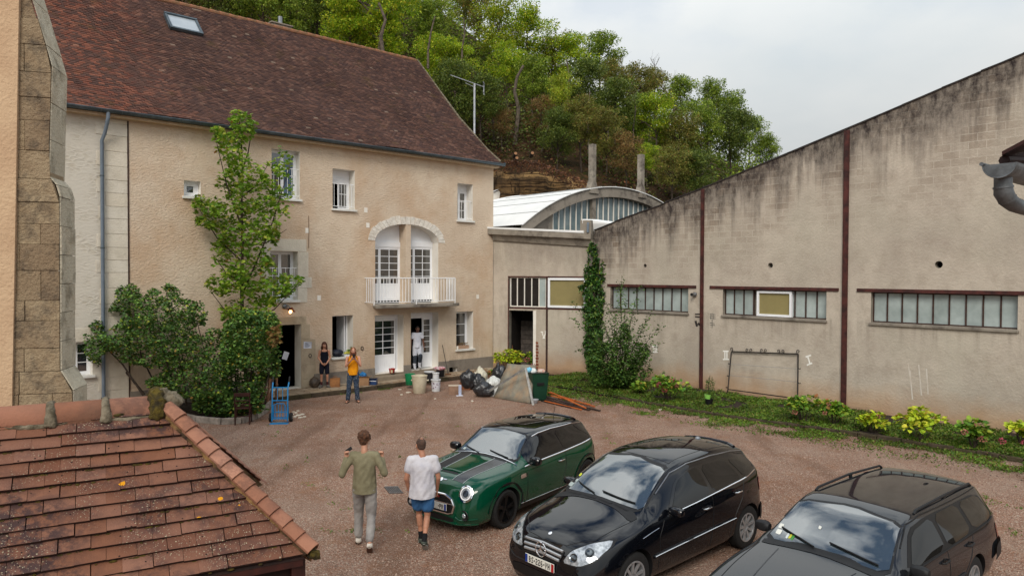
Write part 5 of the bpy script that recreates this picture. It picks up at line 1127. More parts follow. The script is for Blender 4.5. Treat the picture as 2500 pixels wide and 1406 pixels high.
MB().tube([tuple(RotG @ Vector((-.01, gr2, .005))), tuple(RotG @ Vector((1.4, gr2, .005)))], mm(5), 8).tube([tuple(RotG @ Vector((-.004, gr2*math.cos(PI*k/n)*.97, -gr2*math.sin(PI*k/n)*.92))) for k in range(n+1)], .003, 5).make('bead', zm, lean, True)
P_ = lambda x, y, dd=0.: tuple(Matrix.Rotation(-ga, 4, 'Z') @ Vector(ondepth(x, y, 3.4+dd)-gcx))
MB().tube([P_(2449, 432, .05), P_(2449, 452, .05), P_(2450, 470, .05), P_(2460, 488, .06), P_(2476, 500, .08), P_(2500, 508, .1), P_(2560, 516, .15), P_(2700, 530, .3)], [mm(20), mm(20), mm(22), mm(20), mm(19), mm(18), mm(18), mm(18)], 18).make('elbow_pipe', zm, lean, True)
MB().tube([P_(2449, 455, .05), P_(2449.5, 460, .05)], mm(22.5), 18).tube([P_(2458, 483, .06), P_(2461, 490, .062)], mm(21.2), 18).make('pipe_joint', zm, lean, True)
e1 = [P_(2446, 379, 0.02), P_(2512, 344, -.1), P_(2700, 240, -.3), P_(2700, 330, 1.2), P_(2520, 372, .5), P_(2449, 388, .14)]
tk = np.array([0, 0, mm(9)])
mbx = MB(); nn_ = len(e1); mbx.add([tuple(np.array(p_)+tk) for p_ in e1]+e1, [tuple(range(nn_)), tuple(range(2*nn_-1, nn_-1, -1))]+[(i, i+nn_, (i+1) % nn_+nn_, (i+1) % nn_) for i in range(nn_)])
mbx.make('roof_edge', M['darkwood'], lean)
mbx = MB(); mbx.tube([P_(2452, 392, .08), P_(2560, 396, .6)], mm(13), 8); mbx.add([P_(2470, 380, .2), P_(2640, 330, .4), P_(2640, 520, .5), P_(2490, 400, .2)], [(0, 1, 2, 3)]); mbx.make('rafter', M['darkwood'], lean)
# VEGETATION
LM = {
 'robinia': leafmat('robinia_leaf', [(0, (99, 134, 26)), (.45, (141, 171, 37)), (.8, (179, 192, 46)), (1, (214, 201, 66))]),
 'yellow': leafmat('turning_leaf', [(0, (120, 142, 34)), (.5, (150, 168, 44)), (.9, (176, 180, 56)), (1, (176, 150, 60))]),
 'ash': leafmat('ash_leaf', [(0, (84, 110, 35)), (.5, (120, 144, 47)), (1, (165, 175, 69))]),
 'oak': leafmat('dark_leaf', [(0, (62, 80, 32)), (.6, (94, 112, 42)), (1, (128, 134, 58))]),
 'olive': leafmat('olive_leaf', [(0, (96, 96, 44)), (.5, (128, 122, 55)), (.8, (121, 136, 55)), (1, (167, 129, 72))]),
 'rust': leafmat('rusty_leaf', [(0, (99, 80, 48)), (.5, (136, 106, 63)), (.8, (157, 122, 74)), (1, (118, 127, 59))]),
 'scrub': leafmat('bramble_leaf', [(0, (66, 74, 34)), (.4, (92, 98, 44)), (.75, (104, 96, 54)), (1, (84, 108, 44))], patch=.35, var=.4),
 'brown': leafmat('dead_bramble', [(0, (62, 40, 31)), (.5, (97, 64, 45)), (1, (130, 86, 55))], patch=.4, var=.5),
 'maple': leafmat('maple_leaf', [(0, (84, 124, 34)), (.5, (118, 152, 46)), (.85, (150, 170, 60)), (.98, (172, 172, 72)), (1, (160, 110, 60))], trans=.42, patch=1.1, var=.25),
 'lilac': leafmat('lilac_leaf', [(0, (49, 80, 37)), (.5, (76, 112, 48)), (.9, (109, 141, 60)), (.98, (168, 168, 56)), (1, (134, 85, 48))], trans=.15, patch=1.4, var=.35),
 'ivy': leafmat('ivy_leaf', [(0, (30, 60, 24)), (.5, (47, 85, 31)), (.9, (80, 115, 40)), (1, (125, 140, 48))], trans=.1, patch=2),
 'shrub': leafmat('elm_leaf', [(0, (46, 76, 30)), (.5, (68, 102, 40)), (1, (108, 134, 58))], trans=.25, patch=2),
 'hyd_y': leafmat('hydrangea_lime_leaf', [(0, (128, 160, 32)), (.5, (166, 184, 42)), (.85, (196, 196, 56)), (1, (170, 130, 50))], trans=.2, patch=3),
 'hyd_g': leafmat('hydrangea_green_leaf', [(0, (66, 108, 30)), (.5, (100, 140, 40)), (.85, (146, 164, 52)), (1, (146, 90, 50))], trans=.2, patch=3),
}
M['pink'] = simple('pink_floret', (176, 72, 96), .8, (146, 70, 76), 30, irand=.3); M['pinkbrown'] = simple('faded_floret', (168, 104, 96), .8, (130, 84, 62), 30, irand=.3)
def proto_tree(kind, H, R, seed, nl=9, nleaf=3600, leaf=.26, trunkmat='bark', lean=.0, airy=.5):
 rg = np.random.default_rng(seed); mb = MB(); n = 9; path = []
 x = y = 0
 for i in range(n):
  f_ = i/(n-1); path.append((x, y, H*.9*f_)); x += rg.uniform(-.18, .18)+lean*.2; y += rg.uniform(-.15, .15)
 r0 = .018*H+.03; mb.tube(path, [r0*(1-.85*i/(n-1)) for i in range(n)], 7); cl = []
 for k in range(nl):
  f_ = .36+.6*k/nl+rg.uniform(-.03, .03); i = f_*(n-1); a = np.array(path[int(i)]); b = np.array(path[min(n-1, int(i)+1)]); s0 = a+(b-a)*(i-int(i))
  az_ = k*2.4+rg.uniform(-.5, .5); Rk = R*(.55+.75*math.sin(PI*min(1, (f_-.25)/.75)**.8))*rg.uniform(.7, 1.05)
  e_ = s0+np.array([math.cos(az_)*Rk, math.sin(az_)*Rk, R*rg.uniform(.15, .6)]); m_ = (s0+e_)/2+np.array([0, 0, .12*R])
  rr = r0*(1-.8*f_)*.6+.01; mb.tube([tuple(s0), tuple(m_), tuple(e_)], [rr, rr*.7, rr*.25], 5)
  cl.append((e_, R*.38)); cl.append((m_+rg.normal(0, .1, 3)*R, R*.36))
  for q_ in range(2):
   t_ = m_+(e_-m_)*rg.uniform(0, .8)+rg.normal(0, .22, 3)*R*np.array([1, 1, .6]); mb.tube([tuple(m_), tuple(t_)], [rr*.4, rr*.1], 4); cl.append((t_, R*.3))
 cl.append((np.array(path[-1])+[0, 0, .15*R], R*.45)); cl.append((np.array(path[-2]), R*.5))
 W_ = np.array([c[1] for c in cl])**2; W_ /= W_.sum(); cnt = rg.multinomial(nleaf, W_); pts = []; ax = []
 for (c, r_), m_ in zip(cl, cnt):
  p_ = rg.normal(size=(m_, 3)); p_ /= np.linalg.norm(p_, axis=1)[:, None]; rad = rg.uniform(.25, 1, m_)**.6; q_ = p_*rad[:, None]*r_*np.array([1.15, 1.15, .62]); pts.append(c+q_); ax.append(p_)
 pts = np.concatenate(pts); ax = np.concatenate(ax)
 cr = leaf_mesh('crown', pts, leaf, LM[kind], LEAFQ, up=.45, droop=.35, rng=rg, axis_out=ax)
 return mb.mesh('trunk', M[trunkmat]), cr
PROTO = {}
for kind, prm in {'robinia': dict(leaf=.27, nleaf=8200, nl=15), 'yellow': dict(leaf=.27, nleaf=6800, nl=14), 'ash': dict(leaf=.29, nleaf=8200, nl=15), 'oak': dict(leaf=.30, nleaf=8200, nl=15), 'olive': dict(leaf=.27, nleaf=7600, nl=15), 'rust': dict(leaf=.27, nleaf=6000, nl=13)}.items():
 PROTO[kind] = [proto_tree(kind, 9., 2.9, 100+hash_, trunkmat='palebark' if kind in ('robinia', 'yellow', 'ash') else 'bark', **prm) for hash_ in (len(kind)*7, len(kind)*13+1)]
def find_Y(px, py, H):
 d = ray(px, py); best = (1e9, 70)
 for Y in np.arange(57.5, 99, .5):
  P_ = ondepth(px, py, Y); e_ = abs(P_[2]-.66*H-hill_z(P_[0]/Y, Y))
  if e_ < best[0]: best = (e_, Y)
 return best[1]
HT = [
 (350, 12, 60, 'oak', 'dark green tree just above the ridge left of the skylight'), (455, -8, 60, 'olive', 'olive brown tree above the ridge over the skylight'), (545, 18, 58, 'oak', 'dark green tree above the ridge left of the chimney'),
 (640, 25, 62, 'ash', 'mid green tree above the ridge right of the metal flue'), (705, 60, 50, 'ash', 'low green tree touching the ridge right of the chimney'), (775, 40, 48, 'oak', 'dark tree with bare stems left of the large bright tree'),
 (850, 85, 62, 'robinia', 'bright green feathery tree, left half of the big clump above the ridge'), (925, 55, 85, 'robinia', 'largest bright green tree with a dark forked trunk above the ridge'), (985, 22, 48, 'yellow', 'yellow tinged tree top at the upper edge above the big bright tree'),
 (940, 125, 50, 'robinia', 'bright low tree resting on the end of the ridge'), (1045, 70, 42, 'ash', 'mid green tree between the bright tree and the brownish one'), (1082, 35, 36, 'yellow', 'small yellow green tree top near the top edge'),
 (1135, 25, 42, 'ash', 'green tree cut by the top edge left of the sky'), (1168, 60, 46, 'olive', 'brown tinted tree with several pale stems'), (1060, 160, 48, 'robinia', 'bright flat topped tree just right of the ridge end'),
 (1110, 178, 42, 'robinia', 'bright tree directly above the television aerial'), (1100, 265, 52, 'oak', 'dark tree beside the aerial mast along the gable'), (1175, 265, 50, 'oak', 'dark tree right of the aerial mast'),
 (1215, 95, 56, 'yellow', 'yellow green tree on the skyline, first left of the open sky'), (1290, 110, 58, 'robinia', 'tall bright tree with a long bare curving trunk'), (1240, 180, 46, 'robinia', 'bright tree below the yellow skyline tree'), (1300, 225, 44, 'ash', 'mid green tree behind the long bare trunk'),
 (1345, 165, 38, 'olive', 'olive brown tree between two bright trees'), (1390, 160, 52, 'robinia', 'bright skyline tree with a pointed top left of the rounded green one'), (1372, 280, 40, 'yellow', 'small vivid yellow green tree low on the slope'), (1322, 300, 30, 'rust', 'small rust coloured tree beside the vivid yellow green one'),
 (1462, 150, 48, 'ash', 'rounded green tree standing highest on the middle skyline'), (1435, 240, 46, 'oak', 'dark green tree under the rounded skyline tree'), (1502, 215, 40, 'olive', 'reddish olive tree right of the rounded skyline tree'), (1552, 225, 44, 'olive', 'olive tree on the skyline left of the bare branches'),
 (1500, 290, 44, 'oak', 'dark tree in mid slope above the left concrete post'), (1600, 235, 42, 'olive', 'olive tree under the bare skyline branches'), (1560, 300, 40, 'ash', 'mid green tree above the gap between the concrete posts'), (1602, 318, 44, 'robinia', 'vivid light green tree above the right concrete post'), (1580, 395, 30, 'robinia', 'small vivid tree beside the top of the right concrete post'),
 (1662, 255, 42, 'ash', 'light green rounded tree on the right skyline'), (1655, 335, 46, 'olive', 'olive brown tree right of the vivid light green one'), (1735, 275, 36, 'ash', 'narrow tall tree sticking up on the right skyline'), (1715, 350, 44, 'ash', 'mid green tree below the narrow tall skyline tree'), (1782, 300, 42, 'ash', 'rounded green tree on the sloping right skyline'),
 (1785, 370, 46, 'oak', 'dark green tree low at the right above the workshop wall'), (1828, 345, 36, 'ash', 'green tree near the right end of the wood'), (1872, 378, 30, 'ash', 'last small tree of the wood, touching the workshop roofline'), (1700, 430, 44, 'oak', 'dark bushy tree right behind the workshop wall top'),
 (1640, 430, 42, 'olive', 'brownish bushy tree behind the arch of the hall'), (1480, 360, 42, 'olive', 'brownish bush right of the left concrete post'), (1530, 400, 38, 'rust', 'reddish brown bush between the two concrete posts'), (1420, 330, 44, 'olive', 'grey olive bush left of the left concrete post'), (1225, 318, 26, 'rust', 'small orange brown bush at the foot of the slope by the gable'), (1360, 350, 40, 'oak', 'dark bush above the rock face')]
rg = np.random.default_rng(11)
for i, (px, py, Rp, kind, lab) in enumerate(HT):
 Y = 80.
 for _ in range(4): Rm = Rp*Y/FPX; sc = Rm/2.9; H = 9*sc*1.0; Y = find_Y(px, py, H)
 Rm = Rp*Y/FPX; sc = Rm/2.9*1.0; P_ = ondepth(px, py, Y); tr, cr = PROTO[kind][i % 2]
 th = thing('tree', lab, 'tree', (P_[0], P_[1], P_[2]-.66*9*sc), rg.uniform(0, 6.28), 'trees on the wooded hillside'); hz = rg.uniform(1.12, 1.45); th.scale = (sc*.92, sc*.92, sc*hz)
 link('trunk', tr, th); link('crown', cr, th)
 gz_ = hill_z(P_[0]/Y, Y)
 if P_[2]-.66*9*sc-gz_ > .3: MB().tube([(0, 0, .2), (0.1, 0, (gz_-P_[2]+.66*9*sc)/sc-.3)], .02*9+.03, 7).make('trunk_foot', M['palebark' if kind in ('robinia', 'yellow', 'ash') else 'bark'], th)
def bare(px, py, s, label, seed, mat='palebark', big=False):
 rgb = np.random.default_rng(seed); Y = find_Y(px, py, s*1.6); P_ = ondepth(px, py, Y); th = thing('bare_tree', label, 'tree', (P_[0], P_[1], P_[2]-s)); mb = MB()
 pth = [(0, 0, -1.5)];
 for i in range(7): p_ = pth[-1]; pth.append((p_[0]+rgb.uniform(-.12, .12)*s*.3, p_[1]+rgb.uniform(-.1, .1), p_[2]+(s*2+1.5)/7))
 mb.tube(pth, [.03*s*(1-i/8.2)+.02 for i in range(8)], 6)
 for i in range(3, 8):
  for k in range(3):
   a = rgb.uniform(0, 6.28); L_ = s*rgb.uniform(.3, .8)*(1-.06*i); p_ = np.array(pth[i]); q_ = p_+np.array([math.cos(a)*L_*.5, math.sin(a)*L_*.4, L_*.7]); mb.tube([tuple(p_), tuple((p_+q_)/2+[0, 0, -.05*L_]), tuple(q_)], [.022*s*.5, .012*s, .004*s+.006], 4)
   for j in range(3): r_ = p_+(q_-p_)*rgb.uniform(.4, 1); e_ = r_+rgb.normal(0, .16, 3)*s+[0, 0, .15*s]; mb.tube([tuple(r_), tuple(e_)], [.012, .006], 3)
 mb.make('trunk', M[mat], th)
bare(1600, 225, 3.2, 'leafless grey tree poking above the skyline, right of the middle', 3); bare(1640, 245, 2.4, 'smaller leafless tree beside the light green skyline tree', 4); bare(1520, 185, 2.4, 'thin leafless tree on the skyline right of the rounded tree', 5)
def longtrunk(pts_, Y, r, label):
 P_ = [ondepth(x, y, Y) for x, y in pts_]; b = P_[0]; th = thing('bare_tree', label, 'tree', tuple(b)); MB().tube([(0, 0, -1.5)]+[tuple(p_-b) for p_ in P_], [r*1.2]+[r*(1-.6*i/len(P_)) for i in range(len(P_))], 8).make('trunk', M['palebark'], th)
longtrunk([(1256, 356), (1262, 310), (1266, 265), (1256, 225), (1262, 190), (1278, 160)], 60.5, .20, 'long pale curving trunk rising from the rock above the gable')
longtrunk([(1322, 372), (1335, 320), (1348, 285)], 60, .09, 'thin pale leaning trunk above the rock face'); longtrunk([(1605, 425), (1600, 390), (1596, 355)], 62, .10, 'thin straight trunk right of the right concrete post'); longtrunk([(1204, 395), (1206, 330), (1200, 260)], 61, .1, 'thin dark trunk at the tip of the gable')
for pts_, Yt, r_t, lb in (([(1150, 345), (1156, 290), (1150, 235)], 61, .09, 'slim grey trunk right of the aerial mast'), ([(1437, 335), (1432, 280), (1440, 225)], 64, .1, 'slim pale trunk above the left concrete post'), ([(1484, 322), (1490, 280), (1486, 235)], 66, .08, 'slim trunk on mid slope right of the left concrete post'), ([(1546, 312), (1552, 270), (1549, 235)], 67, .08, 'slim trunk on mid slope between the two concrete posts'), ([(1648, 330), (1644, 290), (1650, 250)], 70, .08, 'slim pale trunk under the light rounded skyline tree'), ([(1727, 345), (1731, 300), (1727, 240)], 72, .13, 'dark broken trunk of the narrow skyline tree'), ([(935, 135), (930, 90), (941, 50), (925, 8)], 59, .17, 'dark forked trunk in the big bright tree above the ridge'), ([(1045, 125), (1052, 80), (1062, 40)], 62, .09, 'slanting grey trunk above the ridge end'), ([(1128, 120), (1134, 85), (1132, 45)], 63, .08, 'pale stem in the brown tinted tree'), ([(1385, 225), (1390, 190), (1384, 150)], 64, .08, 'thin trunk of the pointed bright skyline tree')): longtrunk(pts_, Yt, r_t, lb)
for px, py in ((1259, 375), (1262, 386), (1300, 374)):
 P_ = ondepth(px, py, 56.5); th = thing('tree_stump', {1259: 'upper fresh cut stump on the rock edge', 1262: 'lower fresh cut stump on the rock edge', 1300: 'single cut stump right of the pair on the rock edge'}[px], 'stump', tuple(P_))
 a = Vector((.2, -.9, .3)); MB().tube([tuple(-a*.6), (0, 0, 0)], .15, 9).make('bark', M['bark'], th); MB().tube([(0, 0, 0), tuple(a*.02)], .12, 9).make('cut_face', simple('cut_wood', (150, 108, 74), .8), th)
def scatter_hill(n, u0, u1, Ya, Yb, hgt, dens=None):
 out = []
 u = rg.uniform(u0, u1, n); Y = rg.uniform(Ya, Yb, n)
 for a, b in zip(u, Y):
  k = noise.noise(Vector((a*b*.35, b*.3, 1.7)))
  if rg.random() > .45+k*1.1: continue
  z = hill_z(a, b)+noise.noise(Vector((a*18, b*.2, 0)))*1.1; out.append((a*b, b, z+min(abs(rg.normal(0, hgt)), 1.7*hgt)*(.6+max(0, k)*1.8)))
 return np.array(out)
for nm, n, mat, h, sz, rng_ in (('undergrowth', 60000, 'scrub', 1.1, .26, (-.42, .46, 56.6, 93)), ('dark_thicket', 46000, 'oak', 1.2, .30, (-.42, .46, 60, 95)), ('dead_brambles', 12000, 'brown', .45, .24, (-.2, .4, 56, 72)), ('woodland_backdrop', 42000, 'ash', 2.4, .38, (-.45, .42, 70, 94))):
 p_ = scatter_hill(n, rng_[0], rng_[1], rng_[2], rng_[3], h); stuff(link(nm, leaf_mesh(nm, p_, sz, LM[mat], LEAFQ, up=.3)))
p_ = []
for _ in range(1500): u = rg.uniform(-.045, .11); z = EYE+.150*53-rg.uniform(-1.0, 1.0)**2*.7-max(0, u-.035)*22; p_.append((u*52.6, 52.6+rg.uniform(-.5, .8), z+.2))
stuff(link('hanging_creepers', leaf_mesh('hanging_creepers', np.array(p_), .22, LM['brown'], LEAFQ)))
def seg_dist(p, poly):
 d = np.full(len(p), 1e9)
 for i in range(len(poly)):
  a, b = np.array(poly[i], float), np.array(poly[(i+1) % len(poly)], float); ab = b-a; t_ = np.clip(((p-a)@ab)/(ab@ab), 0, 1); d = np.minimum(d, np.linalg.norm(p-(a+t_[:, None]*ab), axis=1))
 return d
def inside(p, poly):
 c = np.zeros(len(p), bool); n = len(poly)
 for i in range(n):
  (x1, y1), (x2, y2) = poly[i], poly[(i+1) % n]
  if y1 == y2: continue
  m_ = ((y1 > p[:, 1]) != (y2 > p[:, 1])) & (p[:, 0] < (x2-x1)*(p[:, 1]-y1)/(y2-y1)+x1); c ^= m_
 return c
def fill(poly, Y, thick, n, rng, clump=2.2, th=-.05, full=60.):
 poly = np.array(poly, float); lo, hi = poly.min(0), poly.max(0); out = []; k = 0
 while len(out) < n and k < 60:
  p_ = rng.uniform(lo, hi, (n*2, 2)); p_ = p_[inside(p_, poly)]; d = seg_dist(p_, poly); k += 1
  for q_, dd in zip(p_, d):
   s = math.sqrt(min(1, dd/full)); Yq = (Y(q_[0], q_[1]) if callable(Y) else Y)+rng.uniform(-1, 1)*thick*s; P_ = ondepth(q_[0], q_[1], Yq)
   if noise.noise(Vector(P_)*clump) < th+rng.uniform(-.1, .1): continue
   out.append(P_)
   if len(out) >= n: break
 return np.array(out)
def gpath(pts_): return [tuple(ondepth(x, y, Y)) for x, y, Y in pts_]
def local(P_, o): return [tuple(np.array(p_)-np.array(o)) for p_ in P_]
rg = np.random.default_rng(21)
b = onz(606, 985, .1); mp = thing('maple_tree', 'slim maple tree with yellowing green leaves in front of the house wall', 'tree', tuple(b)); Ym = b[1]
mpoly = [(590, 272), (572, 268), (563, 290), (568, 312), (520, 308), (514, 345), (532, 350), (523, 400), (532, 430), (534, 470), (472, 480), (468, 520), (478, 545), (515, 560), (528, 590), (512, 610), (522, 640), (522, 665), (498, 700), (502, 715), (536, 720), (540, 780), (560, 850), (600, 880), (650, 860), (684, 800), (668, 745), (700, 722), (742, 690), (738, 676), (690, 668), (668, 640), (668, 610), (684, 560), (696, 535), (690, 500), (672, 470), (650, 440), (640, 420), (632, 400), (612, 392), (604, 360), (622, 340), (626, 300), (616, 282)]
pts = fill(mpoly, Ym, .85, 6200, rg, 2.5, .03, 60)
pts = np.concatenate([pts, fill([(640, 420), (664, 362), (690, 352), (716, 385), (716, 480), (700, 545), (660, 500)], Ym-.1, .35, 330, rg, 3.2, .05, 50), fill([(560, 400), (640, 400), (660, 560), (650, 700), (545, 700), (540, 560)], Ym, .6, 600, rg, 2.6, -.2, 60)])
link('foliage', leaf_mesh('foliage', pts-b, .128, LM['maple'], MAPLE, up=.55, droop=.5, rng=rg), mp)
mb = MB(); tr = gpath([(606, 990, Ym), (600, 900, Ym), (592, 800, Ym), (590, 700, Ym-.1), (592, 600, Ym), (590, 500, Ym), (592, 400, Ym+.1), (588, 320, Ym), (582, 280, Ym)]); mb.tube(local(tr, b), [.085, .075, .065, .055, .045, .036, .027, .016, .006], 8)
for (s_, e_, dy) in (((591, 720), (715, 380), -.3), ((592, 640), (480, 500), .3), ((592, 560), (522, 320), -.2), ((592, 800), (735, 685), -.5), ((592, 780), (510, 705), .2), ((592, 600), (700, 560), .3), ((592, 480), (655, 400), .2), ((591, 420), (618, 300), 0), ((592, 690), (520, 620), -.4), ((592, 860), (660, 800), .3)):
 m_ = ((s_[0]*.45+e_[0]*.55), (s_[1]*.5+e_[1]*.5)+12); mb.tube(local(gpath([(s_[0], s_[1], Ym), (m_[0], m_[1], Ym+dy*.5), (e_[0], e_[1], Ym+dy)]), b), [.03, .02, .006], 6)
mb.make('trunk', M['bark'], mp)
def bush(name, label, base, poly, Yf, thick, n, mat, leaf, stems, seed, full=70, clump=1.7, th=-.08, tmpl=LEAF6, bark='bark', up=.5, dro=.5):
 r_ = np.random.default_rng(seed); o = thing(name, label, 'shrub', tuple(base)); pts = fill(poly, Yf, thick, n, r_, clump, th, full)
 link('foliage', leaf_mesh('foliage', pts-base, leaf, LM[mat], tmpl, up=up, droop=dro, rng=r_), o); mb = MB()
 for st in stems:
  P_ = local(gpath(st), base); k = len(P_); mb.tube(P_, [.035*(1-.75*i/(k-1)) for i in range(k)], 6)
 mb.make('stem', M[bark], o); return o
bl = onz(430, 1000, .1); Yl = 20.8
ly = lambda x, y: Yl+(y-850)*-.003
bush('lilac_bush', 'large spreading lilac bush with dark green leaves under the house wall', bl,
 [(196, 815), (215, 790), (240, 776), (258, 810), (285, 790), (300, 758), (266, 760), (280, 735), (290, 700), (325, 692), (352, 718), (372, 700), (395, 712), (405, 690), (436, 705), (450, 730), (500, 738), (506, 760), (500, 800), (530, 800), (560, 830), (575, 880), (570, 930), (560, 975), (500, 990), (455, 975), (380, 960), (352, 930), (400, 905), (405, 905), (340, 890), (300, 885), (262, 850), (240, 905), (228, 880), (216, 880)],
 ly, .95, 16000, 'lilac', .08, [[(455, 990, 20.8), (450, 930, 20.8), (435, 860, 20.8), (420, 780, 20.9), (405, 710, 20.9)], [(380, 985, 20.9), (375, 930, 20.9), (345, 870, 20.9), (330, 800, 20.8), (320, 710, 20.8)], [(350, 965, 21), (300, 890, 21), (260, 850, 21), (215, 800, 21)], [(470, 985, 20.6), (490, 930, 20.4), (500, 860, 20.5), (480, 780, 20.6)], [(400, 985, 20.7), (420, 930, 20.5), (400, 860, 20.4), (380, 760, 20.5)]], 31, 60, 3.0, -.06)
b2 = onz(610, 1005, .1)
bush('lilac_bush', 'taller lilac bush at the foot of the maple beside the dark doorway', b2,
 [(545, 800), (560, 770), (600, 752), (640, 760), (672, 765), (684, 800), (686, 850), (682, 880), (690, 910), (672, 925), (650, 920), (655, 950), (640, 985), (600, 1000), (560, 985), (545, 940), (540, 870)], 21.0, .85, 8200, 'lilac', .085,
 [[(600, 1005, 21), (610, 930, 20.9), (625, 850, 20.8), (640, 780, 20.8)], [(585, 1005, 21), (575, 930, 21), (570, 850, 21)], [(620, 1005, 20.8), (650, 940, 20.6), (665, 880, 20.6)]], 32, 50, 2.0, -.08)
p_ = fill([(655, 800), (680, 795), (690, 830), (672, 850), (650, 840)], 20.2, .1, 90, rg, 2, -1); link('foliage', leaf_mesh('dry', p_-b, .12, LM['rust'], MAPLE, rng=rg), mp)['label'] = 'cluster of dry rust coloured leaves'
p_ = fill([(480, 960), (620, 960), (655, 1000), (560, 1020), (470, 1000)], 20.4, .6, 1500, rg, 2, -.2); b3 = onz(560, 1015, .1); gcv = thing('ground_plants', 'low leafy plants at the foot of the lilac in the round bed', 'plant', tuple(b3)); link('foliage', leaf_mesh('low', p_-b3, .1, LM['lilac'], LEAF6, rng=rg), gcv)
bed = bpy.data.objects.new('planting_bed', None); COL.objects.link(bed); bed['kind'] = 'structure'
kp = [onz(*q, .0) for q in ((430, 1018), (480, 1030), (540, 1036), (590, 1033), (625, 1022), (650, 1006), (658, 990))]
inner = [HF.w(HF.at(655, 960)[0], .1, 0), HF.w(-14.5, .1, 0)]
mb = MB(); ring = [tuple(p_[:2]) for p_ in kp]+[tuple(p_[:2]) for p_ in inner]; mb.prism_z(ring[::-1], -.02, .1); mb.make('soil', M['soil'], bed)
kb = simple('pale_kerb', (166, 156, 146), .9, (120, 112, 104), 4, .008, 25)
for a, b_ in zip(kp[:-1], kp[1:]):
 L_ = np.linalg.norm(b_-a); d_ = (b_-a)/L_; n_ = np.array([-d_[1], d_[0], 0]); m = max(1, int(L_/.6))
 for i in range(m):
  p0, p1 = a+d_*L_*i/m+d_*.008, a+d_*L_*(i+1)/m-d_*.008; MB().add([tuple(p0-n_*.05), tuple(p1-n_*.05), tuple(p1+n_*.05), tuple(p0+n_*.05)]+[tuple(q_+np.array([0, 0, .17])) for q_ in (p0-n_*.05, p1-n_*.05, p1+n_*.05, p0+n_*.05)], [(0, 3, 2, 1), (4, 5, 6, 7), (0, 1, 5, 4), (1, 2, 6, 5), (2, 3, 7, 6), (3, 0, 4, 7)]).make('kerb_stone', kb, bed, bevel=.01)
prop = thing('timber_prop', 'grey timber prop leaning against the wall left of the lilac', 'prop', tuple(onz(372, 985, 0))); o_ = onz(372, 985, 0); MB().tube(local(gpath([(352, 962, 21.3), (300, 898, 21.6), (270, 862, 21.8)]), o_), .035, 6).make('pole', M['bark'], prop)
b = WF.w(WF.at(1455, 930)[0], .1, 0); iv = thing('ivy', 'tall column of dark ivy climbing the corner of the workshop wall', 'ivy', tuple(b))
Yi = b[1]-.15
ip = [(1437, 600), (1447, 588), (1456, 600), (1462, 640), (1456, 690), (1462, 680), (1470, 640), (1480, 628), (1488, 645), (1482, 680), (1484, 720), (1474, 760), (1472, 800), (1480, 850), (1474, 900), (1470, 930), (1448, 935), (1436, 900), (1426, 850), (1428, 780), (1420, 740), (1414, 700), (1428, 690), (1426, 655), (1434, 640)]
pts = fill(ip, Yi, .28, 6500, rg, 3, -.25, 18)
link('foliage', leaf_mesh('ivy', pts-b, .10, LM['ivy'], LEAF6, up=.2, droop=.9, rng=rg), iv)
mb = MB().tube(local(gpath([(1462, 925, Yi+.05), (1456, 850, Yi), (1448, 760, Yi), (1452, 690, Yi), (1446, 600, Yi)]), b), [.07, .06, .05, .04, .02], 7); mb.make('stem', M['bark'], iv)
b = onz(1515, 952, .05); sh = thing('young_shrub', 'wide arching young shrub against the workshop wall right of the ivy', 'shrub', tuple(b)); mb = MB(); lp = []
tips = [(1398, 778), (1395, 735), (1440, 700), (1518, 672), (1516, 700), (1560, 700), (1590, 765), (1618, 792), (1612, 838), (1580, 790), (1470, 790), (1450, 830), (1410, 850), (1550, 740), (1500, 760), (1540, 820), (1490, 850), (1570, 850), (1530, 780), (1480, 740), (1440, 880), (1590, 880), (1460, 910), (1560, 900), (1528, 730)]
r_ = np.random.default_rng(5)
for tx, ty in tips:
 Y0_, Y1_ = b[1], b[1]+r_.uniform(-1.1, .35); m_ = ((1515+tx)/2+(tx-1515)*-.12, (945+ty)/2-18); path = []
 for f_ in np.linspace(0, 1, 9):
  x = (1-f_)**2*(1515+r_.uniform(-5, 5))+2*f_*(1-f_)*m_[0]+f_*f_*tx; y = (1-f_)**2*945+2*f_*(1-f_)*m_[1]+f_*f_*ty; path.append(ondepth(x, y, Y0_+(Y1_-Y0_)*f_))
 mb.tube(local(path, b), [.016*(1-.8*i/8) for i in range(9)], 5)
 for i in range(1, 9):
  a_, c_ = path[i-1], path[i]
  for k in range(26): f_ = r_.random(); lp.append(a_+(c_-a_)*f_+r_.normal(0, .05+.13*(1-i/9), 3))
pts = np.concatenate([np.array(lp), fill([(1430, 870), (1455, 830), (1490, 838), (1505, 790), (1530, 785), (1545, 835), (1590, 840), (1580, 880), (1595, 905), (1565, 940), (1440, 942)], b[1]-.3, .7, 6500, r_, 2.8, -.02, 35)])
link('foliage', leaf_mesh('shrub', pts-b, .095, LM['shrub'], LEAFQ, up=.5, rng=r_), sh); mb.make('stem', M['bark'], sh)
kl2 = [(1350, 944), (1420, 955), (1515, 973), (1590, 986), (1680, 1001), (1780, 1018), (1923, 1036), (2142, 1068), (2330, 1097), (2500, 1124)]
kpt = [onz(x, y, .05) for x, y in kl2]; kpt.append(kpt[-1]+(kpt[-1]-kpt[-2])*1.5)
fb = bpy.data.objects.new('flower_bed', None); COL.objects.link(fb); fb['kind'] = 'structure'
mb = MB(); N = len(kpt); V = []; FQ = []
for p_ in kpt:
 o_ = float((p_-WF.P0).dot(WF.n)); u = float((p_-WF.P0).dot(WF.u)); V += [tuple(p_*np.array([1, 1, 0])+np.array([0, 0, .07])), tuple(WF.w(u, 0, .14))]
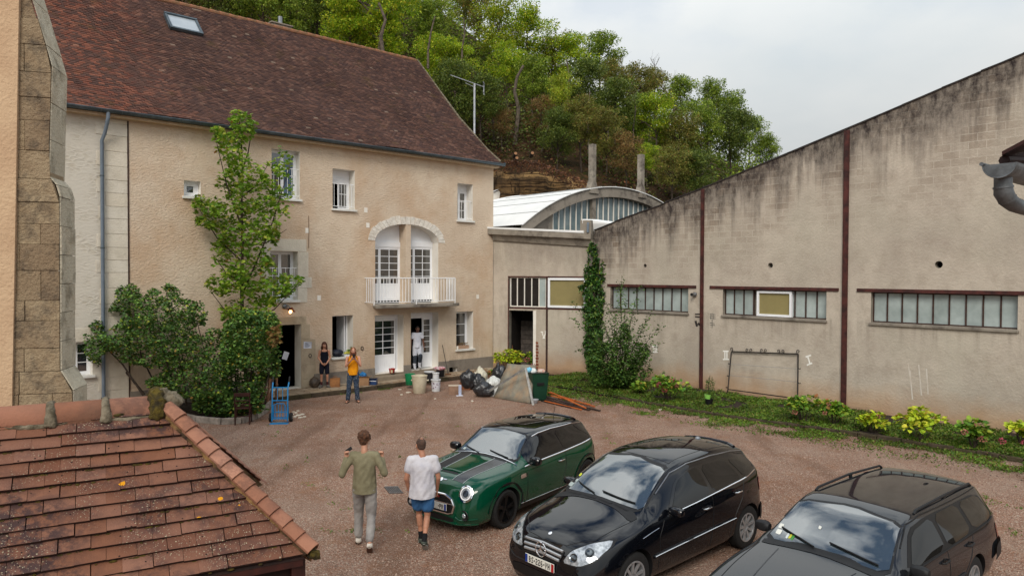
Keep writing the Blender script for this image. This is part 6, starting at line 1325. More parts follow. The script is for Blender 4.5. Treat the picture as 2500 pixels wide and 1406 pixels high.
FQ = [(2*i, 2*i+2, 2*i+3, 2*i+1) for i in range(N-1)]; MB().add(V, FQ).make('soil', M['soil'], fb)
for a, c_ in zip(kpt[2:-1], kpt[3:]):
 L_ = np.linalg.norm(c_-a); d_ = (c_-a)/L_; n_ = np.array([-d_[1], d_[0], 0]); m = max(1, int(round(L_/.5)))
 for i in range(m):
  p0, p1 = a+d_*L_*i/m+d_*.01, a+d_*L_*(i+1)/m-d_*.01; p0 = p0*[1, 1, 0]; p1 = p1*[1, 1, 0]; h0, h1 = RNG.uniform(.09, .13, 2); w0 = RNG.uniform(.05, .07)
  MB().add([tuple(p0-n_*w0), tuple(p1-n_*w0), tuple(p1+n_*w0), tuple(p0+n_*w0)]+[tuple(q_+np.array([0, 0, h_])) for q_, h_ in ((p0-n_*w0, h0), (p1-n_*w0, h1), (p1+n_*w0, h1), (p0+n_*w0, h0))], [(0, 3, 2, 1), (4, 5, 6, 7), (0, 1, 5, 4), (1, 2, 6, 5), (2, 3, 7, 6), (3, 0, 4, 7)]).make('kerb_stone', M['kerbstone'], fb, bevel=.015)
r_ = np.random.default_rng(77); pts = []; lit = []; ku = [float((p_-WF.P0).dot(WF.u)) for p_ in kpt]; ko = [float((p_-WF.P0).dot(WF.n)) for p_ in kpt]
for _ in range(110000):
 u = r_.uniform(-10.8, 7.5); o_ = r_.uniform(0, 5)
 k = noise.noise(Vector((u*.9, o_*1.3, 0)))+.5*noise.noise(Vector((u*2.9, o_*3.1, 4))); kof = float(np.interp(u, ku, ko))
 P_ = WF.w(u, o_, 0)
 if o_ < kof:
  if k < -.30 or (o_ < .3 and k < .15): continue
  z = .14-.07*o_/kof+.015+abs(r_.normal(0, .02))
 else:
  lim = kof+.55+k*.9+max(0, (-u-6))*.16
  if o_ > lim+r_.exponential(.3) or k < -.3: continue
  z = .012+abs(r_.normal(0, .014))
 pts.append((P_[0], P_[1], z))
pts = np.array(pts); stuff(link('grass', leaf_mesh('grass', pts, .062, M['leaf_grass'], LEAFQ, up=.25, droop=-.5, rng=r_)))
pts = []
for _ in range(900):
 c = r_.random()
 if c < .35: u = r_.uniform(kl[0][0]+1, kl[-1][0]); yy = np.interp(u, [k_[0] for k_ in kl], [k_[1] for k_ in kl]); P_ = HF.w(u, -yy+.12+abs(r_.normal(0, .1)), .01)
 elif c < .7: P_ = onz(r_.uniform(560, 1500), r_.uniform(1000, 1300), .01)
 else: P_ = onz(r_.uniform(2250, 2500), r_.uniform(1180, 1380), .01)
 if noise.noise(Vector(P_)*1.1) < .12: continue
 pts += [P_+np.array([r_.normal(0, .05), r_.normal(0, .05), abs(r_.normal(0, .01))]) for _ in range(8)]
stuff(link('weeds', leaf_mesh('weeds', np.array(pts), .045, M['leaf_grass'], LEAFQ, up=.3, droop=-.3, rng=r_)))
lit = [WF.w(r_.uniform(-10, 7), r_.uniform(.05, .8) if r_.random() < .5 else r_.uniform(2.6, 4.6), .1*r_.random()+.01) for _ in range(5000)]
stuff(link('leaf_litter', leaf_mesh('leaf_litter', np.array(lit), .05, M['litter'], LEAFQ, up=.8, rng=r_)))
Vp = []; Fp = []; b_ = 0; oc = np.array([(1, 0, 0), (0, 1, 0), (-1, 0, 0), (0, -1, 0), (0, 0, 1.)]); of = [(0, 1, 4), (1, 2, 4), (2, 3, 4), (3, 0, 4)]
for _ in range(26000):
 x, y = r_.uniform(450, 2500), 930+480*r_.random()**1.0; P_ = onz(x, y, 0)
 if (P_-WF.P0).dot(WF.n) < 2.2 or (P_-HF.P0).dot(HF.n) < 1.6: continue
 s = r_.uniform(.006, .017)*(1.7 if r_.random() < .04 else 1); sc = r_.uniform(.6, 1.3, 3); a = r_.uniform(0, 6.28); R2 = np.array([[math.cos(a), -math.sin(a), 0], [math.sin(a), math.cos(a), 0], [0, 0, 1]]); Vp.append(P_+(oc*sc*s)@R2.T); Fp += [(b_+i, b_+j, b_+k) for i, j, k in of]; b_ += 5
stuff(link('loose_gravel', np_mesh('loose_gravel', np.concatenate(Vp), Fp, M['pebble'], 3)))
def hydrangea(px, py, Rp, mat, flowers, label, zb=.1, fm='pinkbrown', Yadd=0):
 base = onz(px, py+Rp*.95, zb); Y = base[1]; Rm = Rp*1.16*Y/FPX; o = thing('hydrangea', label, 'plant', tuple(base), 0, 'hydrangeas in the yard'); rr = np.random.default_rng(int(px)); p_ = []; ax = []; nl = int(120+Rm*700)
 lob = [(rr.uniform(-.7, .7)*Rm, rr.uniform(-.6, .6)*Rm, rr.uniform(.7, 1.5)*Rm, Rm*rr.uniform(.35, .6)) for _ in range(9)]
 for i in range(nl):
  c = lob[rr.integers(len(lob))]; v = rr.normal(size=3); v /= np.linalg.norm(v); v[2] = abs(v[2])*.9-.15; p_.append((c[0]+v[0]*c[3], c[1]+v[1]*c[3], max(.03, c[2]+v[2]*c[3]*.8))); ax.append(v)
 link('foliage', leaf_mesh('foliage', np.array(p_), .125, LM[mat], LEAF6, up=.55, droop=.45, rng=rr, axis_out=np.array(ax)), o)
 mb = MB();
 for c in lob: mb.tube([(c[0]*.2, c[1]*.2, 0), (c[0]*.7, c[1]*.7, c[2]*.55), (c[0], c[1], c[2])], [.012, .01, .006], 5)
 mb.make('stem', M['bark'], o)
 for (fx, fy, fr) in flowers:
  c = ondepth(px+fx, py+fy, Y-Rm*.75)-base; r_m = fr*Y/FPX; q_ = rr.normal(size=(60, 3)); q_ /= np.linalg.norm(q_, axis=1)[:, None]; q_[:, 2] *= .8
  link('flower_head', leaf_mesh('flower_head', c+q_*r_m*.85, r_m*.55, M[fm], LEAF6, up=.2, rng=rr, axis_out=q_), o)
hydrangea(1634, 950, 30, 'hyd_g', [(-25, -12, 6), (7, -22, 5), (-12, 2, 6), (18, -8, 5)], 'hydrangea with bright pink heads right of the young shrub', fm='pink')
hydrangea(1962, 1000, 30, 'hyd_g', [(-22, 6, 6)], 'green hydrangea with one faded head left of the right-hand iron post')
hydrangea(2036, 1010, 27, 'hyd_g', [(-12, -22, 5), (-22, -2, 5), (18, 6, 5)], 'green hydrangea with pink heads at the foot of the right-hand iron post')
hydrangea(2130, 1032, 23, 'hyd_y', [(14, -16, 5)], 'smallest yellow green hydrangea, right of the iron post')
hydrangea(2250, 1036, 40, 'hyd_y', [], 'largest lime yellow hydrangea without flowers')
hydrangea(2377, 1062, 33, 'hyd_g', [(-22, -8, 7), (22, 10, 8), (8, -26, 5)], 'green hydrangea with faded pink heads, second from the right edge')
hydrangea(2492, 1058, 30, 'hyd_y', [(-45, 18, 7), (8, 22, 6)], 'lime hydrangea cut by the right edge of the picture', fm='pink')
hydrangea(1240, 880, 27, 'hyd_y', [], 'lime green hydrangea behind the leaning slate, below the annex door', zb=.05)
hydrangea(1304, 884, 22, 'hyd_g', [(-18, -6, 7), (8, -14, 7), (22, -2, 6), (0, 6, 6)], 'hydrangea with many brown heads behind the green bin', zb=.05)
hydrangea(1563, 948, 15, 'hyd_g', [], 'little green plant at the foot of the young shrub'); hydrangea(1212, 912, 14, 'hyd_g', [(0, -6, 5)], 'dry brown hydrangea stump beside the house corner', zb=.05)
b = onz(1612, 965, .1); wd = thing('tall_weed', 'grey green seeded weeds behind the pink hydrangea', 'plant', tuple(b)); mb = MB(); q_ = []
for st in ([(1592, 965), (1590, 935), (1598, 920), (1606, 922)], [(1604, 965), (1610, 925), (1616, 922), (1614, 940)], [(1618, 965), (1620, 930), (1618, 912), (1622, 908)]):
 P_ = gpath([(x, y, b[1]) for x, y in st]); mb.tube(local(P_, b), .008, 4)
 for a_, c_ in zip(P_[:-1], P_[1:]): q_ += [np.array(a_)+(np.array(c_)-np.array(a_))*r_.random()+r_.normal(0, .02, 3) for _ in range(22)]
mb.make('stem', M['bark'], wd); link('foliage', leaf_mesh('w', np.array(q_)-b, .06, LM['shrub'], LEAFQ, rng=r_), wd)
b = onz(1731, 990, .1); cp = thing('potted_climber', 'small climbing plant in a black pot beside the left iron post', 'plant', tuple(b))
MB().lathe([(.10, 0), (.125, .2), (.135, .2), (.135, .22), (.11, .22), (.10, .18)], 14).make('pot', M['black'], cp, True); MB().lathe([(.08, .2), (.1, .34), (.09, .34)], 12, Matrix.Translation((-.04, .02, 0))).make('inner_pot', simple('lime_pot', (140, 200, 90), .5), cp, True)
pts = fill([(1722, 930), (1735, 920), (1745, 930), (1744, 960), (1738, 975), (1724, 970)], b[1], .12, 420, r_, 3, -.5, 20); link('foliage', leaf_mesh('cl', pts-b, .05, LM['shrub'], LEAFQ, rng=r_), cp)
MB().tube([(0, 0, .2), (-.03, 0, .6), (.02, 0, .95)], .008, 4).make('stem', M['bark'], cp)
b = onz(1190, 925, .1); dc = thing('dry_cuttings', 'heap of dry brown cuttings against the wall left of the green bin', 'garden waste', tuple(b)); mb = MB()
for _ in range(420):
 c = r_.normal(0, 1, 3)*np.array([.42, .22, .12]); c[2] = abs(c[2])+.05; d_ = r_.normal(0, 1, 3); d_ /= np.linalg.norm(d_); d_[2] *= .6; mb.tube([tuple(c), tuple(c+d_*.12+[0, 0, .03]), tuple(c+d_*.25)], .004, 3, cap=False)
mb.make('twigs', simple('dry_twig', (120, 78, 48), .9, (76, 50, 34), 9, irand=.3), dc)['kind'] = 'stuff'
# CARS
def pchip(tab):
 X = np.array([a for a, b in tab], float); Yv = np.array([b for a, b in tab], float); h = np.diff(X); d = np.diff(Yv)/h; m = np.zeros(len(X))
 for i in range(1, len(X)-1):
  if d[i-1]*d[i] > 0: w1, w2 = 2*h[i]+h[i-1], h[i]+2*h[i-1]; m[i] = (w1+w2)/(w1/d[i-1]+w2/d[i])
 m[0], m[-1] = d[0], d[-1]
 def f(x):
  i = int(np.clip(np.searchsorted(X, x)-1, 0, len(X)-2)); t_ = (min(max(x, X[0]), X[-1])-X[i])/h[i]
  return (2*t_**3-3*t_**2+1)*Yv[i]+(t_**3-2*t_**2+t_)*h[i]*m[i]+(-2*t_**3+3*t_**2)*Yv[i+1]+(t_**3-t_**2)*h[i]*m[i+1]
 return f
def catmull(P, seg):
 P = [np.array(p, float) for p in P]; out = [P[0]]; n = len(P)
 for i in range(n-1):
  p0, p1, p2, p3 = P[max(i-1, 0)], P[i], P[i+1], P[min(i+2, n-1)]; m1, m2 = (p2-p0)*.5, (p3-p1)*.5; L_ = np.linalg.norm(p2-p1)+1e-6
  for m_ in (m1, m2):
   q_ = np.linalg.norm(m_)
   if q_ > L_: m_ *= L_/q_
  for k in range(1, seg[i]+1): t_ = k/seg[i]; out.append((2*t_**3-3*t_**2+1)*p1+(t_**3-2*t_**2+t_)*m1+(-2*t_**3+3*t_**2)*p2+(t_**3-t_**2)*m2)
 return out
def carpaint(name, c, flake=.0):
 t = NT(name); m = t.fin(lin(c), .6, 0, .0); t.b.inputs['Coat Weight'].default_value = 1.; t.b.inputs['Coat Roughness'].default_value = .025; t.b.inputs['Coat IOR'].default_value = 1.6
 nz = t.noise(t.co(), 1.4, 3); t.l(t.rng(nz, .3, .7, .02, .05), t.b.inputs['Coat Roughness']); return m
M['cargreen'] = carpaint('green_car_paint', (5, 62, 42)); M['carblack'] = carpaint('black_car_paint', (9, 11, 16)); M['cargrey'] = carpaint('charcoal_car_paint', (30, 32, 36))
M['cladding'] = simple('black_cladding', (24, 25, 27), .6, (18, 18, 20), 8); M['carglass'] = glassmat('car_side_glass', (14, 16, 18), .02, .5, 0, 1.55); M['windscreen'] = glassmat('windscreen_glass', (44, 54, 58), .02, 1., 0, 2.1)
M['carchrome'] = simple('car_chrome', (222, 224, 228), .07, (214, 216, 220), 2, metal=1.); M['lampglass'] = simple('headlamp_glass', (188, 194, 200), .06, (120, 126, 132), 22, spec=1., metal=.35)
M['redlamp'] = simple('tail_lamp', (150, 16, 18), .15, (110, 10, 12), 6, spec=.9); M['silver'] = simple('silver_paint', (176, 178, 180), .3, (160, 162, 165), 6, metal=.6)
M['plate'] = simple('plate_white', (214, 214, 206), .4, (204, 204, 196), 3); M['plateblue'] = simple('plate_blue', (20, 54, 140), .4); M['platered'] = simple('plate_red', (170, 30, 34), .4)
SEG = [2, 2, 5, 5, 4, 6, 5, 4]
class Car:
 def __init__(s, name, label, L_, tabs, paint, top, cowl, loc, yaw, axles, rw, track, cat='car'):
  s.o = thing(name, label, cat, (loc[0], loc[1], 0), yaw); s.L = L_; s.axles, s.rw, s.track = axles, rw, track
  c = {k: pchip(v) for k, v in tabs.items()}; s.c = c
  xs = np.unique(np.concatenate([np.linspace(0, .4, 9), np.linspace(.4, L_-.5, 44), np.linspace(L_-.5, L_, 12)])); V = []; ncol = None
  for x in xs:
   z = {k: f(x) for k, f in c.items()}; zt, zc, wt = z['zt'], max(z['zc'], z['zt']+.004), z['wt']
   pts = catmull([(0, z['zb']), (z['ws']*.85, z['zb']), (z['ws'], z['zb']+.07), (z['wm'], z['zm']), (z['wb'], z['zbelt']), (wt+(z['wb']-wt)*.12 if zt > z['zbelt']+.1 else (wt*.4+z['wb']*.6), zt-.10*(zt-z['zbelt'])), (wt*.93, zt+.45*(zc-zt)), (wt*.5, zt+.88*(zc-zt)), (0, zc)], SEG)
   ring = [(x, -p[0], p[1]) for p in pts]+[(x, p[0], p[1]) for p in pts[1:-1][::-1]]; ncol = len(ring); V.append(ring)
  nb = sum(SEG[:4]); npt = sum(SEG)+1; mb = MB(); mb.v = [q_ for r_ in V for q_ in r_]
  for i in range(len(xs)-1):
   for k in range(ncol):
    k2 = (k+1) % ncol; kk = min(k, k2) if k2 else 0; kk = k if k < npt else ncol-k-1; up = (kk >= nb) and xs[i] > cowl
    mb.f.append((i*ncol+k, i*ncol+k2, (i+1)*ncol+k2, (i+1)*ncol+k)); mb.m.append(1 if up else 0)
  mb.f.append(tuple(range(ncol-1, -1, -1))); mb.m.append(0); mb.f.append(tuple((len(xs)-1)*ncol+k for k in range(ncol))); mb.m.append(0)
  me = mb.mesh('body', [paint, top, M['cladding']])
  bm = bmesh.new(); bm.from_mesh(me); bmesh.ops.recalc_face_normals(bm, faces=bm.faces); bm.to_mesh(me); bm.free()
  body = bpy.data.objects.new('body', me); COL.objects.link(body)
  cut = MB()
  for ax in axles:
   for sg in (-1, 1): cut.lathe([(rw+.055, 0), (rw+.055, .62)], 40, Matrix.Translation((ax, sg*(track+.30) if sg < 0 else track+.30-.62, rw-.005)) @ Matrix.Rotation(-PI/2, 4, 'X'))
  cme = cut.mesh('cut'); bmc = bmesh.new(); bmc.from_mesh(cme); bmesh.ops.recalc_face_normals(bmc, faces=bmc.faces); bmc.to_mesh(cme); bmc.free()
  co_ = bpy.data.objects.new('cut', cme); COL.objects.link(co_)
  md = body.modifiers.new('b', 'BOOLEAN'); md.operation = 'DIFFERENCE'; md.object = co_; md.solver = 'EXACT'
  dg = bpy.context.evaluated_depsgraph_get(); dg.update(); m2 = bpy.data.meshes.new_from_object(body.evaluated_get(dg))
  bpy.data.objects.remove(body); bpy.data.objects.remove(co_)
  while len(m2.materials) < 3: m2.materials.append(M['cladding'])
  for p in m2.polygons:
   for ax in axles:
    r_ = math.hypot(p.center.x-ax, p.center.z-rw+.005)
    if r_ < rw+.0552 and abs(p.center.y) < track+.5 and (r_ < rw+.05 or True):
     nrm = p.normal
     if r_ > rw+.03 or abs(p.center.y) < track-.18: p.material_index = 2
  s.bvh = BVHTree.FromPolygons([v.co.copy() for v in m2.vertices], [tuple(p.vertices) for p in m2.polygons])
  bo = link('body', m2, s.o, None); m2.shade_smooth()
  try: m2.set_sharp_from_angle(angle=.75)
  except Exception: pass
  s.body = bo
 def hit(s, mode, a, b):
  o, d = {'side': ((a, -3, b), (0, 1, 0)), 'sideR': ((a, 3, b), (0, -1, 0)), 'top': ((a, b, 4), (0, 0, -1)), 'front': ((-2, a, b), (1, 0, 0)), 'rear': ((s.L+2, a, b), (-1, 0, 0))}[mode]
  h, n, i, dd = s.bvh.ray_cast(Vector(o), Vector(d));
  if h is None:
   h, n, i, dd = s.bvh.find_nearest(Vector({'side': (a, -.85, b), 'sideR': (a, .85, b), 'top': (a, b, 1), 'front': (.1, a, b), 'rear': (s.L-.1, a, b)}[mode]))
   return h, n
  if n.dot(Vector(d)) > 0: n = -n
  return h, n
 def patch(s, name, mode, poly, mat, off=.005, grid=.05, round_=1, parent=None):
  for _ in range(round_):
   q_ = []
   for i in range(len(poly)): a, b = np.array(poly[i]), np.array(poly[(i+1) % len(poly)]); q_ += [tuple(a*.85+b*.15), tuple(a*.15+b*.85)]
   poly = q_
  P = np.array(poly); lo, hi = P.min(0), P.max(0); vs = {}; V = []; Fc = []
  gx = np.arange(math.floor(lo[0]/grid), math.ceil(hi[0]/grid)); gy = np.arange(math.floor(lo[1]/grid), math.ceil(hi[1]/grid))
  for i in gx:
   for j in gy:
    c = list(map(tuple, poly))
    for p_, n_ in (((i*grid, 0), (-1, 0)), (((i+1)*grid, 0), (1, 0)), ((0, j*grid), (0, -1)), ((0, (j+1)*grid), (0, 1))):
     c = clip_half(c, p_, n_)
     if len(c) < 3: break
    if len(c) < 3: continue
    f = []
    for q_ in c:
     k = (round(q_[0], 4), round(q_[1], 4))
     if k not in vs: h, n = s.hit(mode, *q_); vs[k] = len(V); V.append(h+n*off)
     if vs[k] not in f: f.append(vs[k])
    if len(f) >= 3: Fc.append(f)
  mb = MB(); mb.v = [tuple(v) for v in V]; mb.f = [tuple(f) for f in Fc]; mb.m = [0]*len(Fc); me = mb.mesh(name, M[mat] if isinstance(mat, str) else mat)
  bm = bmesh.new(); bm.from_mesh(me); bmesh.ops.recalc_face_normals(bm, faces=bm.faces)
  if len(bm.faces):
   d_ = {'side': Vector((0, -1, 0)), 'sideR': Vector((0, 1, 0)), 'top': Vector((0, 0, 1)), 'front': Vector((-1, 0, 0)), 'rear': Vector((1, 0, 0))}[mode]
   if sum(f.normal.dot(d_) for f in bm.faces) < 0: bmesh.ops.reverse_faces(bm, faces=bm.faces)
  bm.to_mesh(me); bm.free(); return link(name, me, parent or s.o, None, True)
 def both(s, name, poly, mat, **k):
  return s.patch(name, 'side', poly, mat, **k), s.patch(name, 'sideR', poly, mat, **k)
 def line(s, name, mode, pts_, r, mat, off=.0, dens=.05, flat=1., parent=None, close=False):
  P = [np.array(p, float) for p in pts_]; P = P+[P[0]] if close else P; path = []
  for a, b in zip(P[:-1], P[1:]):
   n = max(1, int(np.linalg.norm(b-a)/dens))
   for i in range(n): q_ = a+(b-a)*i/n; h, nn = s.hit(mode, *q_); path.append(h+nn*off)
  h, nn = s.hit(mode, *P[-1]); path.append(h+nn*off)
  return MB().tube(path, r, 6).make(name, M[mat], parent or s.o, True)
 def wheel(s, rimmat, spokes, rim_r, dual=False):
  rw = s.rw; me_t = MB().lathe([(rim_r, -.085), (rw-.03, -.10), (rw-.006, -.085), (rw, -.05), (rw, .05), (rw-.006, .085), (rw-.03, .10), (rim_r, .085)], 40, Matrix.Rotation(PI/2, 4, 'X'), cap=False)
  for k in range(60): a = 2*PI*k/60; me_t.obox((math.cos(a)*rw, 0, math.sin(a)*rw), (math.cos(a)*.004, 0, math.sin(a)*.004), (0, .07, .0), (-math.sin(a)*.009, 0, math.cos(a)*.009))
  tm = me_t.mesh('tyre', M['rubber']); tm.shade_smooth(); tm.set_sharp_from_angle(angle=.8)
  rm = MB().lathe([(rim_r+.004, .085), (rim_r+.004, .092), (rim_r-.018, .09), (rim_r-.022, .05), (rim_r-.03, -.06)], 40, Matrix.Rotation(PI/2, 4, 'X'), cap=False)
  rm.lathe([(.001, .06), (.035, .06), (.062, .05), (.066, .02), (.001, .02)], 20, Matrix.Rotation(PI/2, 4, 'X'), cap=False)
  for k in range(spokes):
   for sh_ in ((-.07, .07) if dual else (0,)):
    a = 2*PI*k/spokes+.2; a2 = a+sh_*1.6; c0, c1 = Vector((math.cos(a+sh_*1.2)*.05, -.055, math.sin(a+sh_*1.2)*.05)), Vector((math.cos(a2)*(rim_r-.01), -.07, math.sin(a2)*(rim_r-.01))); d = (c1-c0)/2; sd = Vector((-math.sin(a), 0, math.cos(a)))*(.014 if dual else .019)
    rm.obox((c0+c1)/2, d, (0, .012, 0), sd)
  rmm = rm.mesh('rim', rimmat); dk = MB().lathe([(rim_r-.02, .02), (.001, .02)], 30, Matrix.Rotation(PI/2, 4, 'X'), cap=False); dkm = dk.mesh('brake', M['black'])
  for ax in s.axles:
   for sg in (1, -1):
    w = link('wheel', tm, s.o, loc=(ax, -sg*s.track, rw));
    if sg < 0: w.rotation_euler = (0, 0, PI)
    link('rim', rmm, w); link('brake_disc', dkm, w)
 def mirror(s, x, z, y, size, mat, mat2='black'):
  for sg in (-1, 1):
   mb = MB(); v = []; n = 10; m_ = 8
   for i in range(m_+1):
    ph = PI*i/m_
    for k in range(n): a = 2*PI*k/n; v.append((x+size[0]*math.sin(ph)**.45*np.sign(math.cos(a))*abs(math.cos(a))**.7, sg*(y+size[1]*-math.cos(ph)), z+size[2]*math.sin(ph)**.45*np.sign(math.sin(a))*abs(math.sin(a))**.7))
   f = [(i*n+k, i*n+(k+1) % n, (i+1)*n+(k+1) % n, (i+1)*n+k) for i in range(m_) for k in range(n)]; mb.add(v, f); w = mb.make('wing_mirror', M[mat], s.o, True)
   MB().tube([(x+.01, sg*(y-size[1]*.8), z-.05), (x+.0, sg*(y-size[1]-.16), z-.09)], .028, 8).make('mirror_arm', M[mat2], w, True)
   MB().lathe([(.001, 0), (size[2]*.85, 0)], 16, Matrix.Translation((x+size[0]*.97, sg*y, z)) @ Matrix.Rotation(PI/2, 4, 'Y') @ Matrix.Diagonal((1, 1.5, 1, 1)), cap=False).make('mirror_glass', M['carchrome'], w)
 def handle(s, x, z, mat='carchrome', w_=.085):
  for md, sg in (('side', -1), ('sideR', 1)):
   h, n = s.hit(md, x, z); h2, _ = s.hit(md, x+2*w_, z+.008)
   MB().tube([h+Vector((0, sg*.004, 0)), h+Vector((.02, sg*.035, .002)), h2+Vector((-.02, sg*.035, 0)), h2+Vector((0, sg*.004, 0))], .012, 8).make('door_handle', M[mat], s.o, True); h3, n3_ = s.hit(md, x+w_, z+.005)
   MB().lathe([(.001, 0), (.035, 0)], 12, Matrix.Translation(h3+n3_*.003) @ n3_.to_track_quat('Z', 'Y').to_matrix().to_4x4() @ Matrix.Diagonal((1.2, .9, 1, 1)), cap=False).make('handle_recess', M['black'], s.o)
def glyphs(text, h, w, gap):
 """blocky outlined letters and digits as little strokes: list of boxes x0,x1,y0,y1"""
 F5 = {'B': '1110100111101001 1110', 'S': '0111 1000 0110 0001 1110', '2': '1110 0001 0110 1000 1111', '6': '0110 1000 1110 1001 0110', 'Y': '1001 1001 0110 0100 0100', 'H': '1001 1001 1111 1001 1001', 'P': '1110 1001 1110 1000 1000', 'R': '1110 1001 1110 1010 1001', '-': '0000 0000 1111 0000 0000', '3': '1110 0001 0110 0001 1110', '7': '1111 0001 0010 0100 0100', 'F': '1111 1000 1110 1000 1000', ' ': '0'*20}
 out = []; x = 0
 for ch in text:
  b = F5[ch].replace(' ', ''); ww = w*(.6 if ch == '-' else 1)
  for r in range(5):
   c = 0
   while c < 4:
    if b[r*4+c] == '1':
     c2 = c
     while c2 < 4 and b[r*4+c2] == '1': c2 += 1
     out.append((x+ww*c/4, x+ww*c2/4, h*(4-r)/5, h*(5-r)/5)); c = c2
    else: c += 1
  x += ww+gap
 return out, x-gap
def plate(car, cx, cz, x, text, w=.52, h=.11, tilt=0.):
 p = MB().box(x-.012, x, cx-w/2, cx+w/2, cz-h/2, cz+h/2).make('number_plate', M['plate'], car.o, bevel=.004)
 MB().box(x-.0145, x-.0125, cx+w/2-.045, cx+w/2-.003, cz-h/2+.004, cz+h/2-.004).make('blue_band', M['plateblue'], p); MB().box(x-.0145, x-.0125, cx-w/2+.003, cx-w/2+.045, cz-h/2+.004, cz+h/2-.004).make('region_band', M['platered' if '226' in text else 'plateblue'], p)
 g_, tw_ = glyphs(text, .075, .034, .012); mb = MB(); x0 = cx+tw_/2
 for (a, b, c, d) in g_: mb.box(x-.0150, x-.0128, x0-b, x0-a, cz-.0375+c, cz-.0375+d)
 mb.make('plate_text', M['black'], p); return p
T = dict(
 zc=[(0, .62), (.04, .73), (.12, .815), (.35, .89), (.8, .945), (1.15, .985), (1.24, 1.01), (1.5, 1.20), (1.78, 1.365), (2.1, 1.41), (2.6, 1.414), (3.2, 1.385), (3.48, 1.355), (3.58, 1.33), (3.66, 1.15), (3.74, .92), (3.79, .72), (3.82, .48)],
 zt=[(0, .52), (.12, .72), (.35, .825), (.8, .885), (1.2, .925), (1.5, 1.11), (1.8, 1.30), (2.1, 1.335), (2.7, 1.335), (3.3, 1.30), (3.55, 1.26), (3.66, 1.08), (3.74, .88), (3.82, .44)],
 wt=[(0, .42), (.12, .58), (.35, .67), (.8, .70), (1.2, .70), (1.8, .575), (2.4, .585), (3.3, .55), (3.55, .53), (3.66, .60), (3.74, .66), (3.82, .58)],
 wb=[(0, .50), (.08, .64), (.2, .75), (.4, .81), (.8, .835), (1.2, .825), (2.5, .835), (3.2, .82), (3.6, .76), (3.76, .68), (3.82, .58)],
 zbelt=[(0, .48), (.12, .66), (.35, .77), (.8, .845), (1.2, .885), (2, .925), (3, .965), (3.5, .985), (3.7, .84), (3.82, .42)],
 wm=[(0, .58), (.08, .70), (.2, .79), (.5, .85), (.8, .865), (1.5, .85), (2.4, .85), (3.1, .868), (3.5, .83), (3.72, .74), (3.82, .64)],
 zm=[(0, .40), (.4, .52), (.8, .56), (2, .5), (3.1, .58), (3.82, .40)], ws=[(0, .54), (.1, .68), (.3, .78), (.8, .80), (3.1, .80), (3.6, .76), (3.82, .60)], zb=[(0, .19), (.3, .16), (3.5, .18), (3.82, .26)])
mini = Car('green_hatchback', 'small green hatchback with black roof and black bonnet stripes behind the two walking men', 3.82, T, M['cargreen'], M['carblack'], 1.36, (-1.222, 11.708), .909, (.79, 3.285), .315, .745)
c = mini
side_all = [(1.36, .925), (1.83, 1.285), (2.3, 1.32), (2.9, 1.315), (3.36, 1.27), (3.52, 1.02), (3.40, .995), (2.4, .955)]
c.both('side_glass', [(1.46, .955), (1.86, 1.268), (2.38, 1.298), (2.44, .965)], 'carglass', off=.008); c.both('side_glass', [(2.50, .968), (2.46, 1.298), (2.95, 1.292), (3.36, 1.245), (3.46, 1.02), (3.36, 1.005)], 'carglass', off=.008)
c.both('pillar_trim', side_all, 'carblack', off=.004)
c.patch('windscreen', 'front', [(-.66, .985), (-.60, 1.15), (-.54, 1.315), (-.3, 1.345), (0, 1.355), (.3, 1.345), (.54, 1.315), (.60, 1.15), (.66, .985), (.3, 1.01), (0, 1.02), (-.3, 1.01)], 'windscreen', off=.008, grid=.06)
c.patch('windscreen_surround', 'front', [(-.70, .955), (-.62, 1.15), (-.56, 1.335), (0, 1.375), (.56, 1.335), (.62, 1.15), (.70, .955), (0, .995)], 'black', off=.003, grid=.06)
c.patch('rear_window', 'rear', [(-.56, 1.0), (-.50, 1.24), (.5, 1.24), (.56, 1.0)], 'carglass', off=.006)
c.patch('sunroof', 'top', [(1.98, -.46), (1.98, .46), (2.62, .46), (2.62, -.46)], 'carglass', off=.006); c.patch('sunroof', 'top', [(2.68, -.46), (2.68, .46), (3.2, .44), (3.2, -.44)], 'carglass', off=.006)
for sg in (-1, 1):
 c.patch('bonnet_stripe', 'top', [(.16, sg*.22), (.16, sg*.42), (1.18, sg*.52), (1.18, sg*.28)], simple('stripe_grey', (30, 32, 38), .25, spec=.8) if sg < 0 else M['cladding'], off=.004, round_=0)
 for a, b in ((.205, .265), (.435, .535)): c.line('pinstripe', 'top', [(.16, sg*a), (1.18, sg*b)], .006, 'silver', off=.002)
c.patch('bonnet_scoop', 'top', [(.30, -.19), (.30, .19), (.37, .17), (.37, -.17)], 'black', off=.004); c.line('scoop_lip', 'top', [(.385, -.21), (.40, 0), (.385, .21)], .022, 'cargreen', off=.008)
c.line('bonnet_seam', 'top', [(1.20, -.72), (1.235, 0), (1.20, .72)], .006, 'black'); c.line('cowl_chrome', 'top', [(1.19, -.74), (1.225, -.4), (1.24, 0), (1.225, .4), (1.19, .74)], .011, 'carchrome', off=.006)
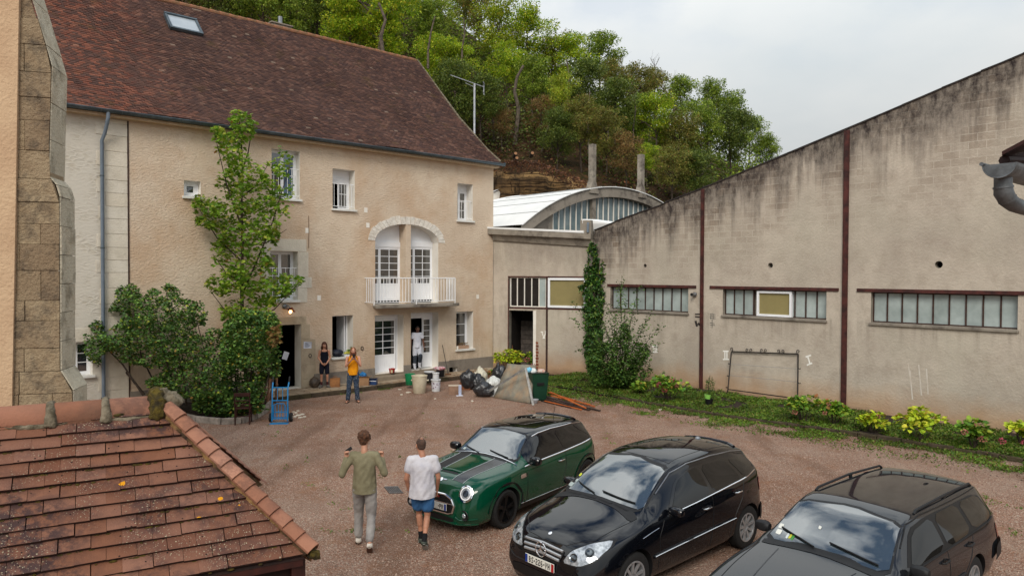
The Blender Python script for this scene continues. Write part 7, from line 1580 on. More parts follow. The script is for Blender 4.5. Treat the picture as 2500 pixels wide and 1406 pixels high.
for md in ('side', 'sideR'):
 c.line('beltline_chrome', md, [(1.30, .905), (1.9, .932), (2.5, .952), (3.1, .975), (3.5, 1.0), (3.60, 1.0)], .013, 'carchrome', off=.006); c.line('door_seam', md, [(1.42, .90), (1.36, .7), (1.36, .3)], .005, 'black'); c.line('door_seam', md, [(2.52, .95), (2.54, .7), (2.44, .42), (2.38, .3)], .005, 'black')
 c.line('gutter_chrome', md, [(1.82, 1.30), (2.0, 1.33), (2.4, 1.345), (3.1, 1.325), (3.5, 1.285)], .010, 'carchrome', off=.004)
 c.patch('sill_cladding', md, [(1.15, .20), (1.15, .30), (2.92, .30), (2.92, .20)], 'cladding', off=.012, round_=0)
 c.patch('side_scuttle', md, [(1.16, .735), (1.16, .80), (1.34, .81), (1.34, .745)], 'carchrome', off=.012)
 c.line('sill_chrome', md, [(1.2, .31), (2.9, .31)], .006, 'carchrome', off=.010)
 for ax in (.79, 3.285):
  poly = [(ax+.45*math.cos(a), .31+.45*math.sin(a)) for a in np.linspace(PI*.98, .02, 22)]+[(ax+.368*math.cos(a), .31+.368*math.sin(a)) for a in np.linspace(.02, PI*.98, 22)]; c.patch('arch_cladding', md, poly, 'cladding', off=.014, grid=.12, round_=0)
 h, n = c.hit(md, .16, .74)
for sg in (-1, 1):
 h, n = c.hit('front', sg*.58, .685); n = (n+Vector((-.6, sg*.25, .35))).normalized(); R4 = n.to_track_quat('Z', 'Y').to_matrix().to_4x4(); Mh = Matrix.Translation(h+n*.012) @ R4 @ Matrix.Diagonal((1.0, 1.12, 1, 1))
 hl_ = MB().lathe([(.108, -.03), (.122, -.01), (.120, .012), (.104, .016)], 28, Mh, cap=False).make('headlight', M['carchrome'], c.o, True); MB().lathe([(.106, .004), (.098, .018), (.06, .026), (.001, .030)], 28, Mh, cap=False).make('lens', M['lampglass'], hl_, True)
 MB().lathe([(.088, .0225), (.094, .026), (.080, .029), (.078, .026)], 28, Mh, cap=False).make('light_ring', M['white'], hl_, True); MB().lathe([(.052, .026), (.045, .034), (.001, .036)], 20, Mh, cap=False).make('projector', simple('lamp_core', (70, 80, 90), .1, (40, 46, 54), 20, metal=.6), hl_, True)
 h, n = c.hit('front', sg*.60, .36); MB().lathe([(.085, .004), (.078, .012), (.05, -.006), (.001, -.004)], 20, Matrix.Translation(h+Vector((-.006, 0, 0))) @ Matrix.Rotation(-PI/2, 4, 'Y'), cap=False).make('fog_lamp', M['black'], c.o, True)
 MB().lathe([(.038, .01), (.03, .02), (.001, .022)], 16, Matrix.Translation(h+Vector((-.006, 0, 0))) @ Matrix.Rotation(-PI/2, 4, 'Y'), cap=False).make('fog_lens', M['lampglass'], c.o, True)
gp = [(-.34, .58), (-.20, .625), (.20, .625), (.34, .58), (.40, .47), (.36, .36), (.28, .335), (-.28, .335), (-.36, .36), (-.40, .47)]
c.patch('grille', 'front', gp, 'black', off=.012, grid=.08); c.line('grille_surround', 'front', gp, .017, 'carchrome', off=.016, close=True)
for zz_ in (.555, .59): c.line('grille_slat', 'front', [(-.33, zz_), (.33, zz_)], .006, 'blackiron', off=.018)
c.line('grille_bar', 'front', [(-.385, .50), (.385, .50)], .013, 'carchrome', off=.02)
c.patch('lower_intake', 'front', [(-.36, .20), (-.40, .285), (.40, .285), (.36, .20)], 'black', off=.012); c.line('bumper_lip', 'front', [(-.72, .20), (-.4, .195), (0, .19), (.4, .195), (.72, .20)], .020, 'cargreen', off=.0)
c.line('bumper_crease', 'front', [(-.42, .30), (-.5, .27), (-.75, .30)], .012, 'cargreen', off=.006)
MB().box(-.045, -.03, -.10, -.06, .575, .60).box(-.045, -.03, -.10, -.06, .600, .606).make('grille_badge', M['redlamp'], c.o)
plate(c, 0, .435, -.035, '      -PR', .52)
h, n = c.hit('front', 0, .68); b_ = MB().lathe([(.001, .0), (.035, 0), (.035, .008), (.001, .012)], 18, Matrix.Translation(c.hit('top', .12, 0)[0]) @ Matrix.Rotation(-.7, 4, 'Y')).make('bonnet_badge', M['carchrome'], c.o, True)
for sg in (-1, 1): mb = MB().obox(c.hit('top', .13, sg*.075)[0]+Vector((0, 0, .006)), (.012, 0, .005), (0, .035, 0), (0, 0, .003)); mb.make('badge_wing', M['carchrome'], c.o)
c.mirror(1.47, .985, .93, (.07, .105, .075), 'carblack'); c.handle(2.28, .815); c.wheel(simple('black_alloy', (26, 26, 28), .35, (20, 20, 22), 8, metal=.5), 5, .225, True)
h, n = c.hit('rear', 0, 1.3); c.line('roof_spoiler', 'top', [(3.40, -.47), (3.52, -.3), (3.54, 0), (3.52, .3), (3.40, .47)], .028, 'carblack', off=.006); c.line('door_wiper', 'front', [(-.50, 1.0), (-.05, 1.06)], .009, 'black', off=.022); c.line('wiper', 'front', [(.12, 1.0), (.52, 1.05)], .009, 'black', off=.022)
MB().tube([c.hit('top', 3.35, 0)[0], c.hit('top', 3.35, 0)[0]+Vector((.06, 0, .17))], .005, 5).make('antenna', M['black'], c.o)
for sg in (-1, 1): c.patch('tail_lamp', 'side' if sg < 0 else 'sideR', [(3.68, .62), (3.66, .84), (3.76, .84), (3.78, .62)], 'redlamp', off=.008)
for md in ('side',): c.patch('window_sticker', 'front', [(.50, 1.0), (.50, 1.03), (.56, 1.03), (.56, 1.0)], 'frost', off=.012)
T = dict(
 zc=[(0, .54), (.04, .70), (.12, .80), (.3, .89), (.6, .975), (.95, 1.05), (1.1, 1.095), (1.5, 1.345), (1.9, 1.52), (2.3, 1.595), (2.8, 1.605), (3.4, 1.575), (3.85, 1.50), (4.0, 1.46), (4.1, 1.24), (4.18, 1.0), (4.24, .8), (4.27, .55)],
 zt=[(0, .48), (.1, .66), (.3, .78), (.6, .87), (1.1, .975), (1.5, 1.22), (1.9, 1.405), (2.3, 1.47), (2.8, 1.48), (3.4, 1.455), (3.85, 1.385), (4.0, 1.34), (4.1, 1.15), (4.2, .90), (4.27, .5)],
 wt=[(0, .42), (.1, .57), (.3, .66), (.6, .70), (1.1, .735), (1.5, .665), (1.9, .61), (2.6, .62), (3.4, .60), (4.0, .55), (4.1, .62), (4.2, .68), (4.27, .6)],
 wb=[(0, .48), (.06, .60), (.2, .73), (.4, .80), (.8, .85), (1.2, .855), (2.4, .865), (3.4, .86), (3.9, .80), (4.15, .73), (4.27, .62)],
 zbelt=[(0, .42), (.1, .60), (.3, .73), (.6, .82), (1.1, .915), (2, .99), (3, 1.06), (3.7, 1.12), (4.0, 1.12), (4.16, .9), (4.27, .46)],
 wm=[(0, .58), (.06, .68), (.2, .79), (.45, .86), (.8, .888), (1.5, .878), (2.6, .88), (3.5, .89), (3.95, .85), (4.15, .78), (4.27, .66)],
 zm=[(0, .36), (.4, .55), (1, .60), (3.5, .64), (4.27, .42)], ws=[(0, .52), (.1, .66), (.3, .78), (.8, .83), (3.5, .83), (4.1, .78), (4.27, .62)], zb=[(0, .20), (.3, .17), (3.8, .2), (4.27, .30)])
bcar = Car('black_hatchback', 'blue-black tall hatchback with silver three-bar grille in the middle of the parked row', 4.27, T, M['carblack'], M['carblack'], 9, (.386, 9.179), .74, (.83, 3.61), .325, .765); c = bcar
c.both('side_glass', [(1.62, .985), (1.98, 1.31), (2.30, 1.40), (2.50, 1.42), (2.58, 1.045)], 'carglass', off=.006); c.both('side_glass', [(2.66, 1.05), (2.58, 1.42), (3.22, 1.40), (3.42, 1.10)], 'carglass', off=.006); c.both('side_glass', [(3.50, 1.12), (3.32, 1.385), (3.58, 1.34), (3.86, 1.17)], 'carglass', off=.006)
c.both('window_surround', [(1.5, .955), (1.95, 1.34), (2.35, 1.435), (3.2, 1.43), (3.62, 1.37), (3.98, 1.15)], simple('gloss_black_trim', (8, 8, 9), .15, spec=.8), off=.003)
c.patch('windscreen', 'front', [(-.69, 1.07), (-.62, 1.30), (-.56, 1.47), (0, 1.54), (.56, 1.47), (.62, 1.30), (.69, 1.07), (.35, 1.10), (0, 1.115), (-.35, 1.10)], 'windscreen', off=.008, grid=.06)
c.patch('windscreen_surround', 'front', [(-.72, 1.04), (-.64, 1.30), (-.58, 1.49), (0, 1.56), (.58, 1.49), (.64, 1.30), (.72, 1.04), (0, 1.09)], 'black', off=.003, grid=.06)
c.patch('cowl_panel', 'top', [(.93, -.70), (1.03, -.35), (1.05, 0), (1.03, .35), (.93, .70), (1.08, .72), (1.19, .3), (1.2, 0), (1.19, -.3), (1.08, -.72)], M['cladding'], off=.006)
for a in (-.42, -.14, .14, .42): c.patch('cowl_vent', 'top', [(1.075, a-.12), (1.09, a+.12), (1.13, a+.12), (1.115, a-.12)], 'black', off=.012)
c.patch('rear_window', 'rear', [(-.56, 1.12), (-.5, 1.38), (.5, 1.38), (.56, 1.12)], 'carglass', off=.006)
c.line('roof_seam', 'top', [(2.05, -.50), (2.02, 0), (2.05, .50)], .004, 'black'); c.line('roof_seam', 'top', [(2.05, -.50), (3.8, -.47)], .004, 'black'); c.line('roof_seam', 'top', [(2.05, .50), (3.8, .47)], .004, 'black'); c.line('roof_seam', 'top', [(2.95, -.49), (2.95, .49)], .004, 'black')
for md in ('side', 'sideR'):
 c.line('beltline_chrome', md, [(1.55, .965), (2.2, 1.005), (3.0, 1.065), (3.6, 1.115), (3.92, 1.145)], .011, 'carchrome', off=.006); c.line('rub_strip', md, [(1.22, .50), (2.3, .53), (3.2, .56)], .018, 'carblack', off=.006); c.line('rub_strip_chrome', md, [(1.22, .512), (2.3, .545), (3.2, .575)], .006, 'carchrome', off=.024)
 for sm_ in ([(1.45, .93), (1.34, .75), (1.34, .30)], [(2.60, 1.04), (2.62, .6), (2.58, .3)], [(3.46, 1.1), (3.40, .85), (3.22, .62), (3.12, .3)]): c.line('door_seam', md, sm_, .005, 'black')
 c.line('fender_chrome', md, [(.98, .80), (1.32, .86)], .005, 'carchrome', off=.004); c.line('roof_rail', md, [(1.5, 1.225), (1.9, 1.42), (2.3, 1.487), (2.9, 1.497), (3.5, 1.465), (3.9, 1.40)], .010, 'alu' if md == 'side' else 'alu', off=.008)
for sg in (-1, 1):
 pol = [(sg*.36, .60), (sg*.44, .74), (sg*.60, .83), (sg*.75, .86), (sg*.79, .80), (sg*.74, .68), (sg*.60, .60)]
 hp_ = c.patch('headlight', 'front', pol, 'lampglass', off=.010, grid=.05); c.patch('headlight_rim', 'front', [(sg*.345, .59), (sg*.43, .755), (sg*.6, .845), (sg*.77, .875), (sg*.805, .80), (sg*.75, .67), (sg*.60, .585)], 'black', off=.006, grid=.05)
 for (yy, zz_, rr_) in ((.50, .68, .055), (.65, .755, .06)):
  h, n = c.hit('front', sg*yy, zz_); Mh = Matrix.Translation(h+n*.011) @ n.to_track_quat('Z', 'Y').to_matrix().to_4x4(); MB().lathe([(rr_, .0), (rr_*.95, .006), (rr_*.7, -.002), (rr_*.62, .004), (.001, .008)], 20, Mh, cap=False).make('reflector', simple('reflector_bowl', (120, 126, 130), .1, (60, 64, 68), 14, metal=.9), hp_, True)
gp = [(-.32, .735), (0, .77), (.32, .735), (.36, .70), (.30, .565), (0, .555), (-.30, .565), (-.36, .70)]
c.patch('grille', 'front', gp, 'black', off=.010, grid=.06)
for k, (zz_, w_) in enumerate(((.725, .335), (.67, .33), (.615, .31))): c.line('grille_bar', 'front', [(-w_, zz_-.012), (0, zz_+.008), (w_, zz_-.012)], .019, 'silver', off=.014)
h, n = c.hit('front', 0, .665); mb = MB(); Rg = .09; ctr = Vector((h.x-.042, 0, .668))
mb.tube([ctr+Vector((0, Rg*math.cos(a), Rg*math.sin(a))) for a in np.linspace(0, 2*PI, 29)], .009, 8)
for k in range(3): a = PI/2+k*2*PI/3; mb.add([ctr+Vector((-.006, 0, 0)), ctr+Vector((0, math.cos(a+1.05)*.016, math.sin(a+1.05)*.016)), ctr+Vector((0, math.cos(a)*Rg, math.sin(a)*Rg)), ctr+Vector((0, math.cos(a-1.05)*.016, math.sin(a-1.05)*.016))], [(0, 1, 2), (0, 2, 3)])
mb.make('star_emblem', M['carchrome'], c.o); h, n = c.hit('top', .17, 0); MB().lathe([(.001, 0), (.028, 0), (.026, .006), (.001, .008)], 16, Matrix.Translation(h+n*.002) @ n.to_track_quat('Z', 'Y').to_matrix().to_4x4()).make('bonnet_badge', M['carchrome'], c.o, True)
plate(c, 0, .50, c.hit('front', 0, .5)[0].x-.02, 'BS-226-YH'); c.patch('lower_intake', 'front', [(-.5, .25), (-.55, .38), (.55, .38), (.5, .25)], 'black', off=.008); c.line('bumper_line', 'front', [(-.78, .50), (-.5, .44), (.0, .43), (.5, .44), (.78, .50)], .008, 'black')
c.line('bonnet_seam', 'top', [(.12, -.34), (.35, -.60), (.7, -.66), (.95, -.70)], .005, 'black'); c.line('bonnet_seam', 'top', [(.12, .34), (.35, .60), (.7, .66), (.95, .70)], .005, 'black'); c.line('bonnet_seam', 'top', [(.12, -.34), (.08, 0), (.12, .34)], .005, 'black')
c.mirror(1.58, 1.04, .965, (.065, .11, .062), 'carblack'); c.handle(2.35, .885); c.handle(3.18, .95); c.wheel(M['silver'], 9, .215)
for pts_ in ([(-.56, 1.12), (.0, 1.16)], [(.10, 1.12), (.50, 1.17)]): c.line('wiper', 'front', pts_, .010, 'black', off=.024)
c.patch('window_sticker', 'front', [(.55, 1.16), (.55, 1.19), (.60, 1.19), (.60, 1.16)], 'frost', off=.012); c.patch('window_sticker', 'front', [(.57, 1.22), (.57, 1.25), (.62, 1.25), (.62, 1.22)], simple('yellow_sticker', (196, 206, 60), .5), off=.012); c.patch('window_sticker', 'front', [(.58, 1.10), (.58, 1.14), (.68, 1.14), (.68, 1.10)], 'frost', off=.012)
c.line('roof_spoiler', 'top', [(3.86, -.46), (3.96, -.3), (3.99, 0), (3.96, .3), (3.86, .46)], .026, 'carblack', off=.004); h, n = c.hit('top', 3.55, 0); MB().lathe([(.001, 0), (.05, 0), (.03, .025), (.001, .03)], 14, Matrix.Translation(h)).make('antenna_fin', M['alu'], c.o, True)
for md in ('side', 'sideR'): c.patch('tail_lamp', md, [(4.02, .80), (3.98, 1.02), (4.14, 1.0), (4.16, .80)], 'redlamp', off=.008); c.patch('rear_bumper', md, [(4.0, .36), (3.98, .58), (4.22, .58), (4.25, .36)], 'cladding', off=.02)
T = dict(
 zc=[(0, .52), (.04, .66), (.12, .74), (.4, .82), (.9, .905), (1.28, .955), (1.36, .975), (1.7, 1.19), (2.02, 1.36), (2.3, 1.415), (3, 1.425), (3.8, 1.42), (4.3, 1.395), (4.42, 1.37), (4.5, 1.22), (4.6, 1.02), (4.68, .88), (4.74, .5)],
 zt=[(0, .48), (.12, .70), (.4, .78), (.9, .865), (1.32, .915), (1.7, 1.12), (2.02, 1.31), (2.3, 1.355), (3, 1.36), (3.8, 1.355), (4.3, 1.325), (4.42, 1.29), (4.52, 1.12), (4.68, .82), (4.74, .46)],
 wt=[(0, .60), (.12, .72), (.4, .76), (.9, .775), (1.32, .775), (1.7, .70), (2.02, .635), (3, .64), (4.3, .61), (4.42, .60), (4.55, .68), (4.74, .66)],
 wb=[(0, .64), (.08, .76), (.3, .81), (.9, .835), (2.5, .845), (4, .84), (4.5, .79), (4.74, .72)], zbelt=[(0, .44), (.12, .64), (.4, .74), (.9, .83), (1.32, .875), (2.5, .91), (4.2, .94), (4.6, .90), (4.74, .44)],
 wm=[(0, .68), (.08, .80), (.3, .86), (.9, .88), (2.5, .88), (4, .88), (4.55, .84), (4.74, .78)], zm=[(0, .36), (.5, .54), (4.3, .56), (4.74, .42)], ws=[(0, .64), (.1, .76), (.5, .82), (4.2, .82), (4.74, .72)], zb=[(0, .22), (.4, .18), (4.2, .2), (4.74, .3)])
vol = Car('charcoal_estate', 'charcoal estate car with roof rails, nearest car at the bottom right', 4.74, T, M['cargrey'], M['cargrey'], 9, (2.567, 7.42), .693, (.93, 3.60), .315, .76); c = vol
c.both('side_glass', [(1.74, .945), (2.08, 1.25), (2.62, 1.305), (2.68, .955)], 'carglass', off=.006); c.both('side_glass', [(2.78, .955), (2.72, 1.305), (3.42, 1.305), (3.52, .97)], 'carglass', off=.006); c.both('side_glass', [(3.62, .975), (3.52, 1.30), (4.2, 1.27), (4.38, .99)], 'carglass', off=.006)
c.both('window_surround', [(1.62, .92), (2.05, 1.285), (2.5, 1.33), (4.22, 1.30), (4.45, .965)], 'black', off=.003)
c.patch('windscreen', 'front', [(-.72, .955), (-.65, 1.16), (-.60, 1.325), (0, 1.375), (.60, 1.325), (.65, 1.16), (.72, .955), (0, .995)], 'windscreen', off=.008, grid=.06)
c.patch('windscreen_surround', 'front', [(-.75, .93), (-.67, 1.16), (-.62, 1.34), (0, 1.39), (.62, 1.34), (.67, 1.16), (.75, .93), (0, .97)], 'black', off=.003, grid=.06)
c.patch('cowl_panel', 'top', [(1.24, -.72), (1.32, 0), (1.24, .72), (1.36, .73), (1.42, 0), (1.36, -.73)], 'cladding', off=.006)
for sg in (-1, 1): c.line('bonnet_seam', 'top', [(.15, sg*.62), (.6, sg*.68), (1.25, sg*.74)], .005, 'black'); c.line('bonnet_crease', 'top', [(.2, sg*.30), (1.2, sg*.46)], .006, 'cargrey')
for md, sg in (('side', -1), ('sideR', 1)):
 P0_, P1_ = Vector((2.38, sg*.60, 1.40)), Vector((4.22, sg*.58, 1.385)); MB().tube([P0_+Vector((-.03, 0, -.02)), P0_+Vector((.03, 0, .012)), P0_+Vector((.9, sg*.005, .028)), P1_+Vector((-.03, 0, .014)), P1_+Vector((.03, 0, -.02))], .017, 8).make('roof_rail', M['cladding'], c.o, True)
 for xx in (3.3,): MB().box(xx-.03, xx+.03, sg*.59-.012, sg*.59+.012, 1.36, 1.42).make('rail_foot', M['black'], c.o)
 c.line('gutter_line', md, [(1.75, 1.145), (2.05, 1.325), (2.4, 1.36), (4.3, 1.335)], .009, 'black', off=.002); c.line('beltline_trim', md, [(1.6, .918), (2.7, .935), (4.4, .965)], .009, 'cladding', off=.006); c.line('rub_strip', md, [(1.3, .52), (3.2, .54)], .022, 'cladding', off=.006)
 for sm_ in ([(1.6, .9), (1.45, .7), (1.45, .3)], [(2.72, .93), (2.74, .3)], [(3.56, .95), (3.42, .7), (3.2, .5), (3.15, .3)]): c.line('door_seam', md, sm_, .005, 'black')
 c.patch('rear_bumper', md, [(4.28, .42), (4.28, .64), (4.74, .64), (4.74, .42)], 'cladding', off=.03); c.patch('tail_lamp', md, [(4.48, .66), (4.44, .86), (4.60, .86), (4.68, .66)], 'redlamp', off=.008)
c.patch('rear_window', 'rear', [(-.62, 1.0), (-.56, 1.28), (.56, 1.28), (.62, 1.0)], 'carglass', off=.006)
for sg in (-1, 1): c.patch('headlight', 'front', [(sg*.42, .52), (sg*.42, .66), (sg*.76, .68), (sg*.78, .54)], 'lampglass', off=.01)
c.patch('grille', 'front', [(-.34, .50), (-.34, .67), (.34, .67), (.34, .50)], 'black', off=.01)
c.mirror(1.66, .98, .94, (.06, .10, .068), 'cladding'); c.handle(2.50, .835, 'cladding'); c.handle(3.30, .85, 'cladding'); c.wheel(M['silver'], 7, .205)
for pts_ in ([(-.60, .99), (-.02, 1.055)], [(.12, .99), (.60, 1.06)]): c.line('wiper', 'front', pts_, .011, 'black', off=.026)
for (a, b, w_, m_) in ((.58, 1.0, .07, 'plate'), (.60, 1.05, .06, 'plate'), (.40, .99, .05, 'hyd')):
 if m_ == 'hyd':
  for k_, cc_ in enumerate(((70, 150, 60), (200, 200, 60), (210, 215, 215))): c.patch('window_sticker', 'front', [(a+.035*k_, b+.01*(k_ % 2)), (a+.035*k_, b+.04), (a+.03+.035*k_, b+.045), (a+.03+.035*k_, b+.005)], simple('sticker_%d' % k_, cc_, .5), off=.012)
 else: c.patch('window_sticker', 'front', [(a, b), (a, b+.04), (a+w_, b+.04), (a+w_, b)], 'plate', off=.012)
c.patch('window_sticker', 'front', [(.16, 1.14), (.16, 1.165), (.20, 1.17), (.19, 1.145)], 'plate', off=.012)
# PEOPLE: one continuous remeshed body each, clothes over it
_ico = None
def ico():
 global _ico
 if _ico is None:
  bm = bmesh.new(); bmesh.ops.create_icosphere(bm, subdivisions=2, radius=1); _ico = ([v.co.copy() for v in bm.verts], [tuple(v.index for v in f.verts) for f in bm.faces]); bm.free()
 return _ico
class Blob:
 def __init__(s): s.mb = MB()
 def ell(s, c, r, R=None):
  V, Fc = ico(); c = Vector(c); R = R or Matrix.Identity(3); s.mb.add([c+R @ Vector((v.x*r[0], v.y*r[1], v.z*r[2])) for v in V], Fc); return s
 def cap(s, a, b, ra, rb=None, flat=None):
  rb = ra if rb is None else rb; a, b = Vector(a), Vector(b); L_ = (b-a).length; n = max(2, int(L_/(min(ra, rb)*.28))+1); V, Fc = ico(); q = (b-a).to_track_quat('Z', 'Y').to_matrix() if L_ > 1e-6 else Matrix.Identity(3)
  for i in range(n+1):
   t_ = i/n; p = a.lerp(b, t_); r = ra+(rb-ra)*t_; f = flat or (1, 1); s.mb.add([p+Vector((v.x*r*f[0], v.y*r*f[1], v.z*r)) for v in V], Fc)
  return s
 def make(s, name, mat, parent, vox=.009, smooth=2, disp=0., dscale=9, cuts=(), seed=0.):
  me = s.mb.mesh(name); o = bpy.data.objects.new(name, me); COL.objects.link(o); md = o.modifiers.new('r', 'REMESH'); md.mode = 'VOXEL'; md.voxel_size = vox
  dg = bpy.context.evaluated_depsgraph_get(); dg.update(); m2 = bpy.data.meshes.new_from_object(o.evaluated_get(dg)); bpy.data.objects.remove(o)
  bm = bmesh.new(); bm.from_mesh(m2)
  for _ in range(smooth): bmesh.ops.smooth_vert(bm, verts=bm.verts, factor=.5, use_axis_x=True, use_axis_y=True, use_axis_z=True)
  if disp:
   bm.normal_update()
   for v in bm.verts: p = v.co; v.co = p+v.normal*(noise.noise(Vector((p.x*dscale+p.z*3, p.y*dscale, p.z*dscale*.45+seed)))*disp*1.3+noise.noise(Vector((p.x*dscale*2.4-p.z*9, p.y*dscale*2.3, p.z*dscale*1.1+seed)))*disp*.8)
  for (co, no) in cuts:
   bmesh.ops.bisect_plane(bm, geom=bm.verts[:]+bm.edges[:]+bm.faces[:], plane_co=co, plane_no=no, clear_outer=True)
  bm.to_mesh(m2); bm.free(); m2.materials.clear(); m2.materials.append(mat); return link(name, m2, parent, None, True)
skin = lambda n, c: simple(n, c, .55, tuple(int(x*.86) for x in c), 6, .001, 60, spec=.35)
def cloth(n, c, c2, b=.004): return simple(n, c, .9, c2, 5, b, 28, spec=.15)
def hand(B, w, d, side, curl=.5, grip=None, s=1.):
 """w wrist, d direction of the hand, side: vector across the palm towards the thumb"""
 w, d, side = Vector(w), Vector(d).normalized(), Vector(side).normalized(); side = (side-d*side.dot(d)).normalized(); nrm = d.cross(side)
 pal = nrm*(1 if curl >= 0 else -1); curl = abs(curl)
 for k in (-.026, -.009, .009, .024): B.cap(w+side*k*.6*s, w+d*.085*s+side*k*s, .014*s, .0125*s)
 for i, (k, L_) in enumerate(((.030, .068), (.010, .076), (-.011, .070), (-.030, .055))):
  a = w+d*.088*s+side*k*s; c_ = curl*(1+.12*i); b = a+(d*math.cos(c_)+pal*math.sin(c_))*L_*.5*s; e_ = b+(d*math.cos(c_*2.2)+pal*math.sin(c_*2.2))*L_*.5*s; B.cap(a, b, .0088*s, .0084*s); B.cap(b, e_, .0084*s, .0074*s)
 a = w+d*.025*s+side*.026*s; b = a+(d*.5+side*.75+pal*.3).normalized()*.042*s; e_ = b+(d*.8+side*.15+pal*.55).normalized()*.034*s; B.cap(a, b, .0125*s, .010*s); B.cap(b, e_, .010*s, .0085*s)
def head(B, c, fwd, s=1., up=(0, 0, 1), female=False):
 c = Vector(c); f = Vector(fwd).normalized(); u = Vector(up); u = (u-f*u.dot(f)).normalized(); r = f.cross(u); R = Matrix((r, f, u)).transposed()
 P = lambda x, y, z: c+R @ Vector((x*s, y*s, z*s))
 B.ell(P(0, -.012, .025), (.076*s, .092*s, .09*s), R); B.ell(P(0, .018, -.02), (.064*s, .074*s, .088*s), R); B.ell(P(0, .04, -.075), (.038*s, .038*s, .032*s), R)
 B.cap(P(0, .085, .012), P(0, .102, -.022), .010*s, .014*s)
 for q in (-1, 1): B.ell(P(q*.078, -.008, -.004), (.010*s, .019*s, .030*s), R); B.ell(P(q*.032, .070, -.018), (.024*s, .018*s, .022*s), R); B.ell(P(q*.03, .079, .030), (.024*s, .012*s, .008*s), R)
 B.ell(P(0, .083, -.050), (.024*s, .010*s, .010*s), R)
 return P, R
def eyes(P, R, par, s=1.):
 for q in (-1, 1):
  mb = Blob(); mb.ell(P(q*.031, .0745, .006), (.0125*s, .010*s, .0085*s), R); mb.mb.make('eye', simple('eye_white', (190, 184, 178), .3), par, True); mb = Blob(); mb.ell(P(q*.031, .0845, .006), (.0058*s, .003*s, .0058*s), R); mb.mb.make('iris', simple('iris', (38, 26, 20), .3), par)
  MB().tube([P(q*.015, .085, .027), P(q*.032, .087, .032), P(q*.048, .077, .028)], .003, 5).make('eyebrow', simple('brow', (50, 34, 24), .9), par)
 MB().tube([P(-.024, .089, -.050), P(0, .0945, -.0485), P(.024, .089, -.050)], .0042, 6).make('lips', simple('lips', (150, 80, 72), .5), par)
def limbs(J, k, B, r, segs):
 for i, (a, b) in enumerate(segs): B.cap(J[a], J[b], r[i][0]*k, r[i][1]*k)
def body(J, par, mat, fwd, hs=1., up=(0, 0, 1), female=False, hands=None, k=1., feet=True, vox=.009):
 B = Blob(); sh = .036 if female else .044
 limbs(J, k, B, [(.048, .040), (.040, .026), (.048, .040), (.040, .026)], [('sl', 'el'), ('el', 'wl'), ('sr', 'er'), ('er', 'wr')])
 limbs(J, k, B, [(.078, .050), (.050, .033), (.078, .050), (.050, .033)], [('hl', 'kl'), ('kl', 'al'), ('hr', 'kr'), ('kr', 'ar')])
 for q in 'lr': B.cap(Vector(J['k'+q]).lerp(Vector(J['a'+q]), .14)+Vector((0, -.008, 0)), Vector(J['k'+q]).lerp(Vector(J['a'+q]), .45)+Vector((0, -.008, 0)), .054*k, .047*k)
 pel, ch, nk = Vector(J['pel']), Vector(J['ch']), Vector(J['nk'])
 B.ell(pel, (.14*k, .095*k, .11*k)); B.cap(pel, ch, .115*k, .125*k, (1.08, .82)); B.ell(ch, (.16*k, .108*k, .17*k)); B.cap(J['sl'], J['sr'], .044*k, .044*k); B.cap(ch+Vector((0, 0, .12)), nk, .07, .055); B.cap(nk, Vector(J['hd'])+Vector((0, -.01, -.04)), .052*k, .05*k)
 P, R = head(B, J['hd'], fwd, hs, up, female)
 for q in 'lr':
  if feet: a, t_ = Vector(J['a'+q]), Vector(J['t'+q]); B.cap(a, a.lerp(t_, .3)+Vector((0, 0, -.03)), .036, .036); B.cap(a+Vector((0, 0, -.04)), t_, .034, .03, (1.2, 1))
  h = hands[q]; hand(B, J['w'+q], h[0], h[1], h[2])
 o = B.make('body', mat, par, vox, 1); return P, R
def shirt(J, par, mat, k=1., sleeves=1., hem=.0, disp=.006, name='shirt', loose=1., cuts=()):
 B = Blob(); pel, ch, nk = Vector(J['pel']), Vector(J['ch']), Vector(J['nk'])
 B.ell(ch+Vector((0, 0, .02)), (.178*k, .124*k, .18*k)); B.cap(pel+Vector((0, 0, .0)), ch, .157*k*loose, .142*k*loose, (1.13, .90)); B.cap(J['sl'], J['sr'], .066*k, .066*k); B.cap(ch+Vector((0, 0, .12)), nk+Vector((0, 0, -.045)), .10*k, .068*k)
 B.cap(pel+Vector((0, 0, hem-.10)), pel+Vector((0, 0, hem+.04)), .166*k*loose, .158*k*loose, (1.10, .95))
 for q in 'lr':
  if sleeves > 0:
   s_, e_, w_ = Vector(J['s'+q]), Vector(J['e'+q]), Vector(J['w'+q])
   if sleeves <= .7: B.cap(s_+Vector((0, 0, -.012)), s_.lerp(e_, sleeves), .066*k, .070*k)
   else: B.cap(s_, e_, .060*k, .056*k); B.cap(e_, e_.lerp(w_, .92), .055*k, .040*k)
 return B.make(name, mat, par, .012, 6, disp, 7, cuts=list(cuts), seed=J['pel'][0]*10+par.location.x)
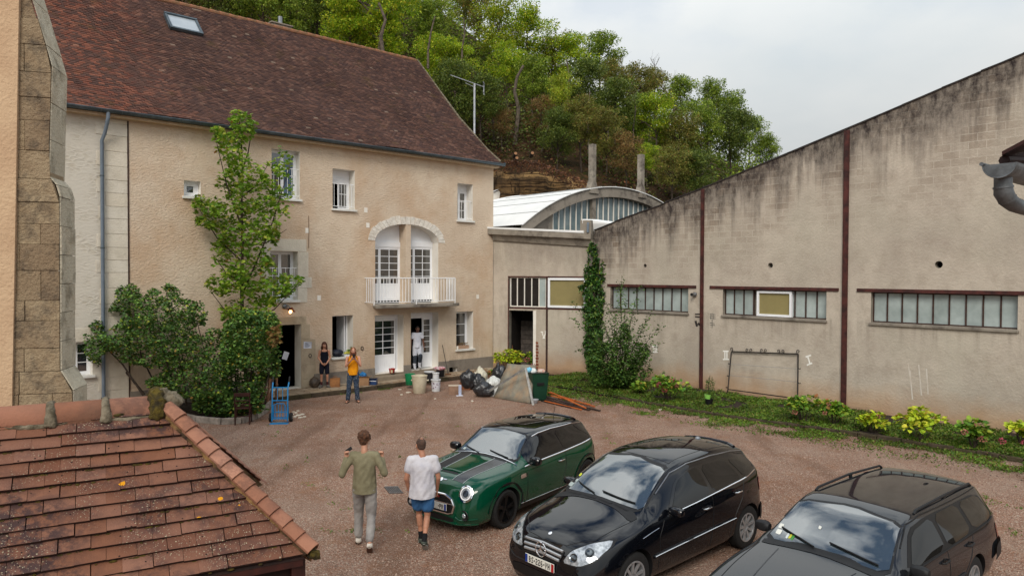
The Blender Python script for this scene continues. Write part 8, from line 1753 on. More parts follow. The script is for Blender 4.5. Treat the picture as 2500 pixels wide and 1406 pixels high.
def trousers(J, par, mat, k=1., end=1., r=((.100, .078), (.076, .060)), name='trousers', waist=.03, disp=.007):
 B = Blob(); pel = Vector(J['pel']); B.ell(pel+Vector((0, 0, -.03)), (.158*k, .112*k, .11*k)); B.cap(pel, pel+Vector((0, 0, waist+.02)), .130*k, .122*k, (1.08, .84))
 for q in 'lr':
  h_, k_, a_ = Vector(J['h'+q]), Vector(J['k'+q]), Vector(J['a'+q]); B.ell(h_+Vector((0, -.02, -.03)), (.082*k, .084*k, .10*k))
  if end <= 1: B.cap(h_, h_.lerp(k_, end), r[0][0]*k, (r[0][0]+(r[0][1]-r[0][0])*end)*k)
  else: B.cap(h_, k_, r[0][0]*k, r[0][1]*k); B.cap(k_, k_.lerp(a_, end-1), r[1][0]*k, r[1][1]*k)
 return B.make(name, mat, par, .012, 5, disp, 8)
def shoe(J, q, par, mat, sole, name='shoe'):
 a, t_ = Vector(J['a'+q]), Vector(J['t'+q]); B = Blob(); B.cap(a+Vector((0, 0, -.02)), a.lerp(t_, .35)+Vector((0, 0, -.0)), .045, .044); d = (t_-a).normalized(); B.cap(a+Vector((0, 0, -.048))-d*.02, t_, .042, .038, (1.15, 1)); o = B.make(name, mat, par, .009, 2)
 n = d.cross(Vector((1, 0, 0))).normalized(); n = n if n.z < 0 else -n; c = a+Vector((0, 0, -.05)); sd = d.cross(n).normalized(); mb = MB(); pl = []
 for an in np.linspace(0, 2*PI, 19)[:-1]: x, y = math.cos(an), math.sin(an); m_ = (c-d*.05).lerp(t_+d*.03, .5); hl = ((t_+d*.03)-(c-d*.05)).length/2; pl.append(m_+d*(hl*x)+sd*(.046*y*(1+.12*x)))
 v = [tuple(p+n*.028) for p in pl]+[tuple(p+n*.048) for p in pl]; m_ = len(pl); mb.add(v, [tuple(range(m_-1, -1, -1)), tuple(range(m_, 2*m_))]+[(i, (i+1) % m_, (i+1) % m_+m_, i+m_) for i in range(m_)])
 mb.make('sole', sole, o); return o
def hair(par, P, R, s, kind, mat, seed=1):
 B = Blob(); rr = np.random.default_rng(seed)
 if kind == 'curly':
  for _ in range(70):
   v = rr.normal(size=3); v /= np.linalg.norm(v)
   if v[2] < -.45 or (v[1] > .55 and v[2] < .35): continue
   B.ell(P(v[0]*.083, -.02+v[1]*.092, .042+v[2]*.088), (.026, .026, .024), R)
  B.ell(P(0, -.025, .045), (.084*s, .094*s, .092*s), R); B.ell(P(0, -.06, -.02), (.066*s, .05*s, .06*s), R); return B.make('hair', mat, par, .008, 1, .008, 26)
 if kind == 'short': B.ell(P(0, -.022, .036), (.081*s, .094*s, .091*s), R); B.ell(P(0, -.045, -.015), (.070*s, .058*s, .055*s), R); return B.make('hair', mat, par, .007, 1, .004, 40)
 if kind == 'bob':
  B.ell(P(0, -.022, .040), (.086*s, .098*s, .093*s), R)
  for q in (-1, 1):
   B.cap(P(q*.070, -.02, .04), P(q*.092, -.02, -.11), .030, .034); B.cap(P(q*.05, -.06, .0), P(q*.07, -.05, -.14), .05, .04); B.cap(P(q*.04, .045, .092), P(q*.080, .02, .0), .016, .020)
  B.cap(P(0, -.07, 0), P(0, -.07, -.13), .06, .045); return B.make('hair', mat, par, .008, 1, .010, 22)
 if kind == 'long':
  B.ell(P(0, -.026, .036), (.082*s, .096*s, .09*s), R)
  for q in (-1, 1): B.cap(P(q*.066, -.028, .04), P(q*.086, -.01, -.10), .026, .028); B.cap(P(q*.082, .0, -.10), P(q*.09, .035, -.20), .028, .020); B.cap(P(q*.05, -.06, .0), P(q*.08, -.04, -.2), .044, .03)
  return B.make('hair', mat, par, .008, 1, .009, 24)
stand = dict(pel=(0, 0, .95), ch=(0, .0, 1.27), nk=(0, -.01, 1.48), hd=(0, .02, 1.63), sl=(-.175, 0, 1.42), sr=(.175, 0, 1.42), el=(-.22, -.02, 1.12), er=(.22, -.02, 1.12), wl=(-.21, .07, .88), wr=(.21, .07, .88), hl=(-.09, 0, .90), hr=(.09, 0, .90), kl=(-.10, .01, .49), kr=(.10, .01, .49), al=(-.11, -.02, .085), ar=(.11, -.02, .085), tl=(-.13, .13, .04), tr=(.13, .13, .04))
def scaled(J, s): return {k: tuple(c*s for c in v) for k, v in J.items()}
def fit_person(px_head, py_head, px_feet, py_feet, z): b = onz(px_feet, py_feet, z); return b
white_rub = simple('white_sole', (196, 192, 184), .7, (150, 140, 130), 20)
b = onz(890, 1337, 0); o = thing('person', 'man seen from behind in an olive long-sleeved shirt and grey trousers, raising both hands', 'person', (b[0], b[1], 0), math.radians(2))
J = dict(stand); J.update(hd=(-.01, .05, 1.655), nk=(0, .0, 1.49), sl=(-.175, 0, 1.42), sr=(.175, 0, 1.42), el=(-.33, -.06, 1.15), wl=(-.29, .06, 1.37), er=(.31, -.05, 1.16), wr=(.25, .09, 1.36), hl=(-.09, 0, .91), hr=(.09, 0, .91), kl=(-.115, .17, .52), al=(-.12, .16, .10), tl=(-.15, .30, .04), kr=(.10, .02, .50), ar=(.12, -.26, .17), tr=(.11, -.15, .05))
P, R = body(J, o, skin('skin_a', (186, 136, 110)), (.15, 1, .0), 1., hands={'l': ((.05, .1, 1), (1, .3, 0), -.9), 'r': ((-.05, .15, 1), (-1, .3, 0), .9)})
eyes(P, R, o); hair(o, P, R, 1, 'curly', simple('brown_curls', (92, 58, 36), .8, (54, 34, 22), 30, .004, 90), 2)
shirt(J, o, cloth('olive_jersey', (128, 122, 98), (108, 102, 80)), 1.02, 1., -.02, .010, loose=1.06, cuts=[((0, 0, .865), (0, 0, -1))]); trousers(J, o, cloth('grey_twill', (150, 146, 142), (126, 122, 120)), 1., 1.86, ((.102, .080), (.078, .062)), disp=.010)
for q in 'lr': shoe(J, q, o, simple('white_canvas', (206, 200, 190), .8, (180, 172, 160), 12), simple('brown_sole', (96, 66, 52), .8))
ph = thing('mobile_phone', 'black phone held up in the left hand of the man in olive', 'phone', (b[0], b[1], 0), math.radians(2)); MB().obox((-.255, .07, 1.49), (.045, .02, .03), (.0, .006, .0), (-.012, 0, .022)).make('phone', M['black'], ph, bevel=.004)
b = onz(1031, 1333, 0); o = thing('person', 'balding man seen from behind in a white T-shirt and blue shorts beside the green car', 'person', (b[0], b[1], 0), math.radians(4))
J = scaled(stand, .945); J.update(hd=(-.03, .05, 1.55), nk=(-.0, .0, 1.40), sl=(-.18, 0, 1.345), sr=(.18, 0, 1.345), el=(-.245, -.02, 1.05), wl=(-.20, .09, .82), er=(.245, -.01, 1.06), wr=(.22, .10, .85), hl=(-.085, 0, .86), hr=(.085, 0, .86), kl=(-.06, .14, .48), al=(-.02, .10, .10), tl=(-.04, .25, .04), kr=(.075, .0, .47), ar=(.04, -.22, .17), tr=(.06, -.10, .05))
P, R = body(J, o, skin('skin_b', (176, 124, 98)), (-.45, 1, -.05), .97, hands={'l': ((.05, .25, -1), (.2, 1, 0), .5), 'r': ((0, .25, -1), (-.2, 1, 0), -.5)}, k=.98)
eyes(P, R, o, .97); hair(o, P, R, .95, 'short', simple('cropped_dark_hair', (58, 44, 36), .85, (86, 62, 50), 18, .002, 90)); B = Blob(); B.ell(P(0, -.045, .088), (.036, .034, .042), R); B.make('bald_patch', skin('scalp', (150, 106, 84)), o, .008, 1)
MB().tube([P(-.078, -.01, .01), P(-.07, .06, .01), P(-.03, .10, .005), P(.03, .10, .005), P(.07, .06, .01), P(.078, -.01, .01)], .0025, 5).make('glasses', M['black'], o)
shirt(J, o, cloth('white_jersey', (196, 194, 198), (176, 174, 182)), 1.03, .52, -.04, .012, name='t_shirt', loose=1.14, cuts=[((0, 0, .775), (0, 0, -1))]); trousers(J, o, cloth('blue_cotton', (58, 98, 140), (44, 80, 122)), 1.02, .62, ((.108, .100), (.07, .05)), 'shorts')
for q in 'lr':
 shoe(J, q, o, simple('dark_green_trainer', (40, 48, 42), .7, (70, 76, 66), 20), simple('pale_sole', (150, 146, 140), .8)); a_, k_ = Vector(J['a'+q]), Vector(J['k'+q]); Blob().cap(a_, a_.lerp(k_, .22), .043, .044).make('sock', cloth('black_sock', (22, 22, 24), (30, 30, 32)), o, .01, 1)
a_ = Vector(J['wl']); MB().tube([a_+Vector((.032*math.cos(t_), .032*math.sin(t_), .01)) for t_ in np.linspace(0, 2*PI, 13)], .007, 6).make('bracelet', M['alu'], o)
b = onz(792, 946, .15); d_ = math.atan2(-b[0], -b[1]); o = thing('person', 'smiling woman in a black vest and dark shorts with clasped hands, beside the dark doorway', 'person', (b[0], b[1], .15), PI-.0+.25)
J = scaled(stand, .925); J.update(sl=(-.155, 0, 1.30), sr=(.155, 0, 1.30), el=(-.20, .0, 1.05), er=(.20, .0, 1.05), wl=(-.065, .19, .86), wr=(.065, .19, .86), kl=(-.10, .01, .46), kr=(.10, .01, .46), tl=(-.17, .11, .04), tr=(.17, .11, .04), hd=(0, .03, 1.50), nk=(0, -.01, 1.365))
P, R = body(J, o, skin('skin_c', (190, 138, 112)), (0, 1, 0), .95, female=True, k=.88, hands={'l': ((1, .3, -.35), (0, .3, 1), -.9), 'r': ((-1, .3, -.35), (0, .3, 1), .9)})
eyes(P, R, o, .95); hair(o, P, R, .98, 'bob', simple('auburn_hair', (86, 48, 32), .75, (54, 30, 22), 24, .004, 60), 3)
shirt(J, o, cloth('black_vest', (20, 22, 34), (14, 16, 26)), .86, 0, .0, .003, name='vest', cuts=[((0, 0, 1.305), (0, .35, 1)), ((-.135, 0, 1.2), (-1, 0, .35)), ((.135, 0, 1.2), (1, 0, .35)), ((0, 0, .86), (0, 0, -1))])
for q in (-1, 1): MB().tube([(q*.085, .095, 1.20), (q*.105, .07, 1.32), (q*.10, -.01, 1.355), (q*.09, -.09, 1.28)], .009, 6).make('strap', cloth('strap_black', (20, 22, 34), (14, 16, 26)), o, True)
trousers(J, o, cloth('dark_shorts', (30, 32, 46), (22, 24, 36)), .92, .78, ((.098, .088), (.06, .05)), 'shorts')
for q in 'lr': shoe(J, q, o, simple('grey_trainer', (84, 80, 76), .8, (120, 112, 104), 18), simple('light_sole', (140, 134, 126), .8)); a_, k_ = Vector(J['a'+q]), Vector(J['k'+q]); Blob().cap(a_, a_.lerp(k_, .3), .040, .042).make('sock', cloth('maroon_sock', (84, 44, 46), (60, 34, 38)), o, .01, 1)
b = onz(862, 981, 0); o = thing('person', 'long-haired bearded man in an orange vest and paint-splashed jeans holding a phone to his face', 'person', (b[0], b[1], 0), PI+.28)
J = scaled(stand, 1.025); J.update(hd=(0, .05, 1.675), nk=(0, .0, 1.52), sl=(-.19, .0, 1.45), sr=(.19, .0, 1.45), el=(-.23, .12, 1.19), er=(.23, .12, 1.19), wl=(-.075, .27, 1.395), wr=(.075, .27, 1.395), kl=(-.11, .03, .50), kr=(.13, .0, .50), al=(-.14, -.01, .085), ar=(.16, -.02, .085), tl=(-.17, .16, .035), tr=(.22, .15, .035))
P, R = body(J, o, skin('skin_d', (196, 142, 118)), (0, 1, -.12), 1.0, hands={'l': ((.45, .25, .8), (.6, -.2, -.2), -.7), 'r': ((-.45, .25, .8), (-.6, -.2, -.2), .7)})
eyes(P, R, o); hair(o, P, R, 1.0, 'long', simple('sandy_long_hair', (128, 80, 48), .75, (84, 52, 34), 26, .004, 60), 4)
B = Blob(); B.ell(P(0, .065, -.085), (.050, .038, .050), R); B.ell(P(0, .05, -.13), (.032, .026, .035), R)
for q in (-1, 1): B.cap(P(q*.06, .02, -.045), P(q*.03, .07, -.09), .018, .024)
B.make('beard', simple('ginger_beard', (120, 66, 40), .85, (88, 50, 32), 30), o, .008, 1, .005, 40)
shirt(J, o, cloth('orange_cotton', (224, 148, 22), (204, 128, 22)), .99, 0, -.01, .010, name='vest_top', loose=1.04, cuts=[((-.165, 0, 1.3), (-1, 0, .2)), ((.165, 0, 1.3), (1, 0, .2)), ((0, .1, 1.50), (0, .55, 1)), ((0, 0, .90), (0, 0, -1))])
t = NT('paint_splashed_denim'); w = t.co(); col = t.mix(t.rng(t.noise(w, 6), .35, .65), lin((44, 56, 74)), lin((58, 72, 92))); col = t.mix(t.rng(t.noise(w, 24, 6, .75), .54, .64, 0, .75), col, lin((150, 156, 160))); col = t.mix(t.rng(t.noise(t.co(loc=(3, 1, 2)), 9, 5, .7), .58, .64), col, lin((24, 28, 36))); mj = t.fin(col, .9, 0, .15)
trousers(J, o, mj, 1.03, 1.95, ((.102, .080), (.080, .078)), 'jeans', disp=.012)
for q in 'lr':
 t_, a_ = Vector(J['t'+q]), Vector(J['a'+q]); d = (t_-a_); d.z = 0; d.normalize(); c = a_.lerp(t_, .5); mb = MB(); sd = Vector((-d.y, d.x, 0)); mb.obox((c.x, c.y, .010), d*.145, sd*.048, (0, 0, .010)); so = mb.make('sandal', simple('sandal_brown', (70, 48, 36), .7), o, bevel=.006)
 for f_ in (.35, .8): p_ = a_.lerp(t_, f_); MB().tube([p_+sd*.052+Vector((0, 0, -.02)), Vector((p_.x, p_.y, p_.z+.045)), p_-sd*.052+Vector((0, 0, -.02))], .010, 6).make('strap', simple('sandal_strap', (44, 34, 28), .7), so, True)
th = thing('mobile_phone', 'dark phone held in both hands by the man in the orange vest', 'phone', (b[0], b[1], 0), PI+.28); MB().obox((0, .355, 1.545), (.036, 0, 0), (0, .006, 0), (0, 0, .062)).make('phone', M['black'], th, bevel=.004)
pu, pz_ = HF.at(1019, 880, -.1); b = HF.w(pu, -.12, .36); o = thing('person', 'man in white T-shirt and white work trousers stepping out of the half-open door', 'person', (b[0], b[1], .36), PI+HF.ang-.35)
J = scaled(stand, 1.0); J.update(hd=(0, .07, 1.62), nk=(0, .02, 1.48), el=(-.25, -.02, 1.14), er=(.25, -.02, 1.14), wl=(-.26, .06, .90), wr=(.27, .06, .90), kl=(-.09, .16, .52), al=(-.09, .02, .16), tl=(-.10, .15, .10), kr=(.10, .02, .49), ar=(.10, .0, .085), tr=(.11, .14, .04))
P, R = body(J, o, skin('skin_e', (112, 74, 56)), (0, 1, -.3), 1.0, hands={'l': ((0, .1, -1), (.2, 1, 0), -.4), 'r': ((0, .1, -1), (-.2, 1, 0), .4)})
eyes(P, R, o); hair(o, P, R, 1.0, 'short', simple('black_hair', (20, 17, 16), .8, (30, 24, 22), 20))
shirt(J, o, cloth('white_tee', (206, 208, 216), (186, 190, 202)), 1.0, .5, -.02, .008, name='t_shirt', loose=1.0, cuts=[((0, 0, .89), (0, 0, -1))]); trousers(J, o, cloth('white_drill', (204, 206, 214), (180, 184, 194)), 1.02, 1.92, ((.104, .084), (.080, .066)), 'work_trousers', disp=.010)
for q in 'lr':
 k_, a_ = Vector(J['k'+q]), Vector(J['a'+q]); Blob().cap(k_.lerp(a_, -.12), k_.lerp(a_, .5), .092, .080).make('knee_patch', cloth('grey_knee', (64, 70, 78), (50, 56, 64)), o, .012, 1, .006); shoe(J, q, o, simple('white_shoe', (196, 196, 200), .8), white_rub)
# THINGS IN THE YARD
def at(x, y, z=0.): return onz(x, y, z)
def scale_at(P): return P[1]/FPX
b = at(683, 1032); s = scale_at(b); o = thing('hand_truck', 'bright blue hand truck standing on the gravel', 'hand truck', tuple(b), .12); bl_ = simple('blue_enamel', (16, 128, 186), .35, (12, 112, 170), 6, spec=.6)
w, H_ = .21, 1.12; fr_ = MB()
for q in (-1, 1): fr_.tube([(q*w, 0, .05), (q*w, .03, .5), (q*w, .07, .95), (q*(w+.01), .20, H_)], .020, 8)
for z_, y_ in ((.98, .075), (.62, .04), (.30, .02), (.12, .01)): fr_.tube([(-w, y_, z_), (w, y_, z_)], .015, 6)
for x_ in (-.07, .07): fr_.tube([(x_, .035, .62), (x_, .078, .98)], .010, 6)
for x_ in (-.12, -.04, .04, .12): fr_.tube([(x_, .005, .08), (x_, .03, .52)], .009, 6)
fr_.tube([(-.16, .0, .10), (-.16, -.01, .50), (-.08, -.02, .55), (.12, -.02, .54), (.16, -.01, .46), (.16, 0, .10)], .013, 6); fr_.tube([(-w, .05, .66), (-w-.0, .20, .14)], .012, 6); fr_.tube([(w, .05, .66), (w, .20, .14)], .012, 6)
fr_.make('frame', bl_, o, True); MB().box(-.25, .25, -.20, .01, .0, .012).make('toe_plate', bl_, o, bevel=.004)
for q in (-1, 1): MB().tube([(q*(w+.01), .19, H_-.01), (q*(w+.015), .26, H_+.14)], .024, 8).make('grip', M['black'], o, True); wh = MB().lathe([(.05, -.035), (.115, -.04), (.125, -.02), (.125, .02), (.115, .04), (.05, .035)], 22, Matrix.Translation((q*(w+.065), .17, .125)) @ Matrix.Rotation(PI/2, 4, 'Y')).make('wheel', M['rubber'], o, True); MB().lathe([(.001, -.038), (.055, -.038), (.055, .038), (.001, .038)], 16, Matrix.Translation((q*(w+.067), .17, .125)) @ Matrix.Rotation(PI/2, 4, 'Y')).make('hub', M['alu'], wh, True)
MB().tube([(-w-.06, .17, .125), (w+.06, .17, .125)], .012, 6).make('axle', bl_, o)
r_ = np.random.default_rng(3)
def flat_stone(px, py, rx, label, mat='ashlar', z=.02):
 b = at(px, py); s = scale_at(b); pl = []; n = 6
 for k in range(n): a = 2*PI*k/n+r_.uniform(-.3, .3); pl.append((math.cos(a)*rx*s*r_.uniform(.7, 1.1), math.sin(a)*rx*s*r_.uniform(.8, 1.3)))
 o = MB().prism_z(pl, 0, z*r_.uniform(.8, 1.6)).make('stone_piece', M[mat], None, loc=tuple(b), rot=(r_.uniform(-.1, .1), r_.uniform(-.1, .1), 0)); tag(o, label, 'stone', 'loose stone pieces'); return o
for i, (px, py, rx) in enumerate(((714, 1012, 6), (722, 1008, 5), (728, 1014, 7), (738, 1012, 5), (733, 1020, 6), (720, 1018, 5), (744, 1018, 4), (716, 1006, 4), (727, 1003, 4))): flat_stone(px, py, rx, ('leftmost', 'rearmost but one', 'biggest middle', 'upper right', 'front right', 'front left', 'rightmost', 'second from the left', 'rearmost')[i]+' broken pale stone of the small pile right of the hand truck')
for (px, py, rx, lab) in ((976, 951, 5, 'white scrap of rubble on the gravel left of the cream tub'), (997, 958, 7, 'white lump of rubble just left of the cream tub'), (980, 964, 4, 'small white scrap in front of the rubble lump'), (1153, 980, 4, 'lone white pebble-like scrap in front of the black bags'), (1062, 974, 3, 'tiny white scrap right of the cream tub'), (1612, 1001, 6, 'white stone lying on the flower bed kerb'), (1808, 1018, 5, 'pale stone on the bed kerb near the iron frame'), (1452, 962, 4, 'white scrap in the grass before the ivy')): flat_stone(px, py, rx, lab)
b = at(592, 1037); o = thing('wooden_chair', 'dark red wooden chair by the round planting bed', 'chair', tuple(b), .25); mt = M['darkwood']
for q, y, h, nm in ((-1, -.02, .90, 'leg'), (1, -.02, .90, 'leg')): MB().tube([(q*.19, -.0, 0), (q*.19, -.02, .45), (q*.20, -.08, h)], .020, 6).make(nm, mt, o)
for q in (-1, 1): MB().tube([(q*.20, .38, 0), (q*.19, .38, .45)], .019, 6).make('leg', mt, o)
MB().prism_z([(-.21, -.03), (.21, -.03), (.23, .40), (-.23, .40)], .44, .475).make('seat', mt, o, bevel=.008); MB().box(-.20, .20, -.10, -.07, .80, .90).box(-.19, .19, -.07, -.045, .66, .70).box(-.19, .19, -.055, -.03, .56, .59).make('backrest', mt, o, bevel=.006)
for a_, b_ in (((-.19, 0, .2), (-.19, .38, .2)), ((.19, 0, .2), (.19, .38, .2)), ((-.19, .38, .24), (.19, .38, .24)), ((-.19, 0, .24), (.19, 0, .24))): MB().tube([a_, b_], .012, 5).make('stretcher', mt, o)
tm_ = simple('turned_wood', (150, 108, 82), .8, (112, 80, 62), 8, .004, 30)
for i, (px, py, dx, lab) in enumerate(((641, 992, 0, 'turned wooden baluster, leftmost of the four leaning behind the hand truck'), (652, 994, 1, 'turned wooden baluster, second of the four behind the hand truck'), (662, 990, 2, 'turned wooden baluster, third of the four, nearest the hand truck'), (676, 985, 3, 'turned wooden baluster leaning tallest behind the hand truck grips'))):
 b = at(px, py); pr = [(.035, 0), (.05, .03), (.05, .10), (.03, .14), (.05, .22), (.062, .34), (.035, .48), (.028, .56), (.048, .60), (.03, .64), (.042, .80), (.05, .92), (.05, .98), (.0, .99)]; tag(MB().lathe(pr, 12, cap=False).make('baluster', tm_, None, True, loc=tuple(b), rot=(-.12, .10-.05*i, 0)), lab, 'baluster', 'turned balusters behind the hand truck')
def bag(px, py, z, w, h, mat, label, name='bin_bag', seed=1, cat='bag', sq=1., tie=True):
 b = at(px, py, z); s = scale_at(b); W, Hh_ = w*s*.42, h*s*.74; me = MB(); V, Fc = ico(); bm = bmesh.new(); bmesh.ops.create_icosphere(bm, subdivisions=4, radius=1)
 for v in bm.verts:
  p = v.co.copy(); rid = noise.noise(Vector((p.x*2.2, p.y*2.2, p.z*1.3+seed)))*.26+abs(noise.noise(Vector((p.x*5, p.y*5, p.z*3+seed*2))))*.22-abs(noise.noise(Vector((p.x*9, p.y*9, p.z*6+seed))))*.12
  k = 1+rid; v.co = Vector((p.x*W*k, p.y*W*sq*k, max(0, (p.z*.5+.46)*Hh_*(1+rid*.6))));
  if tie and p.z > .75: f_ = (p.z-.75)/.25; v.co.x *= 1-.5*f_; v.co.y *= 1-.5*f_; v.co.z += Hh_*.10*f_
 me_ = bpy.data.meshes.new(name); bm.to_mesh(me_); bm.free(); ob = link(name, me_, None, mat, True, loc=tuple(b)); tag(ob, label, cat); return ob
mb_ = simple('black_polythene', (22, 24, 28), .36, (40, 42, 46), 5, .02, 9, spec=.8); wp_ = simple('white_polythene', (214, 216, 214), .4, (190, 194, 190), 5, .02, 9); bag(1143, 950, 0, 46, 62, mb_, 'dark bin bag standing tallest, behind the brown carton', seed=2); bag(1182, 968, 0, 62, 48, mb_, 'shiny black bin bag lying in front of the others', seed=5, sq=.7); bag(1168, 950, 0, 40, 50, mb_, 'knotted black bin bag in the middle of the rubbish', seed=9)
bag(1205, 950, 0, 44, 42, wp_, 'white plastic sack between the black bags and the slate', 'plastic_sack', 4); bag(1172, 940, 0, 40, 56, simple('cream_sack', (206, 200, 180), .6, (180, 176, 160), 5, .02, 9), 'cream sack with a pointed top behind the black bags', 'plastic_sack', 7); bag(1218, 938, 0, 42, 64, mb_, 'dark sack full of cuttings behind the slate', 'garden_sack', 8)
bag(768, 946, .15, 28, 34, simple('grey_bag', (52, 48, 46), .5, (90, 74, 60), 6, .02, 20), 'dark crumpled bag on the terrace left of the woman', 'crumpled_bag', 11)
bag(1213, 966, 0, 20, 12, wp_, 'small white plastic bag at the slate foot', 'plastic_sack', 12)
b = at(1204, 967); s = scale_at(b); tag(MB().prism([(-15*s, .26), (12*s, .34), (15*s, .05), (8*s, .0), (-9*s, .0), (-15*s, .14)], -.1, .12).make('foam_block', simple('foam', (222, 226, 224), .7, (206, 210, 208), 8), None, bevel=.012, loc=tuple(b)), 'white foam block in front of the sacks left of the slate', 'foam')
def carton(name, px, py, z, w, d, h, rz, mat, label, cat='box', open_=False):
 b = at(px, py, z); o = thing(name, label, cat, tuple(b), rz); t_ = .006
 mb = MB().box(-w/2, w/2, -d/2, d/2, 0, h) if not open_ else MB().box(-w/2, w/2, -d/2, -d/2+t_, 0, h).box(-w/2, w/2, d/2-t_, d/2, 0, h).box(-w/2, -w/2+t_, -d/2+t_, d/2-t_, 0, h).box(w/2-t_, w/2, -d/2+t_, d/2-t_, 0, h).box(-w/2+t_, w/2-t_, -d/2+t_, d/2-t_, 0, t_)
 mb.make('carton' if mat != 'x' else name, mat, o, bevel=.003)
 if open_:
  for q in (-1, 1): MB().add([(q*w/2, -d/2, h), (q*w/2, d/2, h), (q*(w/2+.09), d/2, h+.05), (q*(w/2+.09), -d/2, h+.05)], [(0, 1, 2, 3)]).make('flap', mat, o)
  MB().add([(-w/2, -d/2, h), (w/2, -d/2, h), (w/2, -d/2-.07, h+.04), (-w/2, -d/2-.07, h+.04)], [(0, 1, 2, 3)]).make('flap', mat, o)
 return o
cb = simple('cardboard', (158, 124, 92), .85, (138, 106, 78), 4); cb2 = simple('old_cardboard', (146, 116, 96), .85, (120, 94, 78), 4)
o = carton('cardboard_box', 1110, 962, 0, .42, .30, .30, .1, cb2, 'closed cardboard box on the gravel left of the black bags'); MB().box(-.215, .215, -.16, .16, .301, .309).make('lid', simple('pale_card', (196, 180, 160), .8), o)
o = carton('cardboard_box', 1138, 950, 0, .40, .30, .26, -.3, simple('dark_card', (132, 82, 54), .85, (110, 66, 44), 5), 'brown carton half under the tallest dark bag')
o = carton('brochure', 1123, 965, 0, .10, .02, .36, -.1, simple('pale_print', (176, 184, 206), .5, (150, 158, 180), 20), 'pale printed card standing beside the closed box', 'card');
tag(MB().box(-.11, .11, -.06, .06, 0, .015).make('flat_card', M['paper'], None, loc=tuple(at(1122, 966)), rot=(0, 0, .3)), 'small white card lying before the closed box', 'card')
o = carton('cardboard_box', 890, 940, .15, .34, .26, .30, .05, cb, 'open cardboard box on the terrace behind the bearded man', open_=True); bag(885, 922, .3, 22, 18, simple('blue_film', (40, 120, 176), .4, (24, 90, 150), 9, .01, 12), 'blue plastic film bulging out of the open box', 'plastic_film', 21, 'film')
o = carton('blue_crate', 908, 938, .15, .36, .28, .20, .0, simple('dark_blue_plastic', (28, 52, 96), .45, (40, 66, 110), 9), 'dark blue crate on the terrace right of the open box', 'crate', True); MB().box(-.184, .184, -.146, -.141, .13, .15).make('band', M['white'], o)
b = at(818, 944, .15); o = thing('paper_bag', 'brown paper carrier bag on the terrace right of the woman', 'bag', tuple(b), .1); kp_ = simple('kraft_paper', (168, 116, 70), .8, (140, 94, 58), 6, .01, 16); MB().box(-.17, .17, -.09, -.084, 0, .30).box(-.17, .17, .084, .09, 0, .31).box(-.17, -.164, -.084, .084, 0, .30).box(.164, .17, -.084, .084, 0, .30).make('bag', kp_, o, jit=.012)
for q in (-.088, .088): MB().tube([(-.06, q, .29), (-.055, q, .37), (.055, q, .37), (.06, q, .29)], .006, 5).make('handle', kp_, o)
MB().add([(.055*math.cos(a)-.02, -.0935, .18+.06*math.sin(a)) for a in np.linspace(0, 2*PI, 17)[:-1]], [tuple(range(16))]).make('printed_mark', simple('brown_print', (104, 58, 34), .8), o)
def tub(name, px, py, z, r0, r1, h, mat, label, rim=None, lid=None, handles=False, cat='bucket', band=None):
 b = at(px, py, z); o = thing(name, label, cat, tuple(b)); MB().lathe([(.001, .012), (r0-.01, .012), (r0-.002, 0), (r0, .01), (r1, h), (r1+.012, h), (r1+.012, h-.03), (r1+.002, h-.03)] if False else [(r0-.01, 0), (r0, .01), (r1, h-.03), (r1+.012, h-.028), (r1+.014, h), (r1-.006, h), (r0-.012, .015), (.001, .015)], 26, cap=True).make('tub', mat, o, True)
 if lid: MB().lathe([(r1+.018, h-.02), (r1+.018, h+.008), (r1-.01, h+.012), (.001, h+.006)], 26, cap=False).make('lid', lid, o, True)
 if handles:
  for q in (-1, 1): MB().box(q*r1-.02, q*r1+.055, -.05, .05, h*.70, h*.76).make('handle', mat, o, bevel=.008)
 if band: MB().lathe([(r0+(r1-r0)*.25+.0045, h*.25), (r0+(r1-r0)*.8+.0045, h*.8)], 26, cap=False).make('label_band', band, o, True)
 return o
cream = simple('cream_plastic', (206, 198, 176), .5, (188, 178, 154), 4); greenp = simple('green_plastic', (20, 132, 84), .4, (16, 116, 72), 3); whp = simple('white_plastic', (206, 208, 210), .4, (190, 192, 194), 5); blp = simple('black_tub', (26, 26, 30), .45, (36, 36, 40), 6)
tub('cream_tub', 1024, 959, 0, .215, .27, .62, cream, 'large cream plastic tub with side handles on the gravel', handles=True, cat='tub'); tub('green_bucket', 1001, 939, .12, .155, .185, .40, greenp, 'green bucket behind the cream tub')
tub('paint_bucket', 1048, 930, .15, .17, .185, .36, blp, 'black paint bucket with a white lid left of the doorstep', lid=whp); tub('paint_bucket', 1075, 919, .16, .155, .17, .34, blp, 'black paint bucket heaped with rags beside the doorstep')
t = NT('printed_label'); w = t.co(); col = t.mix(t.rng(t.vor(w, 14, 'F1', 'Distance'), .25, .3), lin((96, 50, 78)), lin((196, 196, 204))); M['label'] = t.fin(col, .5)
tub('paint_bucket', 1064, 955, 0, .145, .165, .42, whp, 'white paint bucket with a printed label, a smaller pot on top', lid=whp, band=M['label']); b = at(1064, 955); o = tub('paint_pot', 1064, 955, 0, .11, .11, .22, whp, 'small white paint pot stacked on the labelled bucket', lid=whp, cat='pot'); o.location.z = .435
o = tub('red_pot', 957, 910, .36, .10, .115, .17, simple('red_plastic', (168, 38, 34), .4, (150, 34, 30), 6), 'red paint pot with a brush on the left doorstep', cat='pot'); MB().tube([(-.02, 0, .05), (-.12, 0, .30)], .010, 6).make('brush', M['white'], o); MB().box(-.03, .05, -.128, -.118, .02, .13).make('label_band', simple('cream_label', (206, 184, 150), .6), o)
